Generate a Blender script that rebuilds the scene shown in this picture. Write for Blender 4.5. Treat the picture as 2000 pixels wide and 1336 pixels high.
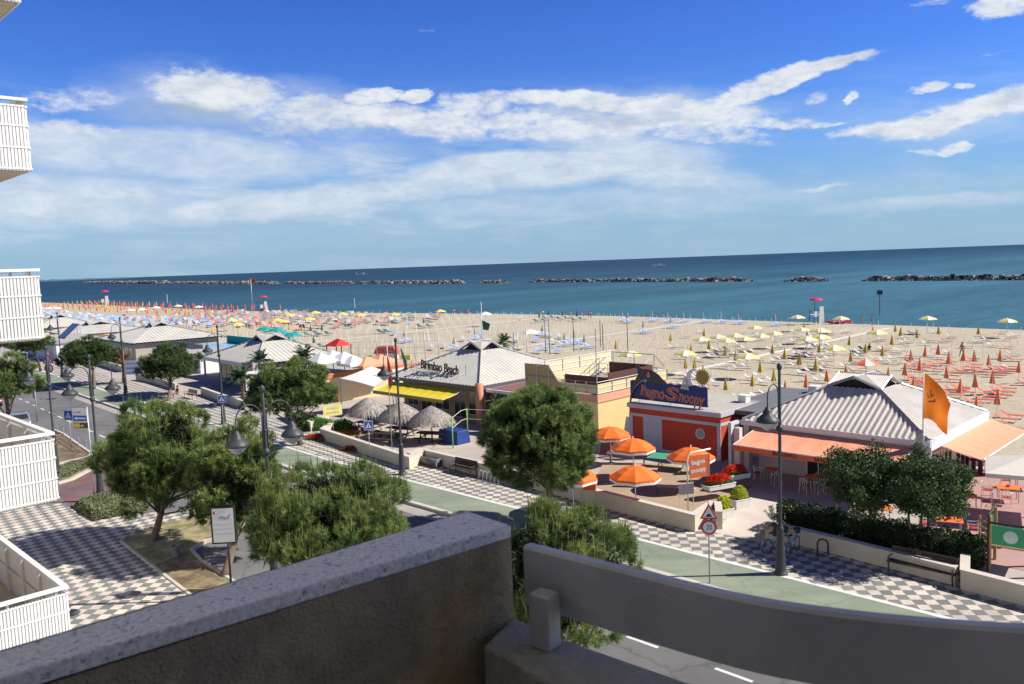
import bpy, math, random
import numpy as np
from mathutils import Vector, Matrix
for _o in list(bpy.data.objects): bpy.data.objects.remove(_o)
SC = bpy.context.scene
COL = SC.collection
R = math.radians
rnd = random.Random(7)
# ------------------------------------------------------------ camera
F = 1614.0; H = 13.5
ROLL = math.atan(71/1920.0)
PITCH = math.atan(154*math.cos(ROLL)/F)
_fwd = Vector((0, math.cos(PITCH), -math.sin(PITCH))); _r0 = Vector((1, 0, 0)); _u0 = _r0.cross(_fwd)
_R = _r0*math.cos(ROLL)-_u0*math.sin(ROLL); _U = _r0*math.sin(ROLL)+_u0*math.cos(ROLL)
cam_d = bpy.data.cameras.new('camera'); cam = bpy.data.objects.new('camera', cam_d); COL.objects.link(cam)
cam_d.sensor_width = 36; cam_d.lens = 36*F/2000; cam_d.clip_start = 0.05; cam_d.clip_end = 60000
cam.matrix_world = Matrix(((_R.x, _U.x, -_fwd.x, 0), (_R.y, _U.y, -_fwd.y, 0), (_R.z, _U.z, -_fwd.z, H), (0, 0, 0, 1)))
SC.camera = cam
cam_d.dof.use_dof = True; cam_d.dof.focus_distance = 70; cam_d.dof.aperture_fstop = 9
def ray(x, y): return _fwd*F+_R*(x-1000)+_U*(668-y)
def P(x, y, z=0.0):
    d = ray(x, y); t = (z-H)/d.z
    return Vector((d.x*t, d.y*t, z))
def off(s): return 0.065*max(0.0, s-50)
def W(s, t, z=0.0, bend=True):
    if bend: t = t+off(s)
    q = math.sqrt(.5)
    return Vector((q*(-s+t), q*(s+t), z))
SR = R(-45)      # street frame: local x points to the near end of the street, local y to the sea
# ------------------------------------------------------------ light
SUN_EL, SUN_AZ = 42, 91     # azimuth clockwise from +Y
sd = bpy.data.lights.new('sun', 'SUN'); sd.energy = 5.0; sd.angle = R(.53); sd.color = (1, .945, .85)
sun = bpy.data.objects.new('sun', sd); COL.objects.link(sun)
_sv = Vector((math.sin(R(SUN_AZ))*math.cos(R(SUN_EL)), math.cos(R(SUN_AZ))*math.cos(R(SUN_EL)), math.sin(R(SUN_EL))))
sun.rotation_euler = _sv.to_track_quat('Z', 'Y').to_euler()
SC.view_settings.view_transform = 'Standard'; SC.view_settings.look = 'None'; SC.view_settings.exposure = 0.5; SC.view_settings.gamma = 1
# ------------------------------------------------------------ sky with clouds
wd = bpy.data.worlds.new('World'); SC.world = wd; wd.use_nodes = True
class G:
    """tiny node-graph helper"""
    def __init__(s, nt): s.nt = nt; s.n = nt.nodes; s.l = nt.links
    def add(s, typ, ins={}, **kw):
        nd = s.n.new(typ)
        for k, v in kw.items(): setattr(nd, k, v)
        for k, v in ins.items():
            if hasattr(v, 'links') or isinstance(v, bpy.types.NodeSocket): s.l.new(v, nd.inputs[k])
            else: nd.inputs[k].default_value = v
        return nd
    def math(s, op, a, b=0.0, c=None, clamp=False):
        nd = s.add('ShaderNodeMath', {0: a, 1: b} if c is None else {0: a, 1: b, 2: c}, operation=op); nd.use_clamp = clamp
        return nd.outputs[0]
    def mix(s, f, a, b, blend='MIX'):
        nd = s.add('ShaderNodeMix', data_type='RGBA', blend_type=blend)
        for i, v in ((0, f), (6, a), (7, b)):
            if isinstance(v, bpy.types.NodeSocket): s.l.new(v, nd.inputs[i])
            else: nd.inputs[i].default_value = v
        return nd.outputs[2]
    def ramp(s, fac, stops, smooth=False):
        nd = s.add('ShaderNodeValToRGB', {0: fac}); cr = nd.color_ramp
        if smooth: cr.interpolation = 'EASE'
        while len(cr.elements) < len(stops): cr.elements.new(.5)
        for e, (p, c) in zip(cr.elements, stops):
            e.position = p; e.color = (c, c, c, 1) if not hasattr(c, '__len__') else tuple(c)+(1,)
        return nd.outputs[0]
    def noise(s, vec, scale, detail=4, rough=.55, dist=0, col=False):
        nd = s.add('ShaderNodeTexNoise', {'Vector': vec, 'Scale': scale, 'Detail': detail, 'Roughness': rough, 'Distortion': dist})
        return nd.outputs['Color' if col else 'Fac']
    def map(s, vec, loc=(0, 0, 0), rot=(0, 0, 0), scale=(1, 1, 1)):
        return s.add('ShaderNodeMapping', {'Vector': vec, 'Location': loc, 'Rotation': rot, 'Scale': scale}).outputs[0]
def build_sky():
    g = G(wd.node_tree); g.n.clear()
    out = g.add('ShaderNodeOutputWorld'); bg = g.add('ShaderNodeBackground'); g.l.new(bg.outputs[0], out.inputs[0])
    sky = g.add('ShaderNodeTexSky'); sky.sky_type = 'NISHITA'; sky.sun_disc = False
    sky.sun_elevation = R(SUN_EL); sky.sun_rotation = R(SUN_AZ); sky.altitude = 10; sky.air_density = 1.0; sky.dust_density = .6; sky.ozone_density = 2.2
    tc = g.add('ShaderNodeTexCoord').outputs['Generated']
    sp = g.add('ShaderNodeSeparateXYZ', {0: tc})
    az = g.math('MULTIPLY', g.math('ARCTAN2', sp.outputs[0], sp.outputs[1]), 180/math.pi)
    el = g.math('MULTIPLY', g.math('ARCSINE', sp.outputs[2]), 180/math.pi)
    pos = g.add('ShaderNodeCombineXYZ', {0: az, 1: el, 2: 0.0}).outputs[0]
    # warp
    w = g.noise(g.map(pos, scale=(.16, .36, 1)), 1.0, 5, .6, 0, True)
    w = g.add('ShaderNodeVectorMath', {0: w, 1: (.5, .5, .5)}, operation='SUBTRACT').outputs[0]
    w = g.add('ShaderNodeVectorMath', {0: w, 1: (5.2, 2.3, 0)}, operation='MULTIPLY').outputs[0]
    wp = g.add('ShaderNodeVectorMath', {0: pos, 1: w}, operation='ADD').outputs[0]
    def az_el(x, y):
        d = ray(x, y).normalized(); return math.degrees(math.atan2(d.x, d.y)), math.degrees(math.asin(d.z))
    def blobs(lst):
        tot = None
        for (x, y, rx, ry, rot, den, soft) in lst:
            a, e = az_el(x, y); k = 57.3/F
            v = g.add('ShaderNodeVectorMath', {0: wp, 1: (a, e, 0)}, operation='SUBTRACT').outputs[0]
            v = g.map(v, rot=(0, 0, R(2-rot)))
            v = g.add('ShaderNodeVectorMath', {0: v, 1: (1/(rx*k), 1/(ry*k), 0)}, operation='MULTIPLY').outputs[0]
            ln = g.add('ShaderNodeVectorMath', {0: v}, operation='LENGTH').outputs['Value']
            m = g.add('ShaderNodeMapRange', {0: ln, 1: 1.0+soft*.3, 2: 1.0-soft*.7, 3: 0.0, 4: den}, interpolation_type='SMOOTHSTEP').outputs[0]
            tot = m if tot is None else g.math('MAXIMUM', tot, m)
        return tot
    crisp = blobs([(415, 180, 135, 44, 0, 1, .7), (500, 215, 120, 45, -20, .6, .9), (130, 188, 120, 22, 4, .5, .9), (120, 242, 110, 18, 2, .7, .8), (640, 198, 75, 20, 0, .8, .7), (725, 184, 60, 15, 4, .9, .6), (815, 183, 46, 13, 0, 1, .5),
        (770, 226, 220, 32, -5, .9, .8), (930, 208, 90, 26, 0, .8, .7), (620, 222, 110, 26, 0, .8, .8), (1290, 205, 120, 22, -3, .9, .7), (1460, 238, 130, 18, -2, .8, .8), (1040, 245, 160, 26, -4, .8, .8), (1140, 198, 190, 20, -2, 1, .6), (1320, 232, 200, 24, 2, .85, .8), (1150, 238, 200, 24, -4, .7, .9), (1430, 180, 110, 22, 16, .9, .7), (1560, 143, 150, 19, 9, 1, .6), (1380, 260, 160, 24, -10, .6, .9),
        (1845, 232, 190, 22, 7, 1, .6), (1960, 205, 90, 26, 5, 1, .6), (1812, 172, 36, 12, 5, .9, .6), (1885, 167, 24, 9, 0, .8, .6), (1680, 193, 17, 8, 0, .9, .6), (1605, 240, 40, 9, 0, .7, .7), (1855, 279, 32, 7, 0, .7, .7), (1800, 286, 36, 6, 3, .6, .7),
        (1965, 8, 70, 20, 4, 1, .5), (1830, 2, 50, 8, 0, .5, .8), (1590, 196, 30, 8, 0, .5, .8), (1950, 107, 40, 4, 10, .3, .9), (835, 60, 18, 4, 0, .3, .9)])
    veil = blobs([(1020, 330, 230, 42, 3, 1.25, .7), (760, 372, 330, 32, 6, .85, .8), (1230, 300, 200, 62, -15, .85, .9), (480, 410, 300, 30, 3, .9, .8), (300, 300, 400, 52, 0, .8, .9), (120, 390, 280, 60, 0, .85, .9), (640, 215, 240, 50, -6, .5, .95), (1230, 225, 260, 55, 0, .6, .95), (390, 200, 200, 60, 0, .45, .95), (1900, 230, 180, 36, 6, .4, .95),
        (1150, 400, 560, 40, 1, .45, .9), (1800, 400, 220, 18, 3, .6, .9), (650, 290, 200, 40, 0, .35, .9), (400, 470, 700, 40, 2, .25, .9), (1350, 330, 160, 34, -20, .6, .9), (1600, 372, 60, 7, 0, .7, .8)])
    n1 = g.noise(g.map(pos, scale=(.42, 1.0, 1)), 1.0, 8, .62, .4)
    n2 = g.noise(g.map(pos, loc=(7, 3, 0), rot=(0, 0, R(6)), scale=(.10, .55, 1)), 1.0, 6, .6, .6)
    n3 = g.noise(g.map(pos, loc=(2, 5, 0), scale=(1.1, 2.2, 1)), 1.0, 8, .7)
    pf = g.math('ADD', g.math('MULTIPLY_ADD', g.math('SUBTRACT', n1, .5), 1.1, crisp), g.math('MULTIPLY', g.math('SUBTRACT', n3, .5), 1.5))
    pf = g.add('ShaderNodeMapRange', {0: pf, 1: .12, 2: 1.1, 3: 0.0, 4: 1.0}, interpolation_type='SMOOTHSTEP').outputs[0]
    m1 = g.math('MULTIPLY', pf, g.math('MULTIPLY', crisp, 2.6, clamp=True), clamp=True)
    m2 = g.math('MULTIPLY', veil, g.math('MULTIPLY_ADD', n2, 1.7, .22), clamp=True)
    lo = g.add('ShaderNodeMapRange', {0: el, 1: .2, 2: 4.2, 3: .25, 4: 1.0}, interpolation_type='SMOOTHSTEP').outputs[0]
    m2 = g.math('MULTIPLY', m2, g.math('MULTIPLY', lo, .9))
    # wispy streaks over the lower half of the sky
    band = g.add('ShaderNodeMapRange', {0: el, 1: 13.0, 2: 7.0, 3: 0.0, 4: 1.0}, interpolation_type='SMOOTHSTEP').outputs[0]
    leftw = g.add('ShaderNodeMapRange', {0: az, 1: 22.0, 2: -8.0, 3: .35, 4: 1.0}, interpolation_type='SMOOTHSTEP').outputs[0]
    st = g.ramp(n2, [(.36, 0), (.72, 1)], True)
    m3 = g.math('MULTIPLY', g.math('MULTIPLY', st, band), g.math('MULTIPLY', g.math('MULTIPLY', leftw, lo), .75))
    m = g.math('MAXIMUM', g.math('MAXIMUM', m1, m2), m3)
    # clear-sky colour: the Nishita sky, deepened
    skc = g.mix(1.0, sky.outputs[0], (.62, .86, 1.30, 1), 'MULTIPLY')
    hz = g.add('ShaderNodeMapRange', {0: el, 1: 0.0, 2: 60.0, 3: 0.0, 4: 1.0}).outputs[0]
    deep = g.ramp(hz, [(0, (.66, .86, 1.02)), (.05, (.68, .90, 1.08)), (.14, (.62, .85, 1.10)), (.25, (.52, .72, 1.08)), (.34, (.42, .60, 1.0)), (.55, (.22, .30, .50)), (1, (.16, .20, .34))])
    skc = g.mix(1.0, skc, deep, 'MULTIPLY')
    hf = g.add('ShaderNodeMapRange', {0: el, 1: 12.0, 2: -.5, 3: 0.0, 4: .92}, interpolation_type='SMOOTHSTEP').outputs[0]
    skc = g.mix(hf, skc, (3.0, 4.75, 6.3, 1))
    shade = g.noise(g.map(pos, loc=(3, 9, 0), scale=(.3, .8, 1)), 1.0, 5, .6)
    cc = g.ramp(shade, [(.3, (5.2, 5.9, 6.8)), (.55, (7.6, 7.9, 8.3))])
    cv = g.ramp(n1, [(.3, (4.8, 5.8, 7.0)), (.65, (6.9, 7.5, 8.2))])
    # grey underside below the big rounded cloud
    und = blobs([(360, 222, 120, 24, -4, 1, .9), (1170, 226, 150, 14, -4, .5, .9), (560, 250, 120, 20, 0, .5, .9)])
    cc = g.mix(g.math('MULTIPLY', und, .75), cc, (2.7, 3.7, 5.1, 1))
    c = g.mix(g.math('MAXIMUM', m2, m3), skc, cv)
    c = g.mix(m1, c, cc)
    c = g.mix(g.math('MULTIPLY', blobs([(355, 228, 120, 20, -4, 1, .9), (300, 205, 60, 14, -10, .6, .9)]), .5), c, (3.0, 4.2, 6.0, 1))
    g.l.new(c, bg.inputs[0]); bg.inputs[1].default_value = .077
build_sky()
# ------------------------------------------------------------ materials
MATS = {}
def mat(name, col, rough=.7, var=.12, vs=3.0, bump=0.0, bs=30.0, metal=0.0, spec=.4, col2=None, c2s=1.2, c2w=(.45, .6), coord='Object', trans=0.0, ds=4):
    if name in MATS: return MATS[name]
    m = bpy.data.materials.new(name); m.use_nodes = True; g = G(m.node_tree)
    b = g.n['Principled BSDF']; tc = g.add('ShaderNodeTexCoord').outputs[coord]
    n = g.noise(tc, vs, ds, .6)
    c = tuple(col)+(1,)
    if col2 is not None:
        k = g.ramp(g.noise(g.map(tc, loc=(5, 2, 1)), c2s, 5, .6), [(c2w[0], 0), (c2w[1], 1)])
        c = g.mix(k, c, tuple(col2)+(1,))
    v = g.ramp(n, [(.25, 1-var), (.75, 1+var)])
    c = g.mix(1.0, c, v, 'MULTIPLY')
    if isinstance(c, bpy.types.NodeSocket): g.l.new(c, b.inputs['Base Color'])
    b.inputs['Roughness'].default_value = rough; b.inputs['Metallic'].default_value = metal; b.inputs['Specular IOR Level'].default_value = spec
    if bump:
        bn = g.add('ShaderNodeBump', {'Height': g.noise(tc, bs, 4, .6), 'Strength': bump, 'Distance': .02})
        g.l.new(bn.outputs[0], b.inputs['Normal'])
    MATS[name] = m
    return m
def leafmat(name, col, col2, trans=.25, scale=1.5):
    m = bpy.data.materials.new(name); m.use_nodes = True; g = G(m.node_tree); g.n.clear()
    o = g.add('ShaderNodeOutputMaterial'); tc = g.add('ShaderNodeTexCoord').outputs['Object']
    k = g.ramp(g.noise(tc, scale, 3, .6), [(.35, 0), (.65, 1)])
    ri = g.add('ShaderNodeNewGeometry').outputs['Random Per Island']
    c = g.mix(k, tuple(col)+(1,), tuple(col2)+(1,))
    c = g.mix(1.0, c, g.ramp(ri, [(0, .6), (1, 1.45)]), 'MULTIPLY')
    d = g.add('ShaderNodeBsdfPrincipled', {'Base Color': c, 'Roughness': .6, 'Specular IOR Level': .25}); t = g.add('ShaderNodeBsdfTranslucent', {0: c})
    mx = g.add('ShaderNodeMixShader', {0: trans, 1: d.outputs[0], 2: t.outputs[0]}); g.l.new(mx.outputs[0], o.inputs[0])
    MATS[name] = m
    return m
# ------------------------------------------------------------ mesh builder
class MB:
    def __init__(s): s.v = []; s.f = []; s.m = []; s.X = None; s.mi = 0
    def add(s, vs, fs, mi=None):
        k = len(s.v); mi = s.mi if mi is None else mi
        if s.X is not None: vs = [s.X @ Vector(p) for p in vs]
        s.v.extend(tuple(p) for p in vs)
        for f in fs: s.f.append(tuple(i+k for i in f)); s.m.append(mi)
        return s
    def box(s, c, d, rz=0, mi=None, tp=1.0):
        hx, hy, hz = d[0]/2, d[1]/2, d[2]/2; ca, sa = math.cos(rz), math.sin(rz)
        vs = []
        for z, k in ((-hz, 1), (hz, tp)):
            for x, y in ((-hx, -hy), (hx, -hy), (hx, hy), (-hx, hy)):
                x *= k; y *= k
                vs.append((c[0]+x*ca-y*sa, c[1]+x*sa+y*ca, c[2]+z))
        return s.add(vs, [(3, 2, 1, 0), (4, 5, 6, 7), (0, 1, 5, 4), (1, 2, 6, 5), (2, 3, 7, 6), (3, 0, 4, 7)], mi)
    def bb(s, x0, x1, y0, y1, z0, z1, mi=None): return s.box(((x0+x1)/2, (y0+y1)/2, (z0+z1)/2), (x1-x0, y1-y0, z1-z0), 0, mi)
    def prism(s, poly, z0, z1, mi=None):
        n = len(poly)
        a = sum(poly[i][0]*poly[(i+1) % n][1]-poly[(i+1) % n][0]*poly[i][1] for i in range(n))
        if a < 0: poly = poly[::-1]
        vs = [(p[0], p[1], z0) for p in poly]+[(p[0], p[1], z1) for p in poly]
        return s.add(vs, [tuple(range(n-1, -1, -1)), tuple(range(n, 2*n))]+[(i, (i+1) % n, n+(i+1) % n, n+i) for i in range(n)], mi)
    def prismv(s, poly, y0, y1, mi=None):
        """outline in x,z extruded along y"""
        n = len(poly)
        a = sum(poly[i][0]*poly[(i+1) % n][1]-poly[(i+1) % n][0]*poly[i][1] for i in range(n))
        if a < 0: poly = poly[::-1]
        vs = [(p[0], y0, p[1]) for p in poly]+[(p[0], y1, p[1]) for p in poly]
        return s.add(vs, [tuple(range(n)), tuple(range(2*n-1, n-1, -1))]+[(i, n+i, n+(i+1) % n, (i+1) % n) for i in range(n)], mi)
    def tube(s, pts, r, n=8, mi=None, cap=True, closed=False):
        pts = [Vector(p) for p in pts]; m = len(pts)
        rs = r if hasattr(r, '__len__') else [r]*m
        vs = []; up = None
        for i, p in enumerate(pts):
            if closed: d = pts[(i+1) % m]-pts[i-1]
            else: d = pts[min(i+1, m-1)]-pts[max(i-1, 0)]
            d.normalize()
            if up is None: up = Vector((0, 0, 1)) if abs(d.z) < .9 else Vector((1, 0, 0))
            a = d.cross(up).normalized(); b = a.cross(d).normalized(); up = b
            for k in range(n):
                t = 2*math.pi*k/n; vs.append(p+(a*math.cos(t)+b*math.sin(t))*rs[i])
        fs = []
        for i in range(m if closed else m-1):
            j = (i+1) % m
            for k in range(n): fs.append((i*n+k, i*n+(k+1) % n, j*n+(k+1) % n, j*n+k))
        if cap and not closed: fs += [tuple(range(n-1, -1, -1)), tuple((m-1)*n+k for k in range(n))]
        return s.add(vs, fs, mi)
    def lathe(s, prof, n=16, c=(0, 0, 0), mi=None, mfun=None, wob=None):
        vs = []
        for j, (r, z) in enumerate(prof):
            for k in range(n):
                t = 2*math.pi*k/n; rr = r*(1+(wob(k, j) if wob else 0))
                vs.append((c[0]+rr*math.cos(t), c[1]+rr*math.sin(t), c[2]+z))
        for i in range(len(prof)-1):
            for k in range(n):
                f = (i*n+k, i*n+(k+1) % n, (i+1)*n+(k+1) % n, (i+1)*n+k)
                if i == 0 and k == 0: s.add(vs, [f], mfun(k) if mfun else mi); base = len(s.v)-len(vs)
                else: s.f.append(tuple(q+base for q in f)); s.m.append(mfun(k) if mfun else (s.mi if mi is None else mi))
        return s
    def obj(s, name, mats, parent=None, smooth=False, loc=None, rz=0.0, bevel=0):
        me = bpy.data.meshes.new(name); me.from_pydata([tuple(p) for p in s.v], [], s.f)
        if not isinstance(mats, (list, tuple)): mats = [mats]
        for m in mats: me.materials.append(m)
        me.polygons.foreach_set('material_index', s.m)
        if smooth: me.polygons.foreach_set('use_smooth', [True]*len(s.f))
        me.update()
        o = bpy.data.objects.new(name, me); COL.objects.link(o)
        if parent is not None: o.parent = parent
        if loc is not None: o.location = loc
        o.rotation_euler = (0, 0, rz)
        if bevel:
            b = o.modifiers.new('b', 'BEVEL'); b.width = bevel; b.segments = 2; b.limit_method = 'ANGLE'
        return o
def meta(o, label=None, cat=None, group=None, kind=None):
    for k, v in (('label', label), ('category', cat), ('group', group), ('kind', kind)):
        if v: o[k] = v
    return o
def T(name, label, cat, loc=(0, 0, 0), rz=0.0, group=None):
    o = bpy.data.objects.new(name, None); COL.objects.link(o); o.empty_display_size = .3
    o.location = loc; o.rotation_euler = (0, 0, rz)
    return meta(o, label, cat, group)
def struct(o): o['kind'] = 'structure'; return o
def dup(root, loc, rz=None, label=None, group=None, scale=None):
    r = root.copy(); COL.objects.link(r); r.location = loc
    if rz is not None: r.rotation_euler = (0, 0, rz)
    if label: r['label'] = label
    if group: r['group'] = group
    if scale: r.scale = (scale,)*3 if not hasattr(scale, '__len__') else scale
    for ch in list(root.children):
        c = ch.copy(); COL.objects.link(c); c.parent = r
        for gch in list(ch.children):
            d = gch.copy(); COL.objects.link(d); d.parent = c
    return r
class Kind:
    """first placement uses the prototype itself, the next ones copy it"""
    def __init__(s, root): s.root = root; s.used = False
    def put(s, loc, rz=None, label=None, group=None, scale=None):
        if s.used: return dup(s.root, loc, rz, label, group, scale)
        s.used = True; r = s.root; r.location = loc
        if rz is not None: r.rotation_euler = (0, 0, rz)
        if label: r['label'] = label
        if group: r['group'] = group
        if scale: r.scale = (scale,)*3 if not hasattr(scale, '__len__') else scale
        return r
def text(body, size, m, parent, loc, rot, name='lettering', ext=.02, sx=1.0, shear=0.0, align='CENTER', offset=0.0, spacing=1.0):
    c = bpy.data.curves.new(name, 'FONT'); c.body = body; c.size = size; c.extrude = ext; c.align_x = align; c.align_y = 'CENTER'; c.shear = shear; c.offset = offset; c.space_character = spacing
    o = bpy.data.objects.new(name, c); COL.objects.link(o); c.materials.append(m)
    me = bpy.data.meshes.new_from_object(o); bpy.data.objects.remove(o)
    o = bpy.data.objects.new(name, me); COL.objects.link(o)
    if not me.materials: me.materials.append(m)
    o.parent = parent; o.location = loc; o.rotation_euler = rot; o.scale = (sx, 1, 1)
    return o
# common materials
white = mat('white_paint', (.78, .78, .76), .45, .05)
cream = mat('cream_render', (.62, .56, .42), .85, .08, .8, .15, 60)
dark = mat('dark_iron', (.045, .05, .055), .5, .2, 6, .1, 60)
steel = mat('galvanised_steel', (.42, .44, .45), .45, .1, 8, metal=.3)
conc = mat('concrete', (.40, .37, .33), .9, .12, .7, .2, 40)
terr = mat('terrace_paving', (.42, .37, .33), .85, .1, .6, .1, 30)
wood = mat('dark_wood', (.055, .035, .028), .7, .25, 7)
orange = mat('orange_cloth', (.80, .16, .02), .7, .08)
salmon = mat('salmon_cloth', (.80, .34, .20), .8, .1)
ochre = mat('ochre_cloth', (.45, .33, .05), .8, .1)
yellow = mat('yellow_cloth', (.75, .55, .04), .8, .08)
offw = mat('offwhite_cloth', (.72, .68, .58), .8, .06)
paley = mat('pale_yellow_cloth', (.70, .62, .25), .8, .06)
greenc = mat('green_cloth', (.015, .12, .09), .8, .1)
teal = mat('teal_cloth', (.01, .30, .27), .8, .1)
bluec = mat('blue_cloth', (.16, .27, .55), .8, .1)
red = mat('red_paint', (.62, .03, .02), .5, .1)
greyc = mat('grey_beige_cloth', (.38, .36, .33), .8, .1)
glass = mat('dark_glass', (.03, .035, .04), .12, .2, 2, spec=.7)
trimgrey = mat('pale_lilac_trim', (.50, .48, .52), .7, .06)
blackp = mat('black_paint', (.015, .015, .018), .5, .1)
signblue = mat('sign_blue', (.03, .10, .48), .4, .05)
# ------------------------------------------------------------ ground, roads, beach, sea
def interp(x, pts):
    if x <= pts[0][0]: return pts[0][1]
    for (a, b), (c, d) in zip(pts, pts[1:]):
        if x <= c: return b+(d-b)*(x-a)/(c-a)
    return pts[-1][1]
SEA = -.4
_sh = []
for q in [(2000, 645), (1800, 637.5), (1560, 629.5), (1250, 619), (1000, 614), (800, 612.5), (600, 611), (430, 606), (250, 598), (90, 591)]:
    p = P(q[0], q[1], SEA); _sh.append(((-p.x+p.y)*math.sqrt(.5), (p.x+p.y)*math.sqrt(.5)))
_sh = [(-200, 146), (0, 147)]+_sh+[(1500, _sh[-1][1]+25)]
_sh.sort()
def shore(s): return interp(s, _sh)
def sheet(name, cols, ss, zz, m, bend=True, smooth=False):
    """cols: functions of s giving t; zz: heights"""
    mb = MB(); n = len(cols)
    for s in ss:
        for c, z in zip(cols, zz): mb.v.append(tuple(W(s, c(s) if callable(c) else c, z, bend)))
    for i in range(len(ss)-1):
        for j in range(n-1): mb.f.append((i*n+j, i*n+j+1, (i+1)*n+j+1, (i+1)*n+j)); mb.m.append(0)
    return mb.obj(name, m, smooth=smooth)
ss_long = [-400, -200, -100, -50, -25, 0, 25, 50, 75, 100, 150, 200, 250, 300, 350, 400, 450, 500, 560, 650, 800, 1100, 1500]
def worn(m, crack=.35, sc=.35):
    """tar seams, patches and stains on a paved material"""
    g = G(m.node_tree); b = g.n['Principled BSDF']; src = b.inputs['Base Color'].links[0].from_socket; tc = g.add('ShaderNodeTexCoord').outputs['Object']
    w = g.add('ShaderNodeVectorMath', {0: tc, 1: g.add('ShaderNodeVectorMath', {0: g.noise(tc, .9, 4, .6, 0, True), 1: (1.6, 1.6, 0)}, operation='MULTIPLY').outputs[0]}, operation='ADD').outputs[0]
    v = g.add('ShaderNodeTexVoronoi', {'Vector': w, 'Scale': sc}, feature='DISTANCE_TO_EDGE').outputs[0]
    c = g.mix(1.0, src, g.ramp(v, [(.003, 1-crack), (.018, 1.0)]), 'MULTIPLY')
    c = g.mix(1.0, c, g.ramp(g.noise(g.map(tc, rot=(0, 0, R(45)), scale=(.25, 1.3, 1)), .7, 5, .65), [(.3, .86), (.62, 1.08)]), 'MULTIPLY')
    g.l.new(c, b.inputs['Base Color'])
    return m
asph = mat('asphalt', (.165, .160, .155), .9, .14, .25, .25, 60, col2=(.125, .122, .12), c2s=.12, c2w=(.4, .7))
earth = mat('dry_earth', (.20, .16, .10), .95, .3, .8, .2, 20, col2=(.12, .14, .05), c2s=.5)
o = sheet('ground', [-3000, -400, 0, 40, 62], ss_long, [-.06]*5, earth, False); struct(o)
worn(asph, .3, .22); o = sheet('road', [-25, 29.0], [-400, -50, 0, 50, 100, 150, 200, 300, 400], [0, 0], asph); struct(o)
def sandmat():
    m = bpy.data.materials.new('sand'); m.use_nodes = True; g = G(m.node_tree); b = g.n['Principled BSDF']
    tc = g.add('ShaderNodeTexCoord').outputs['Object']
    rt = g.map(tc, rot=(0, 0, R(-45)))
    n1 = g.noise(rt, .06, 4, .6); n2 = g.noise(g.map(rt, scale=(1, 1, 1)), 1.2, 6, .7)
    c = g.ramp(n1, [(.35, (.44, .38, .275)), (.65, (.50, .435, .32))])
    c = g.mix(1.0, c, g.ramp(n2, [(.3, .78), (.7, 1.14)]), 'MULTIPLY')
    tr = g.add('ShaderNodeTexWave', {'Vector': rt, 'Scale': .95, 'Distortion': 3.5, 'Detail': 3.0, 'Detail Scale': .6}, bands_direction='X').outputs[1]
    c = g.mix(1.0, c, g.ramp(tr, [(.0, .92), (.35, 1.0), (1, 1.04)]), 'MULTIPLY')
    vo = g.add('ShaderNodeTexVoronoi', {'Vector': g.map(rt, scale=(1.6, 1.6, 1)), 'Scale': 1.0, 'Randomness': 1.0}).outputs[0]
    c = g.mix(1.0, c, g.ramp(vo, [(.06, .70), (.2, 1.0)]), 'MULTIPLY')
    g.l.new(c, b.inputs['Base Color']); b.inputs['Roughness'].default_value = .95; b.inputs['Specular IOR Level'].default_value = .2
    bn = g.add('ShaderNodeBump', {'Height': n2, 'Strength': .8, 'Distance': .12}); g.l.new(bn.outputs[0], b.inputs['Normal'])
    return m
sand = sandmat()
ss_b = sorted(set(ss_long+[int(a) for a, b in _sh]+list(range(-100, 560, 20))))
struct(sheet('beach', [lambda s: 54+off(s), lambda s: shore(s)-4], ss_b, [0, 0], sand, False))
struct(sheet('wet_sand', [lambda s: shore(s)-4, lambda s: shore(s), lambda s: shore(s)+12], ss_b, [0, SEA, -1.6], mat('wet_sand', (.36, .29, .21), .5, .1, .4), False))
def seamat():
    m = bpy.data.materials.new('sea_water'); m.use_nodes = True; g = G(m.node_tree); b = g.n['Principled BSDF']
    tc = g.add('ShaderNodeTexCoord').outputs['Object']; rt = g.map(tc, rot=(0, 0, R(-45)))
    sp = g.add('ShaderNodeSeparateXYZ', {0: rt})
    d = g.add('ShaderNodeMapRange', {0: sp.outputs[1], 1: 130.0, 2: 1400.0}).outputs[0]
    c = g.ramp(d, [(0, (.042, .125, .160)), (.12, (.028, .092, .128)), (.3, (.015, .062, .096)), (.6, (.010, .045, .077)), (1, (.008, .038, .068))])
    band = g.noise(g.map(rt, scale=(.0035, .02, 1)), 1.0, 4, .6)
    c = g.mix(1.0, c, g.ramp(band, [(.32, .74), (.68, 1.28)]), 'MULTIPLY')
    rip = g.noise(g.map(rt, scale=(.10, .42, 1)), 1.0, 6, .7)
    c = g.mix(1.0, c, g.ramp(rip, [(.3, .8), (.72, 1.25)]), 'MULTIPLY')
    g.l.new(c, b.inputs['Base Color']); b.inputs['Roughness'].default_value = .5; b.inputs['Specular IOR Level'].default_value = .12
    w = g.noise(g.map(rt, scale=(.35, 1.0, 1)), 1.0, 5, .65)
    bn = g.add('ShaderNodeBump', {'Height': w, 'Strength': .5, 'Distance': .35}); g.l.new(bn.outputs[0], b.inputs['Normal'])
    return m
mb = MB(); E_ = 60000
mb.add([W(-E_, 60, SEA, False), W(E_, 60, SEA, False), W(E_, E_, SEA, False), W(-E_, E_, SEA, False)], [(0, 1, 2, 3)])
struct(mb.obj('sea', seamat()))
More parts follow.
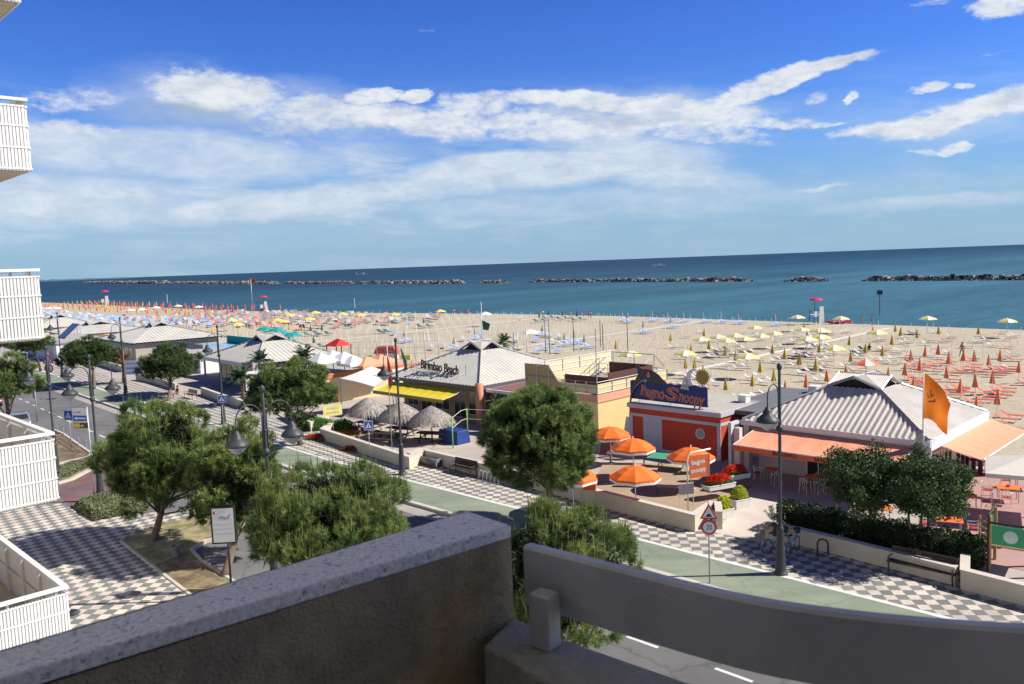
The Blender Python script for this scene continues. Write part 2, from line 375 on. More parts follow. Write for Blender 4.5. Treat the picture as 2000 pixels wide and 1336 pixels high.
# low far coast on the left horizon
mb = MB(); pts = []
for i in range(41):
    a = -60+i*(980-0)/40.0*0+i*(260/40.0); h = 10+22*abs(math.sin(i*.7))*(1-i/44)+rnd.random()*10
    px = -40+i*7.2; dd = ray(px, 548.5-0.037*(px-80)); dd.z = 0; dd.normalize(); b_ = dd*14000
    pts.append((b_, h))
for b_, h in pts: mb.v += [(b_.x, b_.y, -8), (b_.x, b_.y, h), (b_.x*1.05, b_.y*1.05, h)]
for i in range(40):
    for j in (0, 1): mb.f.append((3*i+j, 3*i+3+j, 3*i+4+j, 3*i+1+j)); mb.m.append(0)
struct(mb.obj('hills', mat('hazy_coast', (.16, .24, .32), 1, .2, .002)))
# checker paving
def checkmat():
    m = bpy.data.materials.new('checker_paving'); m.use_nodes = True; g = G(m.node_tree); b = g.n['Principled BSDF']
    tc = g.add('ShaderNodeTexCoord').outputs['Object']
    p = g.map(tc, loc=(.1, .1, 0), rot=(0, 0, R(5)), scale=(1/.44, 1/.46, 1))
    p = g.add('ShaderNodeVectorMath', {0: p, 1: (0, 0, .5)}, operation='ADD').outputs[0]
    p = g.add('ShaderNodeVectorMath', {0: p, 1: (1, 1, 0)}, operation='MULTIPLY').outputs[0]
    p = g.add('ShaderNodeVectorMath', {0: p, 1: (0, 0, .5)}, operation='ADD').outputs[0]
    ck = g.add('ShaderNodeTexChecker', {'Vector': p, 'Color1': (.60, .54, .47, 1), 'Color2': (.185, .195, .19, 1), 'Scale': 1.0}).outputs[0]
    fl = g.add('ShaderNodeVectorMath', {0: p}, operation='FLOOR').outputs[0]
    wn = g.add('ShaderNodeTexWhiteNoise', {'Vector': fl}).outputs[0]
    c = g.mix(1.0, ck, g.ramp(wn, [(0, (.86, .86, .88)), (1, (1.12, 1.08, 1.03))]), 'MULTIPLY')
    fr = g.add('ShaderNodeVectorMath', {0: p}, operation='FRACTION').outputs[0]
    sp = g.add('ShaderNodeSeparateXYZ', {0: fr})
    jx = g.math('LESS_THAN', g.math('ABSOLUTE', g.math('SUBTRACT', sp.outputs[0], .5)), .482); jy = g.math('LESS_THAN', g.math('ABSOLUTE', g.math('SUBTRACT', sp.outputs[1], .5)), .482)
    c = g.mix(g.math('MULTIPLY', jx, jy), (.25, .23, .2, 1), c)
    c = g.mix(1.0, c, g.ramp(g.noise(tc, .8, 6, .65), [(.3, .78), (.6, 1.05)]), 'MULTIPLY'); c = g.mix(g.ramp(g.noise(g.map(tc, loc=(9, 4, 0)), .35, 6, .7), [(.50, 0), (.75, .45)]), c, (.26, .24, .215, 1)); c = g.mix(1.0, c, g.ramp(g.noise(tc, 9, 3, .7), [(.3, .9), (.7, 1.06)]), 'MULTIPLY')
    g.l.new(c, b.inputs['Base Color']); b.inputs['Roughness'].default_value = .85
    return m
checker = checkmat()
kerbm = mat('kerb_stone', (.52, .47, .41), .85, .15, 1.5, .2, 40)
greenp = mat('green_cycle_path', (.205, .245, .18), .9, .12, .35, .15, 50, col2=(.26, .29, .21), c2s=.3, c2w=(.45, .7))
worn(greenp, .18, .3); whitel = mat('white_road_paint', (.66, .65, .62), .8, .15, 2)
ssP = [-60, -20, 0, 25, 50, 75, 100, 125, 150, 200, 260]
ZP = .14
struct(sheet('cycle_path', [28.5, 31.1], ssP, [ZP, ZP], greenp))
struct(sheet('white_line', [31.1, 31.35], ssP, [ZP+.004]*2, whitel))
struct(sheet('pavement', [31.35, 57], ssP, [ZP-.003]*2, terr))
struct(sheet('promenade', [31.35, 36.0], ssP, [ZP+.002]*2, checker))
struct(sheet('kerb', [28.2, 28.2, 28.5, 28.5], ssP, [-.02, ZP+.02, ZP+.02, ZP-.02], kerbm))
struct(sheet('gutter', [27.2, 28.2], ssP, [.004]*2, mat('gutter_concrete', (.36, .33, .30), .9, .15, .8)))
mb = MB()
for k in range(-6, 40):
    s0 = 16.2+k*3.6-1.6*0; a, b2 = s0, s0+1.35
    if a > 60: b2 = s0+1.6
    mb.add([W(a, 22.75, .008), W(b2, 22.75, .008), W(b2, 22.9, .008), W(a, 22.9, .008)], [(0, 1, 2, 3)])
mb.add([W(-10, 27.0, .008), W(-10, 27.12, .008)]+[W(s, 27.12, .008) for s in ssP[3:]]+[W(s, 27.0, .008) for s in reversed(ssP[3:])], [])
struct(mb.obj('road_marking', whitel))
# near-side plaza, ramps and planted islands
def poly_px(name, px, z, m, h=None, zb=0.0):
    mb = MB(); q = [P(x, y, z) for x, y in px]
    if h is None:
        a = sum(q[i].x*q[(i+1) % len(q)].y-q[(i+1) % len(q)].x*q[i].y for i in range(len(q)))
        if a < 0: q = q[::-1]
        mb.add([(p.x, p.y, z) for p in q], [tuple(range(len(q)))])
    else: mb.prism([(p.x, p.y) for p in q], zb, z)
    return struct(mb.obj(name, m))
def kerb_px(name, px, w=.16, z=.15, m=None, closed=False):
    pts = [P(x, y, z) for x, y in px]; mb = MB(); n = len(pts)
    L, Rr = [], []
    for i, p in enumerate(pts):
        d = (pts[min(i+1, n-1)]-pts[max(i-1, 0)]); d.z = 0; d.normalize(); nn = Vector((-d.y, d.x, 0))*w/2
        L.append(p+nn); Rr.append(p-nn)
    for i in range(n):
        mb.v += [(L[i].x, L[i].y, -.02), (L[i].x, L[i].y, z), (Rr[i].x, Rr[i].y, z), (Rr[i].x, Rr[i].y, -.02)]
    for i in range(n-1):
        for j in range(3): mb.f.append((4*i+j, 4*i+4+j, 4*i+5+j, 4*i+1+j)); mb.m.append(0)
    return struct(mb.obj(name, m or kerbm))
plz = [(W(56, -3, 0, False)), W(55.6, 14.9, 0, False), W(54.5, 15.6, 0, False)]
p1 = [P(x, y, .12) for x, y in [(152, 1000), (182, 1018), (215, 1010), (290, 1001), (330, 1000), (420, 985), (430, 1000), (300, 1024), (236, 1056), (360, 1151)]]
mb = MB(); poly = [W(56, -3, 0, False), P(-60, 1010, .12), P(20, 992, .12), P(120, 983, .12)]+p1+[W(20, 14.2, 0, False), W(-30, 14.2, 0, False), W(-30, -3, 0, False)]
mb.prism([(p.x, p.y) for p in poly], 0.0, .12); struct(mb.obj('plaza', checker))
poly_px('ramp', [(95, 953), (128, 942), (186, 905), (300, 905), (420, 940), (330, 985), (290, 968), (230, 966), (180, 975), (152, 998)], .006, mat('red_asphalt', (.19, .10, .10), .9, .3, .4, col2=(.13, .10, .11), c2s=.3))
grass = mat('dry_grass', (.17, .17, .075), .95, .35, 3, .6, 15, col2=(.34, .28, .16), c2s=.8, c2w=(.4, .6))
soil = mat('planter_soil', (.14, .10, .06), .95, .4, 3, .8, 10, col2=(.22, .17, .10), c2s=1.4)
poly_px('lawn', [(236, 1056), (300, 1026), (420, 1000), (472, 1008), (462, 1036), (400, 1052), (372, 1070), (398, 1100), (445, 1126), (470, 1148), (360, 1151)], .15, grass, 1)
kerb_px('kerb', [(236, 1056), (360, 1151), (480, 1246)], .14, .17); kerb_px('kerb', [(478, 1020), (462, 1040), (400, 1054), (373, 1071), (392, 1092), (445, 1126), (490, 1156)], .16, .18)
poly_px('soil', [(300, 1104), (350, 1085), (400, 1105), (430, 1130), (420, 1150), (358, 1146)], .154, soil)
poly_px('soil', [(108, 850), (120, 846), (172, 883), (170, 889), (112, 903)], .10, soil, 1)
kerb_px('kerb', [(104, 838), (122, 845), (178, 884), (172, 891), (112, 904)], .2, .16); kerb_px('kerb', [(112, 942), (140, 934), (190, 908)], .25, .15)
poly_px('lawn', [(108, 912), (180, 893), (190, 906), (140, 931), (112, 940)], .12, grass, 1)
poly_px('lawn', [(140, 985), (180, 972), (235, 966), (290, 972), (290, 998), (215, 1008), (184, 1016), (160, 1006)], .12, grass, 1)
# beach walkways
for s0, t1 in ((136.5, 146), (92.8, 152), (54, 146)):
    mb = MB(); t = 58.0
    while t < t1:
        mb.add([W(s0-.55, t, .03, False), W(s0+.55, t, .03, False), W(s0+.55, t+.96, .03, False), W(s0-.55, t+.96, .03, False)], [(0, 1, 2, 3)]); t += 1.0
    mb2 = mb; o = mb.obj('path', mat('walkway_slabs', (.66, .62, .56), .9, .1, 1)); struct(o)
# ------------------------------------------------------------ breakwaters
rockm = mat('breakwater_rock', (.34, .31, .27), .9, .35, .5, .3, 5, col2=(.05, .045, .04), c2s=.25, c2w=(.4, .6))
def breakwater(x0, y0, x1, y1, label, n, w=3.4, hmax=2.3, rs=(.7, 1.5)):
    a = P(x0, y0, SEA); b = P(x1, y1, SEA); L = (b-a).length; d = (b-a)/L; nn = Vector((-d.y, d.x, 0))
    mb = MB()
    for i in range(n):
        u = rnd.random(); q = rnd.uniform(-1, 1); z = SEA-.3+(1-abs(q))*hmax*rnd.uniform(.55, 1)*min(1, (min(u, 1-u)*L)/6+.3)
        c = a+d*(u*L)+nn*(q*w); r = rnd.uniform(*rs)
        vs = []
        for sx, sy, sz in ((-1, -1, -1), (1, -1, -1), (1, 1, -1), (-1, 1, -1), (-1, -1, 1), (1, -1, 1), (1, 1, 1), (-1, 1, 1)):
            k = [rnd.uniform(.45, 1)*r for _ in range(3)]; vs.append(Vector((sx*k[0], sy*k[1], sz*k[2]*.7)))
        rot = Matrix.Rotation(rnd.random()*6.3, 3, 'Z') @ Matrix.Rotation(rnd.uniform(-.6, .6), 3, 'X')
        mb.add([c+Vector((0, 0, z))+rot @ v for v in vs], [(3, 2, 1, 0), (4, 5, 6, 7), (0, 1, 5, 4), (1, 2, 6, 5), (2, 3, 7, 6), (3, 0, 4, 7)])
    o = mb.obj('stone_breakwater', rockm); meta(o, label, 'breakwater', 'rock breakwaters off the beach')
breakwater(2090, 546, 1692, 548.5, 'long dark rock breakwater running out of the picture at the right', 1500)
breakwater(1541, 549.5, 1611, 549, 'short rock breakwater in the gap left of the rightmost long one', 330)
breakwater(1037, 551, 1466, 549.5, 'long rock breakwater in the middle, in front of the white boat', 1500)
breakwater(941, 553, 990, 552.5, 'tiny rock breakwater between the two long middle ones', 260, 4)
breakwater(561, 554.5, 906, 553.5, 'long rock breakwater left of the tiny one', 1600, 4, 2.6, (.9, 1.9))
breakwater(345, 553.5, 537, 555, 'broken rock breakwater behind the pole with the red flag', 1000, 6, 3, (1.6, 3))
breakwater(165, 552.8, 330, 553.6, 'faintest and farthest rock breakwater toward the left horizon', 1100, 7, 4, (2.5, 5))
# ------------------------------------------------------------ foliage
def np_mesh(name, V, Tn, mi, mats, parent, sub=None):
    me = bpy.data.meshes.new(name); nv, nt = len(V), len(Tn)
    me.vertices.add(nv); me.vertices.foreach_set('co', np.ascontiguousarray(V, dtype=np.float32).ravel())
    k = Tn.shape[1]; me.loops.add(nt*k); me.loops.foreach_set('vertex_index', np.ascontiguousarray(Tn, dtype=np.int32).ravel())
    me.polygons.add(nt); me.polygons.foreach_set('loop_start', np.arange(0, nt*k, k, dtype=np.int32))
    me.polygons.foreach_set('material_index', np.asarray(mi, dtype=np.int32))
    for m in mats: me.materials.append(m)
    me.update(calc_edges=True)
    o = bpy.data.objects.new(name, me); COL.objects.link(o); o.parent = parent
    return o
NR = np.random.default_rng(5)
def unit(a): return a/np.maximum(np.linalg.norm(a, axis=-1, keepdims=True), 1e-9)
def needles(pos, drc, k, L, nl, nw):
    """k needle triangles around each shoot"""
    n = len(pos); d = unit(drc)
    r = NR.normal(size=(n, k, 3)); perp = unit(r-(r*d[:, None]).sum(-1, keepdims=True)*d[:, None])
    b = pos[:, None]+d[:, None]*(NR.random((n, k, 1))*L)
    v = unit(perp+d[:, None]*NR.uniform(.2, 1.3, (n, k, 1)))
    side = unit(np.cross(v, NR.normal(size=(n, k, 3))))*nw/2
    ln = nl*NR.uniform(.7, 1.2, (n, k, 1))
    V = np.stack([b-side, b+side, b+v*ln], 2).reshape(-1, 3)
    return V, np.arange(len(V)).reshape(-1, 3)
def leafquads(pos, sz, up=.4):
    n = len(pos); a = unit(NR.normal(size=(n, 3))); b = NR.normal(size=(n, 3)); b[:, 2] += up; b = unit(np.cross(a, b))
    s = (sz*NR.uniform(.6, 1.3, (n, 1)))
    V = np.stack([pos-a*s, pos+b*s*.5, pos+a*s, pos-b*s*.5], 1).reshape(-1, 3)
    return V, np.arange(len(V)).reshape(-1, 4)
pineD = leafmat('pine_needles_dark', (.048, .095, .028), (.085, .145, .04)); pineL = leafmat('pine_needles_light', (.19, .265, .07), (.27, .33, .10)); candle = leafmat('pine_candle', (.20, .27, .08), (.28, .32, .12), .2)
pineI = leafmat('pine_inner_needles', (.014, .026, .010), (.024, .036, .014), .05); pineO = leafmat('pine_needles_olive', (.09, .13, .045), (.12, .155, .055))  # inner needles near black: shade inside the crown put into their colour
bark = mat('pine_bark', (.16, .115, .085), .95, .4, 5, 1.0, 18)
def pine_crown(name, parent, rx, ry, rz, ncl, nt, k=40, nl=.2, nw=.014, cand=.35, cl=(.2, .5), seed=1, flat=.5, rcl=(.5, .95), core=1.0, mats=None, jit=(.68, 1.16)):
    """boughs carry bottle-brush shoots; nt shoots of k needles each"""
    global NR; NR = np.random.default_rng(seed)
    d = unit(NR.normal(size=(ncl, 3))); d[:, 2] = np.where(d[:, 2] < -flat, -flat*NR.random(ncl), d[:, 2])
    rc = NR.uniform(rcl[0], rcl[1], (ncl, 1)); E = np.array([[rx, ry, rz]]); c = d*(E-rc*.6)*NR.uniform(jit[0], jit[1], (ncl, 1))
    per = np.maximum(nt*(rc**2)/(rc**2).sum(), 4).astype(int).ravel(); pos, ax, sh = [], [], []
    for i in range(ncl):
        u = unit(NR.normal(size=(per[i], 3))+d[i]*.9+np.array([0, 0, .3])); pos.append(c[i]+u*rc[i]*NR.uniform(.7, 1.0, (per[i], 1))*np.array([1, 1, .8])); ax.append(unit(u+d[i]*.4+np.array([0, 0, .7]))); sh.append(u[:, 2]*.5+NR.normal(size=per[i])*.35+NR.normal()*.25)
    pos = np.concatenate(pos); ax = np.concatenate(ax); sh = np.concatenate(sh); n = len(pos)
    r = NR.normal(size=(n, k, 3)); perp = unit(r-(r*ax[:, None]).sum(-1, keepdims=True)*ax[:, None]); L = nl*1.1
    b = pos[:, None]+ax[:, None]*(NR.uniform(-.8, .5, (n, k, 1))*L); v = unit(perp+ax[:, None]*NR.uniform(.25, 1.5, (n, k, 1)))
    side = unit(np.cross(v, NR.normal(size=(n, k, 3))))*nw/2; ln = nl*NR.uniform(.7, 1.15, (n, k, 1))
    V1 = np.stack([b-side, b+side, b+v*ln], 2).reshape(-1, 3); F1 = np.arange(len(V1)).reshape(-1, 3); mi1 = np.repeat((sh > .16).astype(int), k)  # upward-facing shoots lean to the lighter green: lit tops put into the colour
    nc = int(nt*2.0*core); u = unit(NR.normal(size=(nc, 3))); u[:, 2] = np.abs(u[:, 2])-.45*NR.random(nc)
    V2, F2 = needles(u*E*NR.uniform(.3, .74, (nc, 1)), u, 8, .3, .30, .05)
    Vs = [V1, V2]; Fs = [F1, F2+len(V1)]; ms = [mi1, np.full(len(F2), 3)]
    top = (ax[:, 2] > .62) & (NR.random(n) < cand); pt = np.repeat(pos[top], 2, 0)
    if len(pt):
        m = len(pt); h = NR.uniform(cl[0], cl[1], (m, 1)); a2 = np.array([0, 0, 1.0])+NR.normal(size=(m, 3))*.13; w = .011+nw*.35; pt = pt+NR.normal(size=(m, 3))*.07
        th = NR.random(m)*6.28
        for q in (0, 1.57):
            s_ = np.stack([np.cos(th+q), np.sin(th+q), 0*th], 1)*w; V3 = np.stack([pt-s_, pt+s_, pt+a2*h+s_*.3, pt+a2*h-s_*.3], 1)
            V3 = np.concatenate([V3[:, [0, 1, 2]], V3[:, [0, 2, 3]]], 1).reshape(-1, 3); F3 = np.arange(len(V3)).reshape(-1, 3)
            Fs.append(F3+sum(len(x) for x in Vs)); Vs.append(V3); ms.append(np.full(len(F3), 2))
    M4 = list(mats or [pineD, pineL, candle])+[pineI]
    return np_mesh(name, np.concatenate(Vs), np.concatenate(Fs), np.concatenate(ms), M4, parent), c
def trunk(parent, base, top, r0, r1, limbs, m=bark, lean=.2, name='trunk'):
    mb = MB(); base = Vector(base); top = Vector(top); n = 7; pts = []
    for i in range(n):
        u = i/(n-1); p = base.lerp(top, u); w = math.sin(u*3.1)*lean; pts.append(p+Vector((w*.6, w*.3, 0)))
    rr = [r0*1.25]+[r0+(r1-r0)*i/(n-1) for i in range(1, n)]
    mb.tube(pts, rr, 9)
    for q in limbs:
        q = Vector(q); st = pts[3+rnd.randrange(4)]; mid = st.lerp(q, .5)+Vector((0, 0, -.15)); mb.tube([st, mid, q], [r1*.6, r1*.35, r1*.15], 5)
    return mb.obj(name, m, parent, True)
def pine(px_base, cpx, D, rx, rz, label, seed, ntuft=1500, ncl=46, k=40, nl=.2, nw=.014, cand=.35, cl=(.2, .5), base=None, tr=.2, mats=None, **kw):
    """px_base: foot of the trunk; crown centre in picture at depth D (world y)"""
    b = base if base is not None else P(*px_base); d = ray(*cpx); c = Vector((0, 0, H))+d*(D/d.y)
    t = T('pine_tree', label, 'tree', b, 0, 'umbrella pines along the street')
    lc = c-b
    o, cs = pine_crown('crown', t, rx, rx, rz, ncl, ntuft, k, nl, nw, cand, cl, seed, mats=mats, **kw); o.location = lc
    sel = [lc+Vector(cs[i]) for i in range(0, len(cs), 3)]
    trunk(t, (0, 0, -.1), lc+Vector((0, 0, -.35*rz)), tr, tr*.55, sel)
    return t
# ------------------------------------------------------------ own balcony (foreground)
stucco = mat('rough_stucco', (.42, .36, .24), .95, .22, 14, 1.0, 120, col2=(.36, .31, .23), c2s=9)
def granitemat():
    m = bpy.data.materials.new('speckled_granite'); m.use_nodes = True; g = G(m.node_tree); b = g.n['Principled BSDF']
    tc = g.add('ShaderNodeTexCoord').outputs['Object']
    n = g.noise(tc, 110, 5, .7); n2 = g.noise(g.map(tc, loc=(3, 3, 3)), 75, 3, .6)
    c = g.ramp(n, [(.36, (.46, .46, .50)), (.5, (.66, .66, .69)), (.62, (.80, .80, .82))])
    c = g.mix(g.ramp(n2, [(.60, 0), (.66, 1)]), c, (.22, .25, .34, 1)); g.l.new(c, b.inputs['Base Color'])
    b.inputs['Roughness'].default_value = .6
    return m
railm = mat('painted_rail', (.46, .49, .55), .5, .07, 5, .12, 60, col2=(.40, .42, .46), c2s=3)
plaster = mat('white_plaster', (.62, .60, .56), .9, .08, 2, .3, 60)
t = T('apartment_balcony', 'shaded balcony in the foreground with rough stucco parapet and curved metal rail', 'balcony', (0, 0, 0))
ZT = H-.6
A = [P(912, 998, ZT), P(997, 1026, ZT)]; dA = (P(0, 1272, ZT)-A[0]).normalized(); dB = (P(0, 1325, ZT)-A[1]).normalized(); dm = (dA+dB).normalized()
wq = A[1]-A[0]
pl = [A[0], A[1], A[1]+dB*3.2, A[0]+dA*3.2]
mb = MB(); mb.prism([(p.x, p.y) for p in pl], H-1.9, ZT-.03); par = mb.obj('parapet', stucco, t)
mb = MB(); c_ = sum(pl, Vector())/4; mb.prism([((p.x-c_.x)*1.001+c_.x, (p.y-c_.y)*1.001+c_.y) for p in pl], ZT-.03, ZT); mb.obj('granite_coping', granitemat(), par, bevel=.004)
ZL = ZT-.225
up = [(1032, 1219), (1092, 1245), (1337, 1330), (1700, 1425), (2150, 1500)]; lo = [(944, 1262), (1010, 1300), (1120, 1360), (1400, 1480), (1900, 1620)]
U_ = [P(x, y, ZL) for x, y in up]; L_ = [P(x, y, ZL) for x, y in lo]
u0 = P(1003, 1205, ZL); mb = MB()
poly = [u0]+U_+list(reversed(L_)); mb.prism([(p.x, p.y) for p in poly], H-2.0, ZL)
mb.obj('ledge', mat('pale_stucco', (.42, .41, .38), .95, .18, 20, .9, 110), t, bevel=.006)
def smooth_pts(ps, n=8):
    out = []
    for i in range(len(ps)-1):
        p0 = ps[max(i-1, 0)]; p1 = ps[i]; p2 = ps[i+1]; p3 = ps[min(i+2, len(ps)-1)]
        for k in range(n):
            u = k/n; out.append(.5*((2*p1)+(p2-p0)*u+(2*p0-5*p1+4*p2-p3)*u*u+(3*p1-p0-3*p2+p3)*u**3))
    return out+[ps[-1]]
ZR = ZT-.03
rl = smooth_pts([P(x, y, ZR) for x, y in [(1031, 1062), (1241, 1114), (1450, 1163), (1620, 1190), (1801, 1209), (2000, 1222), (2250, 1228)]])
def band(pts, th, z0, z1, flip=1):
    mb = MB(); n = len(pts)
    for i, p in enumerate(pts):
        d = pts[min(i+1, n-1)]-pts[max(i-1, 0)]; d.z = 0; d.normalize(); q = Vector((-d.y, d.x, 0))*th/2
        a, b = p+q, p-q
        mb.v += [(a.x, a.y, z0), (a.x, a.y, z1-.006), (a.x*.8+b.x*.2, a.y*.8+b.y*.2, z1), (b.x*.8+a.x*.2, b.y*.8+a.y*.2, z1), (b.x, b.y, z1-.006), (b.x, b.y, z0)]
    for i in range(n-1):
        for j in range(6): mb.f.append((6*i+j, 6*i+6+j, 6*i+6+(j+1) % 6, 6*i+(j+1) % 6)); mb.m.append(0)
    mb.f += [(5, 4, 3, 2, 1, 0), tuple(6*(n-1)+k for k in range(6))]; mb.m += [0, 0]
    return mb
rb = band(rl, .034, ZR-.135, ZR).obj('handrail', railm, t)
pb = P(1066, 1262, ZL); tp = (rl[8]-rl[1]); ang = math.atan2(tp.y, tp.x)
mb = MB(); zt_ = ZR-.075; mb.box((pb.x, pb.y, (ZL+zt_)/2), (.052, .045, zt_-ZL), ang); mb.obj('rail_post', railm, t, bevel=.004)
# floor, wall and the slab of the balcony above keep this balcony in the shade
mb = MB(); mb.prism([(W(3, -2.6, 0)).xy, W(-6, -2.6, 0).xy, W(-6, 3.4, 0).xy, W(-1, 3.3, 0).xy, W(1.6, 2.3, 0).xy, W(3, 1.2, 0).xy], H+1.25, H+1.5); mb.obj('slab_above', plaster, t)
mb = MB(); mb.prism([W(1.7, -2.6, 0).xy, W(-6, -2.6, 0).xy, W(-6, 1.2, 0).xy, W(.2, 1.2, 0).xy, W(1.3, .8, 0).xy, W(1.7, 0, 0).xy], H-1.9, H-1.65); mb.obj('floor', mat('balcony_tiles', (.30, .20, .14), .7, .15, 4), t)
mb = MB(); mb.prism([W(-3.6, -2.6, 0).xy, W(-3.75, -2.6, 0).xy, W(-3.75, 3.0, 0).xy, W(-3.6, 3.0, 0).xy], H-1.65, H+1.25); mb.obj('side_wall', plaster, t)
# ------------------------------------------------------------ apartment block with the white balconies at the left
t = T('apartment_building', 'apartment block whose white ribbed balconies enter the picture at the left edge', 'building', (0, 0, 0))
mb = MB(); mb.prism([W(60, -3, 0, False).xy, W(-12, -2.6, 0, False).xy, W(-12, -16, 0, False).xy, W(60, -16, 0, False).xy], -.05, H+10.5); mb.obj('facade', plaster, t)
Cn = Vector((-8.55, 15.0, 0)); eS = Vector((-math.sqrt(.5), math.sqrt(.5), 0)); eV = -Vector((math.sqrt(.5), math.sqrt(.5), 0))
# the block steps forward where these balconies hang
mb = MB(); c0 = Cn+eV*2.2; pr = [c0+eS*.2, c0+eS*30, c0+eS*30+eV*8, c0+eS*.2+eV*8]; mb.prism([p.xy for p in pr], -.05, H+10.4); mb.obj('wing', plaster, t)
bw = mat('balcony_white', (.72, .71, .69), .6, .08, 1.2, col2=(.66, .64, .60), c2s=.8)
for i, (zr, dx_) in enumerate(((19.62, .11), (16.72, .05), (13.72, 0), (10.72, 0), (7.80, 0))):
    L = 6.0; Dp = 2.2; Cn = Vector((-8.55+dx_, 15.0, 0))
    def q(a, b, z): p = Cn+eS*a+eV*b; return (p.x, p.y, z)
    def slab(mb, a0, a1, b0, b1, z0, z1): mb.prism([q(a0, b0, 0)[:2], q(a1, b0, 0)[:2], q(a1, b1, 0)[:2], q(a0, b1, 0)[:2]], z0, z1)
    mb = MB(); slab(mb, 0, L, .03, Dp, zr-1.30, zr-1.12); s_ = mb.obj('balcony', mat('balcony_slab', (.52, .44, .34), .8, .1, 2), t)
    mb = MB(); slab(mb, -.06, L, -.06, .05, zr-.05, zr); slab(mb, -.06, .05, .05, Dp, zr-.05, zr); mb.obj('handrail', bw, s_)
    mb = MB()
    for k in range(int(Dp/.055)): slab(mb, -.05, -.02, k*.055+.008, k*.055+.045, zr-1.27, zr-.13)
    for k in range(int(L/.055)): slab(mb, k*.055+.008, k*.055+.045, -.05, -.02, zr-1.27, zr-.13)
    slab(mb, -.02, -.012, 0, Dp, zr-1.27, zr-.13); slab(mb, -.012, L, -.02, -.012, zr-1.27, zr-.13)
    for zz in (zr-.16, zr-.50, zr-.88, zr-1.25): slab(mb, -.06, -.02, 0, Dp, zz, zz+.03); slab(mb, -.02, L, -.06, -.02, zz, zz+.03)
    mb.obj('ribbed_panel', bw, s_)
    mb = MB()
    for k in range(5): slab(mb, .3+k*1.2, .34+k*1.2, .0, .05, zr-1.12, zr-.05)
    for k in range(3): slab(mb, .0, .05, .12+k*.8, .16+k*.8, zr-1.12, zr-.05)
    slab(mb, 0, L, .0, .03, zr-.62, zr-.59); mb.obj('rail_posts', bw, s_)
# ------------------------------------------------------------ pines
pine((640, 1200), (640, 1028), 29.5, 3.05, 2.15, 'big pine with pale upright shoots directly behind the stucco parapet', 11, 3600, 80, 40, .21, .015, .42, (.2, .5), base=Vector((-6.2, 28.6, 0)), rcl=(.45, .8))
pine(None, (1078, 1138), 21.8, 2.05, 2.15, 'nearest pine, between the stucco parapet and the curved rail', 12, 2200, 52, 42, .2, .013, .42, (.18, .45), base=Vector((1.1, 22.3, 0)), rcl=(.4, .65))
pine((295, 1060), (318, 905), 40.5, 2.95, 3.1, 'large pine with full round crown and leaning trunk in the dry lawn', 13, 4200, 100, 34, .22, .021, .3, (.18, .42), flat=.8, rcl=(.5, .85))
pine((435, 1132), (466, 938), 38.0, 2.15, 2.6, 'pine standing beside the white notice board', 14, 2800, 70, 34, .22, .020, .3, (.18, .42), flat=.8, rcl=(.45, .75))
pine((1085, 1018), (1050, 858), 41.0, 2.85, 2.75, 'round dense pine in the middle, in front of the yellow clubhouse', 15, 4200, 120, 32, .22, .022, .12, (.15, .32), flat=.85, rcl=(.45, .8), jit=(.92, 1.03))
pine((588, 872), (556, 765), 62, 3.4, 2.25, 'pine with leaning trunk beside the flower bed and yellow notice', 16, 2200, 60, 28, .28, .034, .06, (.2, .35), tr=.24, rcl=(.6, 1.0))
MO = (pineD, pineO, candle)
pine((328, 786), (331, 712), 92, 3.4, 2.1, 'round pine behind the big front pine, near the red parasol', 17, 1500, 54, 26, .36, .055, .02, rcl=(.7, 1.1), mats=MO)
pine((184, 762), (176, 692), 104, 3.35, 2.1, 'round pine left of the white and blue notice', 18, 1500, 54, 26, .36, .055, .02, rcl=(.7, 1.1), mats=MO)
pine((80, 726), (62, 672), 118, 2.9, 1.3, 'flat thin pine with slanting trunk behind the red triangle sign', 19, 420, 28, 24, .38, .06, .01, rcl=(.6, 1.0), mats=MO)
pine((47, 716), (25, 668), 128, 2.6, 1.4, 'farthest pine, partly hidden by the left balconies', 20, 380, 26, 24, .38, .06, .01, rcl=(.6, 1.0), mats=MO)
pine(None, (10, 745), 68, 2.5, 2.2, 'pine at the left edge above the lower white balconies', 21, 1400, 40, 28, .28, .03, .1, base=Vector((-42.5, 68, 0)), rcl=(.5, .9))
# two bushy broadleaf trees and the hedges by the cafe
oliveD = leafmat('broadleaf_dark', (.035, .07, .024), (.065, .105, .035), .2); oliveL = leafmat('broadleaf_light', (.085, .135, .05), (.11, .16, .07), .25)
hedgeD = leafmat('hedge_leaf', (.014, .035, .012), (.028, .055, .018), .15)
def bushy(parent, c, rx, ry, rz, n, lf, ncl, seed, mats, name='crown', rcl=(.35, .7), flat=.6):
    global NR; NR = np.random.default_rng(seed)
    d = unit(NR.normal(size=(ncl, 3))); d[:, 2] = np.maximum(d[:, 2], -flat); rc = NR.uniform(rcl[0], rcl[1], (ncl, 1)); E = np.array([[rx, ry, rz]])
    cs = d*(E-rc*.6)*NR.uniform(.6, 1.05, (ncl, 1)); idx = NR.integers(0, ncl, n)
    pos = cs[idx]+unit(NR.normal(size=(n, 3)))*rc[idx]*NR.uniform(.3, 1.05, (n, 1))
    V, Fq = leafquads(pos, lf)
    V2, F2 = leafquads(unit(NR.normal(size=(n//4, 3)))*E*NR.uniform(.2, .8, (n//4, 1)), lf*1.8)
    mi = np.concatenate([(NR.random(len(Fq)) < .4).astype(int), np.zeros(len(F2), int)])
    o = np_mesh(name, np.concatenate([V, V2]), np.concatenate([Fq, F2+len(V)]), mi, mats, parent); o.location = c
    return o, cs
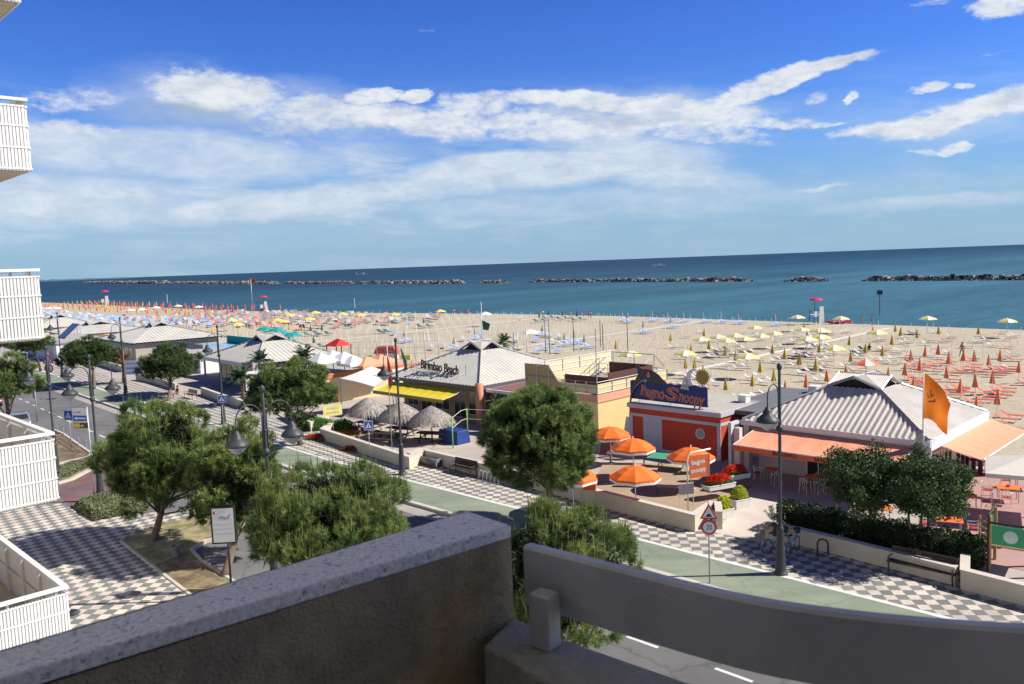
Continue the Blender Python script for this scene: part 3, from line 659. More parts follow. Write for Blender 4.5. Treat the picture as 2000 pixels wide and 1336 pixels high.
def leafy_tree(px, cpx, D, rx, rz, label, seed, n=15000, stems=3, ry=None):
    b = P(px[0], px[1], .4); d = ray(*cpx); c = Vector((0, 0, H))+d*(D/d.y); t = T('leafy_tree', label, 'tree', b, 0, 'small bushy trees by the cafe')
    o, cs = bushy(t, c-b, rx, ry or rx, rz, n, .055, 40, seed, [oliveD, oliveL])
    for k in range(stems):
        q = (c-b)+Vector((rnd.uniform(-.5, .5)*rx, rnd.uniform(-.3, .3)*rx, -.25*rz)); mb = MB(); m_ = q*.5+Vector((rnd.uniform(-.2, .2), 0, -.2))
        mb.tube([(0, 0, -.2), q*.25, m_, q], [.09, .075, .06, .03], 6); mb.obj('trunk', bark, t, True)
    return t
leafy_tree((1697, 1052), (1690, 936), 36.0, 1.85, 1.6, 'left of the two bushy trees in front of the cafe awning', 31, 18000, ry=2.5)
leafy_tree((1797, 1066), (1812, 950), 34.4, 2.0, 1.75, 'right of the two bushy trees, forked trunk behind the hedge', 32, 20000, ry=2.6)
def hedge(name, px, z, dx, dy, dz, label, seed, n, mats, rz=SR, cat='hedge', grp='hedges behind the low wall', at=None):
    b = at or P(px[0], px[1], z); t = T(name, label, cat, b, rz, grp); global NR; NR = np.random.default_rng(seed)
    pos = NR.uniform(-1, 1, (n, 3)); ax = NR.integers(0, 3, n); sg = np.where(NR.random(n) < .5, -1, 1); pos[np.arange(n), ax] = sg*NR.uniform(.75, 1.08, n)
    r = np.linalg.norm(pos[:, :2], axis=1, keepdims=True); pos = pos*np.where(r > 1.15, 1.15/r, 1)
    pos *= np.array([dx, dy, dz])*(1+.12*np.sin(pos[:, :1]*9+seed)); pos[:, 2] += dz
    V, Fq = leafquads(pos, .06); np_mesh('foliage', V, Fq, (NR.random(len(Fq)) < .3).astype(int), mats, t)
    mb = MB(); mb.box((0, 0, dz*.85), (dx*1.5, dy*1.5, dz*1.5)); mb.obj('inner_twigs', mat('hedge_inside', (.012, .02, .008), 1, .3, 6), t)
    return t
for s_, L_h, lb, sd_ in ((17.2, 1.55, 'dark hedge beside the two bicycles', 41), (14.0, 1.5, 'dark hedge under the two bushy trees', 42), (11.1, 1.05, 'dark hedge between the long bench and the green slide', 43)):
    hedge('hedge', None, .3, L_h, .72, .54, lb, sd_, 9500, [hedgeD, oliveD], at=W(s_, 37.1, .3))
lav = leafmat('grey_green_shrub', (.17, .20, .10), (.24, .26, .15), .2)
lawnsh = leafmat('fresh_ground_cover', (.10, .14, .05), (.16, .19, .08), .2)
def bed(px, z, label, seed, n, hgt, m, name='low_shrub', lf=.07):
    q = [P(x, y, z) for x, y in px]; c = sum(q, Vector())/len(q); t = T(name, label, 'shrub', c, 0, 'low shrub beds on the street islands'); global NR; NR = np.random.default_rng(seed)
    # sample the polygon by triangles from its centre
    tri = [(q[i]-c, q[(i+1) % len(q)]-c) for i in range(len(q))]; ar = np.array([abs(a.x*b.y-a.y*b.x) for a, b in tri]); idx = NR.choice(len(tri), n, p=ar/ar.sum())
    A_ = np.array([tuple(a) for a, b in tri])[idx]; B_ = np.array([tuple(b) for a, b in tri])[idx]; u = np.sqrt(NR.random((n, 1))); v = NR.random((n, 1))
    pos = A_*(u*(1-v))+B_*(u*v); edge = np.clip((1-u)*5, 0, 1); bump = .55+.45*np.sin(pos[:, :1]*3.1+seed)*np.cos(pos[:, 1:2]*2.7)
    pos[:, 2:3] = hgt*(.25+.75*edge)*(.7+.3*bump)*NR.uniform(.5, 1, (n, 1)); V, Fq = leafquads(pos, lf, 1.0)
    np_mesh('foliage', V, Fq, (NR.random(len(Fq)) < .3).astype(int), m, t); return t
bed([(146, 988), (180, 972), (235, 965), (290, 971), (290, 997), (215, 1012), (184, 1018), (160, 1006)], .12, 'grey green shrub bed around the foot of the double lamp', 51, 26000, .55, [lav, lawnsh])
bed([(110, 914), (180, 894), (188, 906), (140, 929), (112, 938)], .12, 'grey green shrub bed beside the red asphalt', 52, 10000, .3, [lav, lawnsh])
# ------------------------------------------------------------ street lamps
def lamp_head(parent, x, z, r=.36):
    k = 1.28; mb = MB(); mb.lathe([(a*k, b*k if b < .5 else b) for a, b in [(.02, .62), (.065, .60), (.075, .54), (.10, .40), (.13, .36), (.145, .26), (.20, .22), (.33, .10), (.36, .04), (.36, .0), (.33, .0)]], 18, (x, 0, z)); h = mb.obj('lamp_shade', dark, parent, True)
    mb = MB(); mb.lathe([(.32*k, .02), (.27*k, -.08*k), (.16*k, -.2*k), (.05*k, -.27*k), (.0, -.28*k)], 16, (x, 0, z)); mb.obj('lamp_glass', mat('lamp_diffuser', (.42, .43, .42), .25, .05, 4, spec=.6), h, True)
def make_lamp(double):
    t = T('street_lamp', '', 'street lamp')
    mb = MB(); mb.lathe([(.30, 0), (.30, .06), (.24, .10), (.225, .25), (.17, 1.2), (.14, 1.9), (.155, 1.95), (.12, 2.0), (.075, 2.1), (.065, 6.2), (.06, 8.55), (.03, 8.6)], 14); mb.obj('pole', dark, t, True)
    mb = MB(); mb.lathe([(.06, 6.0), (.13, 6.08), (.15, 6.2), (.11, 6.28), (.065, 6.32)], 14); mb.obj('collar', dark, t, True); mb = MB(); mb.lathe([(.03, 8.55), (.09, 8.64), (.11, 8.74), (.09, 8.84), (.0, 8.92)], 12); mb.obj('finial', dark, t, True); mb = MB(); mb.lathe([(.065, 7.0), (.085, 7.02), (.085, 7.08), (.065, 7.1)], 12); mb.obj('clamp_ring', dark, t, True)
    for sg in ((-1, 1) if double else (-1,)):
        mb = MB(); r = .46 if not double else .56; pts = [(sg*.1, 0, 6.35), (sg*.1, 0, 7.6)]+[(sg*(.1+r-r*math.cos(a)), 0, 7.6+r*1.05*math.sin(a)) for a in [R(x) for x in range(15, 181, 15)]]+[(sg*(.1+2*r), 0, 7.35), (sg*(.1+2*r), 0, 7.15)]
        mb.tube(pts, .028, 8); a = mb.obj('lamp_arm', dark, t, True); lamp_head(t, sg*(.1+2*r), 6.62)
    return t
K1 = Kind(make_lamp(False)); K2 = Kind(make_lamp(True))
for s, lb in ((16.0, 'tall black single lamp nearest the camera, by the bicycles'), (42.4, 'black single lamp by the low wall in front of the thatched parasols'), (70.0, 'black single lamp beside the blue crossing sign at the far pavement'), (98.0, 'black single lamp next to the white and blue notice'), (126.5, 'farthest black single lamp, left of the round pines')):
    K1.put(W(s, 31.9 if s > 20 else 31.4, ZP), R(45), lb, 'single-armed lamps along the promenade')
for p, lb in ((Vector((-10.1, 32.9, .1)), 'double lamp with two hanging shades between the front pines'), (P(197, 975, .1), 'double lamp rising from the grey green shrub bed'), (P(111, 922, .1), 'double lamp just right of the white ribbed balconies')):
    K2.put(p, R(45), lb, 'double-armed lamps on the near side of the street')
# ------------------------------------------------------------ traffic signs
signw = mat('sign_white', (.75, .75, .75), .4, .04); signr = mat('sign_red', (.60, .03, .03), .4, .05); back = mat('sign_back_grey', (.35, .36, .37), .5, .05)
def pole(t, h, r=.03, x=0, m=steel, name='pole'):
    mb = MB(); mb.tube([(x, 0, 0), (x, 0, h)], r, 8); return mb.obj(name, m, t, True)
def crossing(loc, rz, h, label, sz=.62):
    t = T('crossing_sign', label, 'road sign', loc, rz, 'blue pedestrian crossing signs'); pole(t, h)
    z = h-sz/2-.02; mb = MB(); mb.bb(-sz/2, sz/2, -.06, -.035, z-sz/2, z+sz/2); pl = mb.obj('sign_plate', [signblue], t, bevel=.01)
    mb = MB(); k = sz/2; mb.bb(-k, k, -.063, -.0605, z+k-.025, z+k); mb.bb(-k, k, -.063, -.0605, z-k, z-k+.025); mb.bb(-k, -k+.025, -.063, -.0605, z-k+.026, z+k-.026); mb.bb(k-.025, k, -.063, -.0605, z-k+.026, z+k-.026)
    mb.prismv([(-.7*k, z-.62*k), (.7*k, z-.62*k), (0, z+.68*k)], -.066, -.061); f = mb.obj('white_triangle', signw, pl)
    mb = MB(); w = .09*k/.31
    for poly in ([(-.02, .18), (.05, .18), (.06, .02), (-.03, .02)], [(-.03, .02), (.02, .02), (-.06, -.30), (-.12, -.30)], [(.01, .02), (.06, .02), (.13, -.28), (.07, -.30)], [(-.02, .16), (-.15, .02), (-.12, .0), (0, .12)], [(.04, .16), (.15, .05), (.13, .02), (.03, .1)], [(-.02, .21), (.05, .21), (.05, .28), (-.02, .28)]):
        mb.prismv([(x*k*1.3, z-.1*k+y*k*1.5) for x, y in poly], -.069, -.0665)
    for q_ in (-.42, -.1, .25): mb.prismv([((q_)*k, z-.52*k), ((q_+.16)*k, z-.52*k), ((q_+.2)*k, z-.6*k), ((q_-.02)*k, z-.6*k)], -.069, -.0665)
    mb.obj('walking_figure', blackp, pl); return t
crossing(P(723, 897, ZP), R(12), 2.75, 'blue crossing sign in front of the low wall by the picnic tables')
crossing(P(140, 876, .1), R(-12), 3.1, 'blue crossing sign on the pole beside the street arrow sign', .78)
crossing(P(437, 836, ZP), R(8), 2.9, 'blue crossing sign beside the broad pine by the flower bed')
crossing(P(55, 716, ZP), R(0), 2.9, 'small faraway blue crossing sign near the left balconies')
t = T('road_sign', 'red triangle sign over a round 30 limit sign on one pole', 'road sign', P(1386, 1139, ZP), R(-8)); pole(t, 3.45, .03, 0, back)
mb = MB(); mb.prismv([(-.36, 2.72), (.36, 2.72), (0, 3.36)], -.06, -.035); a = mb.obj('triangle_plate', signr, t, bevel=.01); mb = MB(); mb.prismv([(-.26, 2.78), (.26, 2.78), (0, 3.24)], -.064, -.0605); mb.obj('white_field', signw, a)
mb = MB(); mb.prismv([(-.16, 2.81), (.16, 2.81), (.12, 2.84), (.05, 2.93), (0, 2.95), (-.05, 2.92), (-.1, 2.84)], -.068, -.0645); mb.obj('bump_symbol', blackp, a)
def disc(mb, r, z, y0, y1, n=28, x=0): mb.prismv([(x+r*math.cos(2*math.pi*k/n), z+r*math.sin(2*math.pi*k/n)) for k in range(n)], y0, y1)
mb = MB(); disc(mb, .31, 2.37, -.06, -.035); a = mb.obj('round_plate', signr, t); mb = MB(); disc(mb, .235, 2.37, -.064, -.0605); mb.obj('white_field', signw, a)
text('30', .3, blackp, a, (0, -.066, 2.37), (R(90), 0, 0), 'number', .002, .8)
t = T('road_sign', 'red triangle sign over a round red sign on pale plates, far left', 'road sign', P(100, 762, ZP), R(0)); pole(t, 4.6, .05, 0, back)
mb = MB(); mb.prismv([(-.7, 3.3), (.7, 3.3), (0, 4.5)], -.1, -.06); a = mb.obj('triangle_plate', signr, t); mb = MB(); mb.prismv([(-.48, 3.42), (.48, 3.42), (0, 4.2)], -.106, -.101); mb.obj('white_field', signw, a)
mb = MB(); disc(mb, .55, 2.7, -.1, -.06); a = mb.obj('round_plate', signr, t); mb = MB(); disc(mb, .4, 2.7, -.106, -.101); mb.obj('white_field', signw, a); mb = MB(); mb.bb(-.1, .1, -.11, -.107, 2.45, 2.95); mb.obj('symbol', blackp, a)
# street direction sign
t = T('direction_sign', 'white street direction sign with a blue bar and white arrow', 'road sign', P(186, 985, .1), R(-14)); pole(t, 5.9, .035, .0, steel)
mb = MB(); mb.bb(-.98, 0, -.05, -.02, 5.0, 5.8); a = mb.obj('sign_plate', signw, t); mb = MB(); mb.bb(-.98, -.02, -.056, -.051, 5.04, 5.38); mb.obj('blue_bar', signblue, a)
mb = MB(); mb.prismv([(-.93, 5.21), (-.72, 5.31), (-.72, 5.25), (-.08, 5.25), (-.08, 5.17), (-.72, 5.17), (-.72, 5.11)], -.061, -.0565); mb.obj('arrow', signw, a)
mb = MB()
for k in range(7): mb.bb(-.88+k*.07, -.84+k*.07, -.054, -.051, 5.52, 5.58+(.05 if k in (0, 4, 5, 6) else 0))
mb.obj('worn_lettering', mat('grey_ink', (.1, .12, .3), .6), a)
mb = MB(); mb.bb(-.98, 0, -.05, -.02, 4.62, 4.94); a = mb.obj('brown_plate', mat('brown_plate', (.10, .06, .04), .5, .2), t); mb = MB(); mb.bb(-.95, -.55, -.055, -.051, 4.66, 4.90); mb.bb(-.5, -.3, -.055, -.051, 4.7, 4.82); mb.obj('yellow_mark', yellow, a)
t = T('guide_post', 'thin grey post with no plate beyond the silver car', 'post', P(73, 822, .05), 0); pole(t, 4.4, .06, 0, back); mb = MB(); mb.bb(-.2, -.1, -.02, .1, 2.2, 4.3); mb.obj('thin_plate', back, t)
# white notice board on a post in front of the pine
t = T('notice_board', 'white framed notice board on a dark post in the dry lawn', 'notice board', P(452, 1152, .15), R(2)); pole(t, 3.6, .05, 0, dark)
mb = MB(); mb.bb(-.58, .42, -.26, -.08, 2.1, 3.7); a = mb.obj('case', blackp, t, bevel=.02); mb = MB(); mb.bb(-.50, .38, -.268, -.261, 2.17, 3.62); f = mb.obj('poster', signw, a)
mb = MB()
for zz in (2.55, 2.75, 2.95): mb.bb(-.42, .3, -.272, -.269, zz, zz+.012)
mb.prismv([(-.3, 3.2), (-.1, 3.32), (.1, 3.24), (.25, 3.4), (.2, 3.16), (0, 3.14)], -.272, -.269); mb.obj('printed_lines', mat('faded_print', (.38, .40, .48), .7), f); mb = MB(); mb.bb(-.46, -.38, -.272, -.269, 3.38, 3.5); mb.obj('red_mark', signr, f)
t = T('litter_bin', 'small grey round bin standing in the dry lawn', 'bin', P(344, 1086, .15)); mb = MB(); mb.lathe([(.17, 0), (.20, .4), (.22, .44), (.22, .5), (.18, .5), (.17, .42), (0, .42)], 16); mb.obj('bin_body', mat('bin_grey', (.16, .18, .18), .6), t, True)
# far-left handrail on the island
t = T('pedestrian_barrier', 'low metal barrier along the planted kerb', 'barrier', P(112, 846, .1), 0); q2 = P(170, 882, .1)-P(112, 846, .1); mb = MB(); mb.tube([(0, 0, .95), (q2.x, q2.y, .95)], .025, 6); mb.tube([(0, 0, .5), (q2.x, q2.y, .5)], .02, 6); mb.obj('rail', steel, t)
for k in range(5): mb = MB(); mb.tube([(q2.x*k/4, q2.y*k/4, 0), (q2.x*k/4, q2.y*k/4, .95)], .025, 6); mb.obj('post', steel, t)
# ------------------------------------------------------------ clubhouses
roofm = mat('corrugated_sheet', (.60, .55, .49), .55, .08, .9, .1, 40, col2=(.52, .49, .44), c2s=.5)
roofm2 = mat('pale_corrugated_sheet', (.56, .53, .46), .6, .08, .9, col2=(.49, .48, .43), c2s=.5)
fascia = mat('white_fascia', (.70, .69, .68), .6, .06, 1.5)
flash_ = mat('grey_flashing', (.40, .40, .40), .5, .1, 2, metal=.2)
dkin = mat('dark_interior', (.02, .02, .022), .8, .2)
def slope(mb, A, B, C, D, n, amp, prof=(0, 1, 1, 0)):
    """ribbed sheet from eave A-B up to the short edge D-C"""
    A, B, C, D = map(Vector, (A, B, C, D)); e = (B-A); L = e.length; e.normalize()
    la = (D-A).dot(e); lb = (B-C).dot(e); up = (D-A)-e*la; nrm = e.cross(up).normalized()
    if nrm.z < 0: nrm = -nrm
    k = len(prof); m = n*k; base = len(mb.v)
    for i in range(m+1):
        x = L*i/m; h = 1.0
        if la > 1e-4: h = min(h, x/la)
        if lb > 1e-4: h = min(h, (L-x)/lb)
        o = nrm*(amp*prof[i % k]); p = A+e*x; mb.v += [tuple(p+o), tuple(p+up*max(h, 1e-3)+o)]
    for i in range(m): j = base+2*i; mb.f.append((j, j+2, j+3, j+1)); mb.m.append(mb.mi)
def hip_roof(t, x0, x1, y0, y1, ze, zc, cp, m, rib=.32, amp=.05, ztop=None, capm=None, thick=.12, capx=None):
    cx, cy = (x0+x1)/2, (y0+y1)/2; E4 = [(x0, y0), (x1, y0), (x1, y1), (x0, y1)]; cxh, cyh = (cp, cp)
    C4 = [(cx-cxh, cy-cyh), (cx+cxh, cy-cyh), (cx+cxh, cy+cyh), (cx-cxh, cy+cyh)]
    mb = MB()
    for i in range(4):
        a, b = E4[i], E4[(i+1) % 4]; c, d = C4[(i+1) % 4], C4[i]; L = math.hypot(b[0]-a[0], b[1]-a[1])
        slope(mb, (*a, ze), (*b, ze), (*c, zc), (*d, zc), int(L/rib), amp)
    r = mb.obj('roof', m, t)
    mb = MB()
    for i in range(4):
        a, d = Vector((*E4[i], ze+.07)), Vector((*C4[i], zc+.07)); mb.tube([a, d], .085, 4)
    mb.obj('hip_flashing', flash_, r)
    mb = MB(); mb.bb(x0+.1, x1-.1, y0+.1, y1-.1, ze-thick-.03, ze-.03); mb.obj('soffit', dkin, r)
    if ztop:
        w = cp*1.08; z0 = zc+.06; pk = [(cx, cy-w, ztop), (cx+w, cy, ztop), (cx, cy+w, ztop), (cx-w, cy, ztop)]
        q = [(cx-w, cy-w, z0), (cx+w, cy-w, z0), (cx+w, cy+w, z0), (cx-w, cy+w, z0)]; c = Vector((cx, cy, ztop)); mb = MB()
        for i in range(4):
            p_, qa, qb = Vector(pk[i]), Vector(q[i]), Vector(q[(i+1) % 4])
            for qq in (qa, qb):
                # ribbed triangle: ridge p_-c, valley corner qq
                n = 14; eav = qq-p_; rid = c-p_; nr = eav.cross(rid).normalized()
                if nr.z < 0: nr = -nr
                base = len(mb.v)
                for k in range(n*2+1):
                    u = k/(n*2); o = nr*(.04 if k % 2 else 0); top = p_+rid*u; bot = p_.lerp(qq, 1)*(1-u)+c*u
                    mb.v += [tuple(top+o), tuple(bot+o)]
                for k in range(n*2): j = base+2*k; mb.f.append((j, j+2, j+3, j+1)); mb.m.append(0)
        cp_ = mb.obj('roof_cap', capm or m, r)
        mb = MB()
        for i in range(4): mb.tube([q[i], pk[i], q[(i+1) % 4]], .09, 4); mb.tube([pk[i], c], .06, 4)
        mb.obj('gable_trim', flash_, r)
        mb = MB(); w2 = w-.25
        mb.bb(cx-w2, cx+w2, cy-w2, cy+w2, zc-.1, z0+.02)
        for (ax, ay) in ((0, -1), (1, 0), (0, 1), (-1, 0)):
            if ax == 0: mb.add([(cx-w2, cy+ay*w2, z0), (cx+w2, cy+ay*w2, z0), (cx, cy+ay*w2, ztop-.12)], [(0, 1, 2)])
            else: mb.add([(cx+ax*w2, cy-w2, z0), (cx+ax*w2, cy+w2, z0), (cx+ax*w2, cy, ztop-.12)], [(0, 1, 2)])
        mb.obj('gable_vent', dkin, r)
    return r
def awning(t, x0, x1, yw, yf, zw, zf, m, mv, name='awning', val=.28, scal=0, axis='y', sag=0.0):
    """cloth from the wall line yw out to yf; valance hangs from the outer edge"""
    def q(x, y, z): return (x, y, z) if axis == 'y' else (y, x, z)
    mb = MB(); n = max(2, int(abs(x1-x0)/.6)); mm = 6
    for i in range(n+1):
        for j in range(mm+1):
            u = j/mm; x = x0+(x1-x0)*i/n; y = yw+(yf-yw)*u; z = zw+(zf-zw)*u-(.035 if i % 2 else 0)*math.sin(math.pi*u)-sag*math.sin(math.pi*u); mb.v.append(q(x, y, z))
    for i in range(n):
        for j in range(mm): a = i*(mm+1)+j; mb.f.append((a, a+mm+1, a+mm+2, a+1)); mb.m.append(0)
    a = mb.obj(name, m, t); mb = MB(); ns = max(2, int(abs(x1-x0)/.35))
    for i in range(ns):
        xa = x0+(x1-x0)*i/ns; xb = x0+(x1-x0)*(i+1)/ns
        for k in range(4 if scal else 1):
            u0, u1 = (k/4, (k+1)/4) if scal else (0, 1); f = lambda u: zf-val-scal*math.sin(math.pi*u)
            A_, B_ = xa+(xb-xa)*u0, xa+(xb-xa)*u1; mb.add([q(A_, yf, zf+.01), q(B_, yf, zf+.01), q(B_, yf, f(u1)), q(A_, yf, f(u0))], [(0, 1, 2, 3)])
    mb.obj('valance', mv, a); mb = MB(); mb.tube([q(x0, yf, zf), q(x1, yf, zf)], .035, 6); mb.tube([q(x0, yw, zw), q(x0, yf, zf)], .02, 5); mb.tube([q(x1, yw, zw), q(x1, yf, zf)], .02, 5); mb.obj('awning_frame', white, a)
    return a
def window(t, mbw, x, z, w, h, y, fr=None, side='front'):
    pass
def openings(t, specs, y, fr, gl=glass, axis='y', out=-1):
    """specs: (kind, x0, x1, z0, z1)"""
    for kd, a, b, z0, z1 in specs:
        def bb(mb, p0, p1, q0, q1, r0, r1):
            if axis == 'y': mb.bb(p0, p1, min(q0, q1), max(q0, q1), r0, r1)
            else: mb.bb(min(q0, q1), max(q0, q1), p0, p1, r0, r1)
        mb = MB(); w = .07; bb(mb, a, a+w, y+out*.05, y+out*.002, z0, z1); bb(mb, b-w, b, y+out*.05, y+out*.002, z0, z1); bb(mb, a+w, b-w, y+out*.05, y+out*.002, z1-w, z1); bb(mb, a+w, b-w, y+out*.05, y+out*.002, z0, z0+w)
        if b-a > 1.3: bb(mb, (a+b)/2-.03, (a+b)/2+.03, y+out*.045, y+out*.002, z0+w, z1-w)
        o = mb.obj(kd, fr, t); mb = MB(); bb(mb, a+w, b-w, y+out*.022, y+out*.001, z0+w, z1-w); mb.obj('pane' if kd == 'window' else 'door_panel', gl, o)
Z0 = ZP
# ---- cafe with the orange awnings (right)
s0, t0 = 20.1, 50.4; t = T('beach_cafe', 'cafe with big ribbed hip roof and two orange awnings at the right', 'cafe', W(s0, t0, Z0, False), SR)
hz = 3.4-Z0; pink = mat('pale_pink_wall', (.60, .52, .50), .85, .06, 1)
mb = MB(); mb.bb(-5.0, 5.0, -3.9, 4.7, 0, hz-.05); mb.obj('wall', pink, t)
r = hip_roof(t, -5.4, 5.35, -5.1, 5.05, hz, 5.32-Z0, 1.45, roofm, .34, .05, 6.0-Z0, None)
mb = MB(); mb.bb(-5.5, 5.45, -5.2, -5.08, hz-.3, hz+.02); mb.bb(-5.5, 5.45, 5.02, 5.14, hz-.3, hz+.02); mb.bb(5.33, 5.47, -5.08, 5.02, hz-.5, hz+.05); mb.bb(-5.5, -5.38, -5.08, 5.02, hz-.3, hz+.02); mb.obj('fascia', fascia, t)
for x, y in ((-4.7, -6.9), (-5.2, -4.9), (5.2, -4.95), (5.2, 4.8), (-5.2, 4.7)): mb = MB(); mb.bb(x-.18, x+.18, y-.18, y+.18, 0, hz-.1); mb.obj('pillar', pink, t, bevel=.01)
openings(t, [('window', -4.7, -3.5, .9, 2.3), ('window', -3.3, -2.1, .9, 2.3), ('door', -1.9, -.4, .02, 2.4), ('window', -.2, 1.2, .4, 2.3), ('door', 1.4, 2.6, .02, 2.4), ('window', 2.8, 4.6, .4, 2.3)], -3.9, white)
openings(t, [('window', -3.5, -2.1, .8, 2.3), ('door', -1.7, -.3, .02, 2.4), ('window', .3, 2.1, .5, 2.3)], 5.0, white, axis='x', out=1)
a = awning(t, -4.45, 4.7, -5.15, -7.95, hz-.38, 2.35, salmon, mat('orange_valance', (.62, .13, .05), .8, .08), val=.32, sag=.05)
lm = mat('black_lettering', (.06, .02, .02), .8)
text('BAGNO', .36, lm, a, (-1.25, -7.97, 2.2), (R(90), 0, 0), 'lettering', .004, 1.05, 0, 'CENTER', .004, 1.1); text('SNOOPY', .36, lm, a, (1.25, -7.97, 2.2), (R(90), 0, 0), 'lettering', .004, 1.05, 0, 'CENTER', .004, 1.1)
awning(t, -3.7, 5.5, 5.5, 7.5, hz-.45, 2.3, mat('bright_salmon_cloth', (.82, .33, .19), .8, .06), white, 'side_awning', .06, 0, 'x', .05)
mb = MB(); mb.bb(-5.95, -5.75, -5.9, -4.9, .3, hz-.1); mb.obj('advert_panel', mat('pale_poster', (.62, .60, .62), .6, .12, 4), t)
mb = MB(); mb.lathe([(0, 0), (.2, .05), (.26, .35), (.1, .6), (0, .62)], 8, (5.0, -5.3, hz+.02)); mb.obj('roof_vent', flash_, t)
def flag(loc, rz, h, label, w, hh, m, emb=None, droop=.5, rp=.03):
    t = T('flagpole', label, 'flag', loc, rz); pole(t, h, rp, 0, steel); mb = MB(); nx, nz = 14, 10
    for i in range(nx+1):
        for j in range(nz+1):
            u, v = i/nx, j/nz; x = u*w*(1-.25*v); z = h-.05-v*hh*(1-.35*u)-droop*u**1.4*w; y = .12*math.sin(u*8+v*2)*u+.05*math.sin(v*5); mb.v.append((x, y, z)); mb.v.append((x, y+.006, z))
    for i in range(nx):
        for j in range(nz):
            a, b, c, d = [2*((i+p)*(nz+1)+j+q) for p, q in ((0, 0), (1, 0), (1, 1), (0, 1))]; mb.f += [(a, b, c, d), (a+1, d+1, c+1, b+1)]; mb.m += [0, 0]
    mb.obj('flag_cloth', m, t, True)
    if emb:
        mb = MB()
        for x, z, dx, dz in emb:
            mb.box((x, .12*math.sin(x/w*8)*x/w-.03, z), (dx, .01, dz), 0)
        mb.obj('emblem', blackp, t)
    return t
fo = leafmat('flag_orange', (.85, .27, .02), (.90, .34, .03), .55, .6)
# ---- flat grey annex
t = T('annex_building', 'low annex with a flat grey sheet roof between the red hut and the cafe', 'building', W(27.5, 52.6, Z0, False), SR)
mb = MB(); mb.bb(-1.2, 3.2, -3.4, 4.6, 0, 2.9); mb.obj('wall', mat('lilac_wall', (.42, .40, .43), .85, .08), t)
mb = MB(); slope(mb, (-1.7, -4.1, 3.12), (6.0, -4.1, 3.12), (6.0, 5.0, 3.35), (-1.7, 5.0, 3.35), 30, .03); mb.bb(-1.7, 6.0, -4.15, -4.08, 2.9, 3.16); mb.bb(-1.75, -1.68, -4.1, 5.0, 2.92, 3.2); mb.obj('roof', mat('grey_roof_sheet', (.12, .125, .135), .6, .12, .8), t)
openings(t, [('door', -.7, .3, .02, 2.2), ('window', -.7, .3, 2.3, 2.8), ('window', .6, 1.8, 1.2, 2.4)], -3.4, trimgrey)
# ---- red hut
s0, t0 = 31.2, 50.2; t = T('beach_hut', 'low red building with lilac trim, white door and round porthole', 'building', W(s0, t0, Z0, False), SR)
redw = mat('brick_red_render', (.50, .065, .035), .9, .1, 1, .2, 50); wx0, wx1, wy = -4.05, 3.25, -3.4
mb = MB(); mb.bb(wx0, wx1, wy, 3.2, 0, 3.0); mb.obj('wall', redw, t)
mb = MB()
for a, b, c, d in ((wx0-.02, wx0+.28, 0, 2.5), (wx1-.25, wx1+.02, 0, 2.5), (wx0+.28, wx1-.25, 2.3, 2.5), (wx0+1.2, wx0+1.5, 0, 2.3), (wx0+2.65, wx0+2.75, 0, 2.3), (wx0+2.75, wx1-.25, 0, .22)): mb.bb(a, b, wy-.04, wy+.02, c, d)
mb.bb(wx1-.02, wx1+.03, wy+.02, 3.2, 2.3, 2.5); mb.obj('trim', trimgrey, t)
mb = MB(); mb.bb(wx0-.12, wx1+.12, wy-.14, 3.3, 2.9, 3.2); mb.obj('cornice', trimgrey, t)
mb = MB(); mb.bb(wx0, wx1, wy, 3.2, 3.2, 3.215); mb.obj('roof', mat('roof_gravel', (.42, .40, .35), .95, .15, 2), t)
mb = MB(); mb.bb(wx0+1.5, wx0+2.65, wy-.03, wy-.005, .02, 2.3); d_ = mb.obj('door', mat('lilac_door', (.46, .46, .52), .7, .06), t); mb = MB(); mb.bb(wx0+2.5, wx0+2.56, wy-.08, wy-.03, 1.0, 1.15); mb.obj('handle', steel, d_)
mb = MB(); disc(mb, .36, 1.65, wy-.06, wy-.001, 28, 1.75); p_ = mb.obj('porthole', trimgrey, t); mb = MB(); disc(mb, .27, 1.65, wy-.07, wy-.0605, 28, 1.75); mb.obj('pane', mat('porthole_pane', (.25, .27, .30), .3, .1), p_)
# ---- roof sign of the red hut
t = T('roof_sign', 'big blue roof sign with orange script, leaping dolphin, little sailboat and sun', 'sign', W(s0+.35, t0-2.9, Z0+3.2, False), SR)
navy = mat('sign_navy', (.012, .035, .17), .45, .05); zb = .22
bd = [(-3.95, zb), (2.35, zb-.06), (2.35, zb+1.25)]; 
for i in range(30): x = 2.35-(i+1)*6.3/30; bd.append((x, zb+1.3+.055*math.sin(i*2.1)+.03*(i % 2)))
mb = MB(); mb.prismv(bd, 0, .05); b_ = mb.obj('board', navy, t)
mb = MB()
for i in range(26):
    x = -2.0+i*4.3/26; mb.prismv([(x, zb+1.30+.05*math.sin(i)), (x+.19, zb+1.30+.05*math.sin(i+1)), (x+.14, zb+1.40+.05*math.sin(i*1.7)), (x+.04, zb+1.41+.04*math.cos(i*2))], -.012, .055)
mb.obj('wave_foam', white, b_)
ins = mat('letter_pink', (.85, .55, .42), .6); ore = mat('letter_orange', (.80, .30, .17), .6, .05)
def fit_text(body, w, h, m, parent, x, y, z, rot, of, shear=.14):
    o = text(body, h, m, parent, (x, y, z), rot, 'lettering', .004, 1, shear, 'LEFT', of); xs = [v.co.x for v in o.data.vertices]; o.scale = (w/(max(xs)-min(xs)), 1, 1); o.location.x = x-min(xs)*o.scale[0]; return o
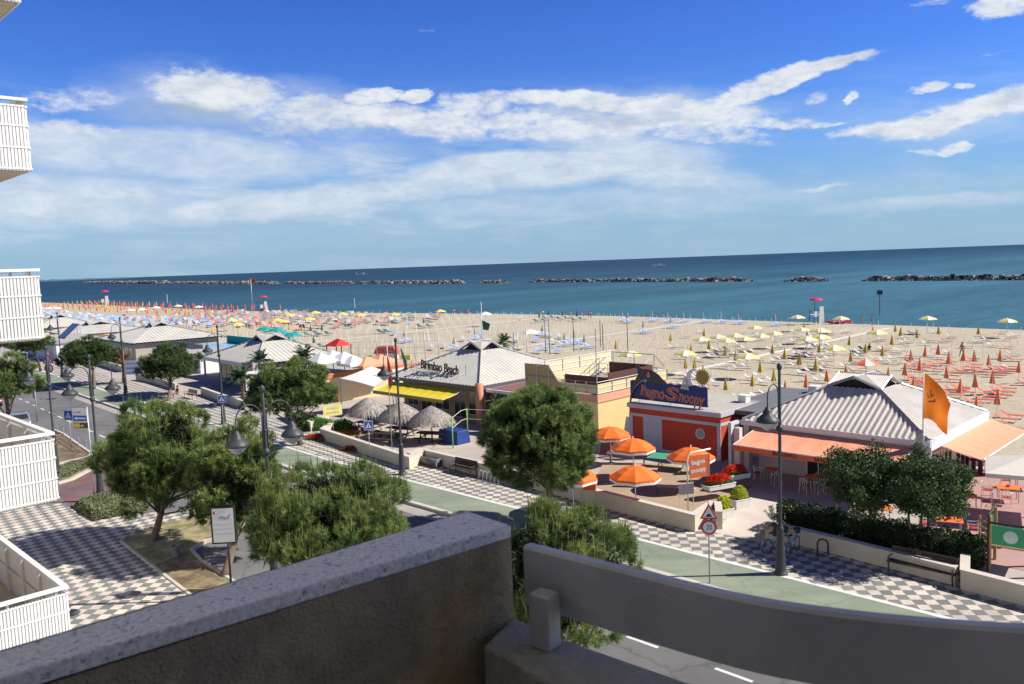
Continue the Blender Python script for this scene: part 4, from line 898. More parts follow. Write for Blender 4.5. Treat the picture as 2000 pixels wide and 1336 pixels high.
for mm, of, y in ((ins, .032, -.012), (mat('letter_edge_red', (.44, .10, .04), .6, .1), .006, -.024)):
    fit_text('Bagno', 2.05, 1.05, mm, b_, -3.06, y, zb+.64, (R(90), R(4), 0), of); fit_text('S', 1.15, 1.25, mm, b_, -1.0, y, zb+.6, (R(90), R(4), 0), of); fit_text('noopy', 2.05, 1.05, mm, b_, .12, y, zb+.5, (R(90), R(5), 0), of)
dol = [(-4.05, -.55), (-3.95, -.1), (-3.85, .5), (-3.65, 1.0), (-3.4, 1.45), (-3.2, 1.75), (-3.22, 2.1), (-3.42, 2.45), (-3.1, 2.38), (-2.85, 2.2), (-2.4, 2.22), (-1.9, 2.12), (-1.4, 1.85), (-1.15, 1.6), (-.85, 1.42), (-.75, 1.28), (-1.0, 1.24), (-1.4, 1.3), (-1.7, 1.2), (-1.85, 1.05), (-2.1, 1.3), (-2.5, 1.35), (-3.05, 1.2), (-3.45, .75), (-3.7, .3), (-3.85, -.2)]
mb = MB(); mb.prismv([(x, z+zb) for x, z in dol], -.10, -.04); dl = mb.obj('dolphin', mat('dolphin_grey', (.055, .055, .06), .4, .1), t)
mb = MB(); mb.prismv([(x, z+zb) for x, z in [(-3.7, .5), (-3.3, 1.05), (-2.95, 1.35), (-2.5, 1.5), (-2.4, 1.42), (-2.95, 1.26), (-3.42, .85)]], -.11, -.1005); mb.obj('belly', mat('dolphin_belly', (.30, .30, .25), .5), dl)
mb = MB(); mb.prismv([(-2.55, zb+2.18), (-2.05, zb+2.1), (-2.0, zb+1.55), (-2.5, zb+1.6)], -.115, -.1005); mb.obj('red_patch', mat('dark_red', (.16, .02, .02), .6), dl)
mb = MB(); mb.tube([(-2.28, -.12, zb+2.0), (-2.28, -.12, zb+1.7)], .02, 5); mb.tube([(-2.42, -.12, zb+1.82), (-2.38, -.12, zb+1.72), (-2.28, -.12, zb+1.68), (-2.18, -.12, zb+1.72), (-2.14, -.12, zb+1.82)], .022, 5); mb.tube([(-2.36, -.12, zb+1.93), (-2.2, -.12, zb+1.93)], .018, 5); mb.obj('anchor', white, dl)
mb = MB(); mb.prismv([(.3, zb+1.05), (1.0, zb+1.0), (.93, zb+1.22), (.4, zb+1.25)], -.1, -.05); mb.prismv([(.42, zb+1.27), (.62, zb+1.27), (.66, zb+2.0)], -.1, -.05); mb.prismv([(.68, zb+1.27), (.98, zb+1.27), (.70, zb+2.0)], -.1, -.05); mb.obj('sailboat', mat('sailboat_grey', (.50, .49, .52), .5), t)
mb = MB(); n = 36; mb.prismv([(2.0+(.62 if k % 2 else .44)*math.cos(2*math.pi*k/n), zb+1.95+(.62 if k % 2 else .44)*math.sin(2*math.pi*k/n)) for k in range(n)], -.04, .0); mb.obj('sun_figure', mat('dull_gold', (.34, .25, .06), .6, .15, 8), t)
mb = MB(); pts = [(1.35+.62*math.cos(a), zb+1.85+.62*math.sin(a)) for a in [R(d) for d in range(70, 291, 20)]]+[(1.45+.36*math.cos(a), zb+1.85+.5*math.sin(a)) for a in [R(d) for d in range(280, 79, -20)]]
for i in range(0): pass
nn_ = len(pts)//2; pts2 = pts[:12]; inn = pts[12:]
for i in range(min(len(pts2), len(inn))-1): mb.prismv([pts2[i], pts2[i+1], inn[-i-2], inn[-i-1]], .01, .05)
mb.obj('moon_figure', white, t)
for x in (-3.2, -.6, 1.9): mb = MB(); mb.tube([(x, .08, 0), (x, .08, 1.3)], .03, 6); mb.tube([(x, .9, 0), (x, .08, 1.1)], .02, 6); mb.obj('support', steel, t)
# small roof things near the sign
t = T('chimney_vent', 'left of two small white box vents on the flat roofs', 'vent', W(26.8, 53.6, 3.52, False), SR, 'white box vents'); mb = MB(); mb.bb(-.3, .3, -.3, .3, -.1, .5); mb.bb(-.36, .36, -.36, .36, .5, .56); mb.obj('vent_box', white, t); KV = Kind(t)
KV.put(W(28.7, 51.2, 3.3, False), SR, 'left of two small white box vents on the flat roofs'); KV.put(W(26.2, 56.6, 3.42, False), SR, 'right of two small white box vents on the flat roofs')
# ---- yellow clubhouse with roof terrace
s0, t0 = 42.5, 51.9; t = T('clubhouse', 'cream yellow clubhouse with railed roof terrace and clock-like porthole', 'building', W(s0, t0, Z0, False), SR)
yel = mat('cream_yellow_render', (.74, .58, .27), .9, .08, .8, .1, 50); peach = mat('peach_band', (.68, .36, .22), .85, .06); x0, x1, y0, y1 = -3.0, 4.3, -5.0, 4.2; zt = 3.42
mb = MB(); mb.bb(x0, x1, y0, y1, 0, zt-.55); mb.obj('wall', yel, t)
mb = MB(); mb.bb(x0-.06, x1+.06, y0-.06, y1+.06, zt-.548, zt-.40); mb.bb(x0-.02, x1+.02, y0-.02, y1+.02, zt-.399, zt); mb.obj('peach_cornice', peach, t)
mb = MB(); mb.bb(x0+.15, x1-.15, y0+.15, y1-.15, zt, zt+.02); mb.obj('terrace_floor', mat('terrace_floor', (.35, .30, .25), .9), t)
mb = MB(); disc(mb, .42, 1.75, .0, .04, 28, 0); p_ = mb.obj('porthole', mat('greyish_ring', (.40, .38, .40), .6), t); p_.location = (x1+.05, .25, 0); p_.rotation_euler = (0, 0, R(90)); mb = MB(); disc(mb, .30, 1.75, -.012, -.001, 28, 0); mb.obj('pane', mat('porthole_white', (.6, .6, .6), .4), p_)
def rail(t, a, b, h, n, panel=None, ph=(.12, .62), name='railing'):
    a, b = Vector(a), Vector(b); mb = MB()
    for z in (h, h*.55, .1): mb.tube([a+Vector((0, 0, z)), b+Vector((0, 0, z))], .025, 5)
    for k in range(n+1): p = a.lerp(b, k/n); mb.tube([p, p+Vector((0, 0, h))], .04, 5)
    o = mb.obj(name, steel, t)
    if panel:
        d = (b-a).normalized(); q = Vector((-d.y, d.x, 0))*.015; mb = MB(); mb.add([a+q+Vector((0, 0, ph[0])), b+q+Vector((0, 0, ph[0])), b+q+Vector((0, 0, ph[1])), a+q+Vector((0, 0, ph[1]))], [(0, 1, 2, 3)]); mb.obj('cloth_panel', panel, o)
    return o
yp = mat('railing_panel_yellow', (.66, .56, .28), .8, .06)
rail(t, (x1-.1, y0+.1, zt), (x1-.1, y1-.1, zt), .95, 5, yp, (.1, .8)); rail(t, (x0+3.0, y0+.1, zt), (x1-.1, y0+.1, zt), .95, 4, yp, (.1, .75)); rail(t, (x0+.1, y1-.1, zt), (x1-.1, y1-.1, zt), .95, 7); rail(t, (x0+.1, y0+2.2, zt+.9), (x0+.1, y1+1.8, zt+.9), 1.0, 4, mat('pale_yellow_screen', (.68, .60, .38), .8, .08), (-.8, .9), 'windscreen')
# tall slanted screen at the left end of the terrace
mb = MB(); mb.prismv([(x0, zt), (x0+3.6, zt), (x0+3.6, zt+.5), (x0+2.5, zt+1.9), (x0, zt+1.9)], y0+.05, y0+.09); sc_ = mb.obj('tall_screen', mat('ochre_panel', (.42, .32, .13), .8, .08), t)
mb = MB()
for xx in (x0, x0+1.25, x0+2.5): mb.bb(xx-.06, xx+.06, y0-.02, y0+.045, zt-.6, zt+2.0)
mb.tube([(x0, y0-.03, zt+1.95), (x0+2.5, y0-.03, zt+1.95), (x0+3.6, y0-.03, zt+.65)], .04, 5); mb.tube([(x0, y0-.03, zt+1.0), (x0+3.2, y0-.03, zt+1.0)], .03, 5); mb.tube([(x0, y0-.03, zt+.1), (x0+3.6, y0-.03, zt+.1)], .03, 5); mb.obj('screen_frame', steel, sc_)
brn = mat('brown_pool_liner', (.105, .045, .035), .8, .12); mb = MB(); mb.bb(x0+2.2, x1-.7, y0+2.2, y0+2.28, zt+.02, zt+1.0); mb.bb(x0+2.2, x1-.7, y1-1.3, y1-1.22, zt+.02, zt+1.35); mb.bb(x1-.78, x1-.7, y0+2.28, y1-1.3, zt+.02, zt+1.35); mb.obj('brown_screen', brn, t)
mb = MB()
for k in range(7): mb.box((x1-3.8+k*.28, y0+3.2, zt+.15+k*.2), (.3, .9, .03))
mb.tube([(x1-4.0, y0+2.8, zt+.1), (x1-2.0, y0+2.8, zt+1.6)], .04, 5); mb.tube([(x1-4.0, y0+3.6, zt+.1), (x1-2.0, y0+3.6, zt+1.6)], .04, 5); mb.tube([(x1-4.0, y0+2.8, zt+.9), (x1-2.0, y0+2.8, zt+2.4)], .025, 5); mb.tube([(x1-4.0, y0+3.6, zt+.9), (x1-2.0, y0+3.6, zt+2.4)], .025, 5)
for k in range(5): mb.tube([(x1-4+k*.5, y0+2.8, zt+.1+k*.37), (x1-4+k*.5, y0+2.8, zt+.95+k*.37)], .02, 5)
mb.obj('metal_stair', steel, t)
mb = MB()
for xx in (x1-5.2, x1-3.0, x1-1.0): mb.tube([(xx, y1-.6, zt), (xx, y1-.6, zt+2.1), (xx+.5, y1-2.6, zt+1.6)], .035, 5)
mb.tube([(x1-5.2, y1-.6, zt+2.1), (x1-1.0, y1-.6, zt+2.1), (x1+.0, y1-.6, zt+1.2)], .035, 5); mb.obj('pergola_frame', steel, t)
mb = MB(); mb.bb(x0+.8, x0+2.8, y0+3.6, y0+4.8, zt+.6, zt+.66); 
for a, b in ((.9, 3.7), (2.7, 3.7), (.9, 4.7), (2.7, 4.7)): mb.bb(x0+a-.03, x0+a+.03, y0+b-.03, y0+b+.03, zt+.02, zt+.6)
tb = mb.obj('terrace_table', white, None, rz=SR, loc=W(s0, t0, Z0, False)); meta(tb, 'white table standing on the roof terrace of the yellow clubhouse', 'table')
t = T('antenna_mast', 'thin mast on the roof terrace corner of the yellow clubhouse', 'mast', W(38.4, 47.1, Z0+zt+.02, False), SR); mb = MB(); mb.tube([(0, 0, 0), (0, 0, 4.9)], .035, 6); mb.obj('pole', steel, t); mb = MB(); mb.tube([(0, 0, 4.1), (.5, .2, 4.05)], .02, 5); mb.obj('cross_arm', steel, t)
t = T('side_building', 'low flat roof with white edge squeezed between the bar and the yellow clubhouse', 'building', W(48.2, 50.2, Z0, False), SR); mb = MB(); mb.bb(-1.5, 2.2, -3.2, 3, 0, 2.75); mb.obj('wall', mat('dark_brown_wall', (.16, .13, .11), .9, .2), t)  # wall has one dark brown base colour
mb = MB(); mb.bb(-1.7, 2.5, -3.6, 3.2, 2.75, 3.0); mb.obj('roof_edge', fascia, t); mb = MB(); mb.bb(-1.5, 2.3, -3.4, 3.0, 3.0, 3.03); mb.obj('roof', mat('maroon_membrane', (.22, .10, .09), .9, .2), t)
# ---- central hip-roofed bar with yellow awning
s0, t0 = 56.3, 52.3; t = T('beach_bar', 'bar with pale ribbed hip roof, salmon corner pillar and yellow awning', 'bar', W(s0, t0, Z0, False), SR)
mb = MB(); mb.bb(-5.8, 5.4, -4.9, 5.6, 0, hz-.05); mb.obj('wall', mat('tan_wall', (.36, .28, .18), .85, .15), t)
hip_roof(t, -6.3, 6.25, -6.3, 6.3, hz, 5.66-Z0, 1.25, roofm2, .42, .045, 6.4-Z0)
mb = MB(); mb.bb(-6.4, 6.35, -6.42, -6.28, hz-.28, hz+.0); mb.bb(6.22, 6.36, -6.28, 6.3, hz-.28, hz+.0); mb.obj('gutter', mat('dark_gutter', (.10, .09, .10), .5), t)
mb = MB(); mb.tube([(6.15, -6.2, 0), (6.15, -6.2, hz+.25)], .33, 16); mb.obj('pillar', mat('salmon_pillar', (.56, .24, .15), .8, .08), t, True)
openings(t, [('window', -5.2, -3.6, .5, 2.4), ('door', -3.2, -1.6, .02, 2.4), ('window', -1.2, .8, .5, 2.4), ('door', 1.4, 3.0, .02, 2.4), ('window', 3.3, 5.2, .4, 2.5)], -4.9, mat('cream_frame', (.55, .48, .33), .7)); openings(t, [('door', -3.5, -2.0, .02, 2.3), ('window', -1.2, 1.2, .7, 2.4)], 5.4, white, axis='x', out=1)
awning(t, -5.6, 4.3, -6.3, -8.6, hz-.45, 2.3, mat('lemon_awning', (.68, .52, .025), .8, .1), mat('lemon_valance', (.34, .27, .02), .8, .1), val=.25, scal=.08, sag=.10)
mb = MB(); sg = text('Birimbao Beach', 1.15, mat('brown_lettering', (.045, .03, .025), .7), t, (-.35, -5.0, hz+1.05), (R(90), R(3), 0), 'lettering', .04, .72, .1, 'CENTER', .012)
mb.tube([(-4.0, -4.97, hz+.8), (4.0, -4.97, hz+.45)], .02, 5)
for x in (-4.3, -1.8, .8, 3.2): mb.tube([(x, -5.0, hz+.25), (x, -4.97, hz+1.5)], .02, 5)
mb.obj('letter_frame', dark, t)
mb = MB(); mb.prismv([(-5.2, hz+.4), (-4.9, hz+.4), (-5.0, hz+1.4), (-5.7, hz+2.5), (-5.85, hz+2.5)], -5.05, -4.98); mb.prismv([(-5.3, hz+.3), (-4.7, hz+.3), (-4.8, hz+.7), (-5.1, hz+.9), (-5.4, hz+.7)], -5.1, -5.06); mb.obj('carved_fin', mat('driftwood_grey', (.16, .13, .12), .8), t)
t = T('flagpole', 'tall pole with a small green flag rising from the roof peak of the bar', 'flag', W(56.3, 52.4, Z0, False), 0); pole(t, 9.9, .035, 0, steel); mb = MB(); mb.prismv([(0, 8.2), (.8, 7.8), (.6, 7.2), (.1, 7.3)], -.02, .02); mb.obj('flag_cloth', mat('flag_green', (.03, .12, .07), .8), t)
# ---- orange-topped low building with two white shade sails
s0, t0 = 77.2, 48.0; t = T('low_building', 'low cream building with orange parapet edge left of the bar', 'building', W(s0, t0, Z0), SR-R(3.7))
mb = MB(); mb.bb(-4, 6.2, -6.2, 7.5, 0, 2.5); mb.obj('wall', mat('soft_cream_render', (.70, .56, .33), .9, .1, .6, .1, 50), t); mb = MB(); mb.bb(-4.1, 6.3, -6.3, 7.6, 2.5, 2.68); mb.bb(-4.05, 6.25, -6.25, 7.55, 2.68, 2.95); mb.obj('parapet_band', mat('orange_band', (.62, .20, .07), .85, .08), t)
mb = MB(); mb.bb(-3.8, 6.0, -6.0, 7.3, 2.95, 2.97); mb.obj('roof', conc, t); mb = MB(); mb.bb(6.203, 6.24, 4.6, 5.6, .02, 2.2); mb.obj('door', mat('brown_door', (.16, .07, .04), .6), t)
def sail(pts, label, m=white, name='shade_sail', posts=True):
    c = sum((Vector(p) for p in pts), Vector())/len(pts); c.z = Z0; t = T(name, label, 'shade sail', c); q = [Vector(p)-c for p in pts]; n = 10; mb = MB()
    for i in range(n+1):
        for j in range(n+1):
            u, v = i/n, j/n; p = (q[0]*(1-u)+q[1]*u)*(1-v)+(q[3]*(1-u)+q[2]*u)*v; pull = .12*math.sin(math.pi*u)*(1 if v < .5 else -1)*abs(1-2*v); cc = (q[0]+q[1]+q[2]+q[3])/4
            p = p.lerp(cc, .13*(4*(u-.5)**2 if v in (0, 1) else 0)*0+.07*(1-4*(u-.5)**2)*abs(2*v-1)**3+.07*(1-4*(v-.5)**2)*abs(2*u-1)**3); mb.v.append(tuple(p))
    for i in range(n):
        for j in range(n): a = i*(n+1)+j; mb.f.append((a, a+n+1, a+n+2, a+1)); mb.m.append(0)
    mb.obj('sail_cloth', m, t, True)
    if posts:
        for p in (q[0], q[2]): mb = MB(); mb.tube([(p.x, p.y, 0), (p.x, p.y, p.z+.1)], .05, 6); mb.obj('post', steel, t)
    return t
def PZ(x, y, z): return P(x, y, z)
sail([PZ(664, 739, 3.3), PZ(726, 715, 4.2), PZ(771, 730, 3.3), PZ(730, 755, 2.9)], 'white shade sail stretched beside the cream wall with the orange edge')
sail([PZ(765, 722, 3.6), PZ(795, 715, 3.7), PZ(818, 722, 3.5), PZ(775, 738, 3.3)], 'smaller white shade sail touching the ribbed roof of the bar')
# ---- restaurant with white sails left of it
s0, t0 = 91.0, 48.7; t = T('restaurant_building', 'restaurant with pale ribbed hip roof and white sails left of the broad pine', 'building', W(s0, t0, Z0), SR-R(3.7))
def T0(): return
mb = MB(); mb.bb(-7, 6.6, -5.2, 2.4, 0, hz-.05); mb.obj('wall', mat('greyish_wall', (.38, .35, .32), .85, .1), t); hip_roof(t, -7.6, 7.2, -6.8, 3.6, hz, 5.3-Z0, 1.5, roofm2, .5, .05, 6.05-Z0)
mb = MB(); mb.bb(-7.7, 7.3, -6.95, -6.78, hz-.45, hz-.0); mb.obj('fascia', fascia, t); mb = MB(); mb.bb(6.6, 7.3, -7.2, -6.6, 0, hz+.2); mb.obj('pillar', mat('pinkish_pillar', (.50, .42, .40), .8), t)
openings(t, [('window', -6.5, -3.5, .4, 2.6), ('window', -3.2, -.2, .4, 2.6), ('door', .2, 2.2, .02, 2.6), ('window', 2.6, 6.0, .4, 2.6)], -5.2, dark)
mb = MB(); mb.bb(7.35, 7.42, -8.2, -6.2, .5, 2.6); sb = mb.obj('round_logo_board', signw, t); mb = MB(); disc(mb, .5, 1.6, .0, .02, 20); o = mb.obj('ring_logo', mat('logo_grey', (.5, .42, .40), .7), sb); o.location = (7.425, -7.2, 0); o.rotation_euler = (0, 0, R(90))
mb = MB(); mb.bb(-14.5, -7.8, -4.5, 4.5, 2.6, 2.8); mb.bb(-14.4, -14.2, -4.4, -4.2, 0, 2.6); mb.bb(-14.4, -14.2, 4.2, 4.4, 0, 2.6); mb.obj('flat_canopy', mat('canopy_grey', (.32, .33, .36), .7), t)
sail([PZ(478, 697, 2.9), PZ(505, 681, 3.5), PZ(552, 690, 3.1), PZ(505, 702, 2.7)], 'left of two white sails on the restaurant roof edge'); sail([PZ(548, 692, 3.0), PZ(582, 674, 3.7), PZ(620, 686, 3.1), PZ(578, 697, 2.8)], 'right of two white sails on the restaurant roof edge')
def roof_canopy(x, y, z, sz, m, lb, zb_, grp):
    p = P(x, y, z); t = T('market_canopy', lb, 'canopy', (p.x, p.y, zb_), SR, grp); k = sz/2; h = z-zb_; mb = MB(); mb.add([(-k, -k, h-.2), (k, -k, h-.2), (k, k, h-.2), (-k, k, h-.2), (0, 0, h+.6), (-k, -k, h-.45), (k, -k, h-.45), (k, k, h-.45), (-k, k, h-.45)], [(0, 1, 4), (1, 2, 4), (2, 3, 4), (3, 0, 4), (5, 6, 1, 0), (6, 7, 2, 1), (7, 8, 3, 2), (8, 5, 0, 3)]); mb.obj('canopy', m, t); mb = MB(); mb.tube([(0, 0, 0), (0, 0, h)], .05, 6); mb.obj('pole', steel, t)
for i, (x, y, z, sz) in enumerate(((628, 700, 4.6, 2.5), (650, 695, 4.6, 2.7), (672, 698, 4.5, 2.5), (690, 705, 4.2, 2.4))): roof_canopy(x, y, z, sz, white, ('leftmost', 'second from the left', 'third from the left', 'rightmost')[i]+' of the four white canopies above the orange roof edge', 3.1, 'white canopies above the orange roof edge')
for i, (x, y) in enumerate(((716, 707), (744, 703))): roof_canopy(x, y, 4.0, 3.0, salmon, ('left', 'right')[i]+' of two salmon canopies beside the white ones above the orange roof edge', 3.1, 'salmon canopies')
# ---- turquoise pool bar and farther clubhouses
def simple_club(s, t_, w, d, h, label, wall, roof='hip', band=None, n=None, zc=1.9, cap=1.3, extra=0):
    t = T('clubhouse', label, 'building', W(s, t_, Z0), SR-R(3.7), 'clubhouses along the beach'); mb = MB(); mb.bb(-w/2, w/2, -d/2, d/2, 0, h); mb.obj('wall', wall, t)
    if roof == 'hip':
        hip_roof(t, -w/2-.7, w/2+.7, -d/2-.7, d/2+.7, h+.05, h+zc, cap, roofm2, .6, .05, h+zc+.65)
    else: mb = MB(); mb.bb(-w/2-.3, w/2+.3, -d/2-.3, d/2+.3, h, h+.25); mb.obj('roof', roof, t)
    if band: mb = MB(); mb.bb(-w/2-.32, w/2+.32, -d/2-.34, -d/2-.31, h-.35, h+.2); mb.obj('band', band, t)
    openings(t, [('window', -w/2+.6+i*2.2, -w/2+2.2+i*2.2, .9, 2.3) for i in range(int((w-1)/2.2))], -d/2, white); return t
tq = mat('turquoise_paint', (.02, .28, .28), .7, .08)
simple_club(139, 50.0, 17, 13, 3.2, 'clubhouse with pale hip roof and turquoise edge between two round pines', mat('dull_cream_wall', (.40, .37, .30), .85, .12), 'hip', tq)  # walls a darker cream than the plain cream render
simple_club(160, 40.5, 22, 8, 2.9, 'flat white and turquoise building carrying two solar panels', white, conc, tq)
simple_club(182, 52, 20, 14, 2.6, 'wide low pale roof behind the solar panels', cream, 'hip', None, None, 1.3, 2.0)
simple_club(205, 50, 15, 11, 3.0, 'farthest clubhouse next to the left balconies', cream)
simple_club(112.5, 48, 8, 6, 2.4, 'low flat white building by the light blue pool', white, conc)
t = T('swimming_pool', 'raised light blue pool deck with glass fence behind the far clubhouses', 'pool', W(121, 52.0, Z0), SR-R(3.7)); mb = MB(); mb.bb(-7, 5, -3.5, 5, 0, 2.2); mb.obj('pool_deck', white, t); mb = MB(); mb.bb(-6.5, 4.5, -3, 4.5, 2.2, 2.23); mb.obj('pool_water', mat('pool_blue', (.22, .52, .75), .3, .08), t); mb = MB(); mb.bb(-7, 5, 5.0, 5.05, 2.2, 3.4); mb.obj('green_screen', teal, t); rail(t, (-7, -3.5, 2.2), (5, -3.5, 2.2), 1.1, 10, mat('smoked_glass', (.12, .17, .22), .2), (.1, 1.0), 'glass_fence')
for i, (x, lb) in enumerate(((-1.15, 'left of two dark solar panels tilted on the far flat roof'), (1.15, 'right of two dark solar panels tilted on the far flat roof'))):
    b = W(158, 39.5, Z0+3.15); e = Vector((math.cos(SR-.06), math.sin(SR-.06), 0))*x; t = T('solar_panel', lb, 'solar panel', b+e, SR-.06, 'solar panels'); mb = MB(); mb.X = Matrix.Rotation(R(42), 4, 'X'); mb.bb(-1.05, 1.05, 0, 3.4, .1, .2); mb.obj('panel', mat('solar_panel', (.10, .12, .16), .3), t); mb = MB(); mb.tube([(-.9, 2.5, 0), (-.9, 2.5, 2.2)], .04, 5); mb.tube([(.9, 2.5, 0), (.9, 2.5, 2.2)], .04, 5); mb.tube([(0, 0, 0), (0, .1, .2)], .04, 5); mb.obj('panel_frame', steel, t)
t = T('yellow_canopy', 'bright yellow canopy beside the farthest clubhouse at the left', 'canopy', W(166, 38.5, Z0), SR); mb = MB(); mb.bb(-2.6, 2.6, -2, 2, 2.6, 2.75); mb.add([(-2.6, -2, 2.755), (2.6, -2, 2.755), (2.6, 2, 2.755), (-2.6, 2, 2.755), (0, 0, 3.5)], [(0, 1, 4), (1, 2, 4), (2, 3, 4), (3, 0, 4)]); mb.obj('canopy', yellow, t)
for x, y in ((-2.4, -1.8), (2.4, -1.8), (2.4, 1.8), (-2.4, 1.8)): mb = MB(); mb.tube([(x, y, 0), (x, y, 2.6)], .08, 6); mb.obj('post', yellow, t)
t = T('long_awning', 'long ochre awning strip on the far flat building', 'awning', W(154, 47, Z0), SR-.06); mb = MB(); mb.bb(-7, 9, 0, 1.6, 2.9, 3.1); mb.obj('awning_cloth', mat('amber_cloth', (.72, .42, .05), .8), t); mb = MB()
for x in (-6.8, 1, 8.8): mb.bb(x-.05, x+.05, 1.4, 1.5, 0, 2.9)
mb.obj('posts_frame', steel, t)
flag(W(14.9, 44.85, Z0, False), R(18), 7.0, 'big orange flag on a thin pole in front of the right ribbed roof', 1.95, 2.4, fo, [(.50, 5.85, .06, .3), (.60, 5.72, .22, .06), (.46, 5.42, .18, .06), (.60, 5.32, .06, .22), (.72, 5.42, .06, .18), (.60, 5.22, .18, .06)], .95)
flag(W(12.2, 58.5, Z0, False), R(190), 4.6, 'small black and white flag at the far right corner of the cafe', .75, 1.6, mat('flag_patchy', (.55, .55, .62), .8, .1, 2, col2=(.02, .02, .03), c2s=1.2, c2w=(.5, .52)), None, .8)
# ------------------------------------------------------------ low walls
wallm = mat('low_wall_render', (.60, .54, .40), .9, .1, .7, .15, 50); capw = mat('wall_coping', (.58, .52, .46), .85, .08, 1.5)
def low_wall(pts, h, label, th=.3, z=ZP):
    b = pts[0].copy(); b.z = z; t = T('low_wall', label, 'wall', b, 0, 'low cream walls along the promenade'); q = [p-b for p in pts]
    for nm, m, w, z0, z1 in (('wall', wallm, th, 0, h-.06), ('coping', capw, th+.06, h-.06, h)):
        mb = MB(); n = len(q); sides = []
        for i, p in enumerate(q):
            d1 = (q[i]-q[i-1]).normalized() if i else (q[1]-q[0]).normalized(); d2 = (q[i+1]-q[i]).normalized() if i < n-1 else d1; d = (d1+d2).normalized(); nn = Vector((-d.y, d.x, 0)); k = w/2/max(.5, nn.dot(Vector((-d1.y, d1.x, 0))))
            sides.append((p+nn*k, p-nn*k))
        for a, c in sides: mb.v += [(a.x, a.y, z0), (a.x, a.y, z1), (c.x, c.y, z1), (c.x, c.y, z0)]
        for i in range(n-1):
            for j in range(4): mb.f.append((4*i+j, 4*i+4+j, 4*i+4+(j+1) % 4, 4*i+(j+1) % 4)); mb.m.append(0)
        mb.f += [(3, 2, 1, 0), tuple(4*(n-1)+j for j in range(4))]; mb.m += [0, 0]
        mb.obj(nm, m, t)
    return t
def PP(x, y): return P(x, y, ZP)
low_wall([PP(628, 857)+Vector((.3, 2.2, 0)), PP(630, 857), PP(800, 915), PP(796, 908)+Vector((1.0, .75, 0))], .85, 'low cream wall around the picnic tables with thatched parasols')
low_wall([W(44.0, 33.7, ZP, False), W(44.4, 35.1, ZP, False), W(37, 34.8, ZP, False), W(30, 34.5, ZP, False), PP(1355, 1036), PP(1392, 1010)], .85, 'low cream wall behind the dark bench, reaching the terrace with orange parasols')
low_wall([PP(1405, 1034)+Vector((0, 0, 0)), PP(1402, 1012)], .9, 'short cream wall stub behind the 30 limit sign')
low_wall([PP(1497, 1050), PP(1560, 1062), PP(1700, 1098), PP(1868, 1142)], .75, 'low cream wall behind the bicycles under the hedges')
low_wall([PP(1885, 1118), PP(1884, 1150), PP(2090, 1205)], .8, 'low cream wall in front of the green slide')
low_wall([PP(560, 815), PP(608, 842), PP(640, 826)], .8, 'cream wall of the flower bed beside the leaning trunk')
low_wall([PP(480, 799), PP(430, 783), PP(395, 770)], .8, 'low cream wall behind the blue crossing sign')
low_wall([PP(345, 762), PP(300, 748), PP(268, 742)], .8, 'low cream wall near the person in the red parasol shade')
low_wall([PP(240, 727), PP(190, 712), PP(150, 700)], .9, 'dark shaded low wall between the two round pines')
low_wall([PP(128, 692), PP(92, 680), PP(60, 672)], .9, 'farthest low wall behind the slanting pine trunk')
# terrace ground by the thatched parasols and right terrace
struct(sheet('terrace', [lambda s: 36.0, lambda s: 43], [44.5, 57], [ZP+.004]*2, mat('pale_terrace', (.46, .40, .33), .9, .12, .5), False))
poly = [PP(1150, 952), PP(1340, 1012), PP(1400, 992), PP(1470, 950), PP(1300, 905), PP(1180, 905)]
mb = MB(); a = [(p.x, p.y, ZP+.006) for p in poly]; mb.add(a, [tuple(range(len(a)-1, -1, -1))]); struct(mb.obj('terrace', mat('sandy_terrace', (.36, .27, .18), .95, .12, 1)))
mb = MB(); mb.add([PP(1395, 1040), PP(1500, 1062), PP(1560, 975), PP(1470, 960)], [(0, 1, 2, 3)])
for i in range(4): x, y, z = mb.v[i]; mb.v[i] = (x, y, ZP+.008)
struct(mb.obj('path', mat('pinkish_paving', (.56, .48, .42), .9, .1, .8)))
mb = MB(); a = [P(x, y, ZP+.01) for x, y in [(1760, 1050), (1830, 1080), (2030, 1120), (2100, 960), (1920, 925), (1850, 975)]]; mb.add([tuple(p) for p in a], [tuple(range(6))]); struct(mb.obj('terrace', mat('reddish_paving', (.40, .25, .22), .9, .12, .8)))
# ------------------------------------------------------------ thatched parasols and picnic tables
straw = leafmat('dry_thatch', (.38, .34, .30), (.54, .50, .45), .15, 3)
def make_thatch(seed):
    global NR; NR = np.random.default_rng(seed); t = T('thatched_parasol', '', 'parasol'); mb = MB(); mb.tube([(0, 0, 0), (0, 0, 2.7)], .06, 8); mb.obj('pole', wood, t, True)
    n = 6500; u = NR.random(n)**.55; th = NR.random(n)*6.283; r = 1.5*u; z = 2.78-.85*u**1.15+NR.uniform(-.03, .05, n); pos = np.stack([r*np.cos(th), r*np.sin(th), z], 1)
    out = np.stack([np.cos(th), np.sin(th), -.62-.7*u], 1)+NR.normal(size=(n, 3))*.13; out = unit(out); side = unit(np.cross(out, [0, 0, 1.0]))*.016; L = NR.uniform(.3, .75, (n, 1))*(.6+.6*u[:, None])
    V = np.stack([pos-side, pos+side, pos+out*L+side*.4, pos+out*L-side*.4], 1).reshape(-1, 3); np_mesh('thatch', V, np.arange(len(V)).reshape(-1, 4), np.zeros(n), [straw], t)
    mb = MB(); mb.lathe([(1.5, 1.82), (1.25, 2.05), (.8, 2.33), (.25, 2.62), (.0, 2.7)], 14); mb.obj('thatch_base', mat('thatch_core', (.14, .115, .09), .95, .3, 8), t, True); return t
KT = Kind(make_thatch(3))
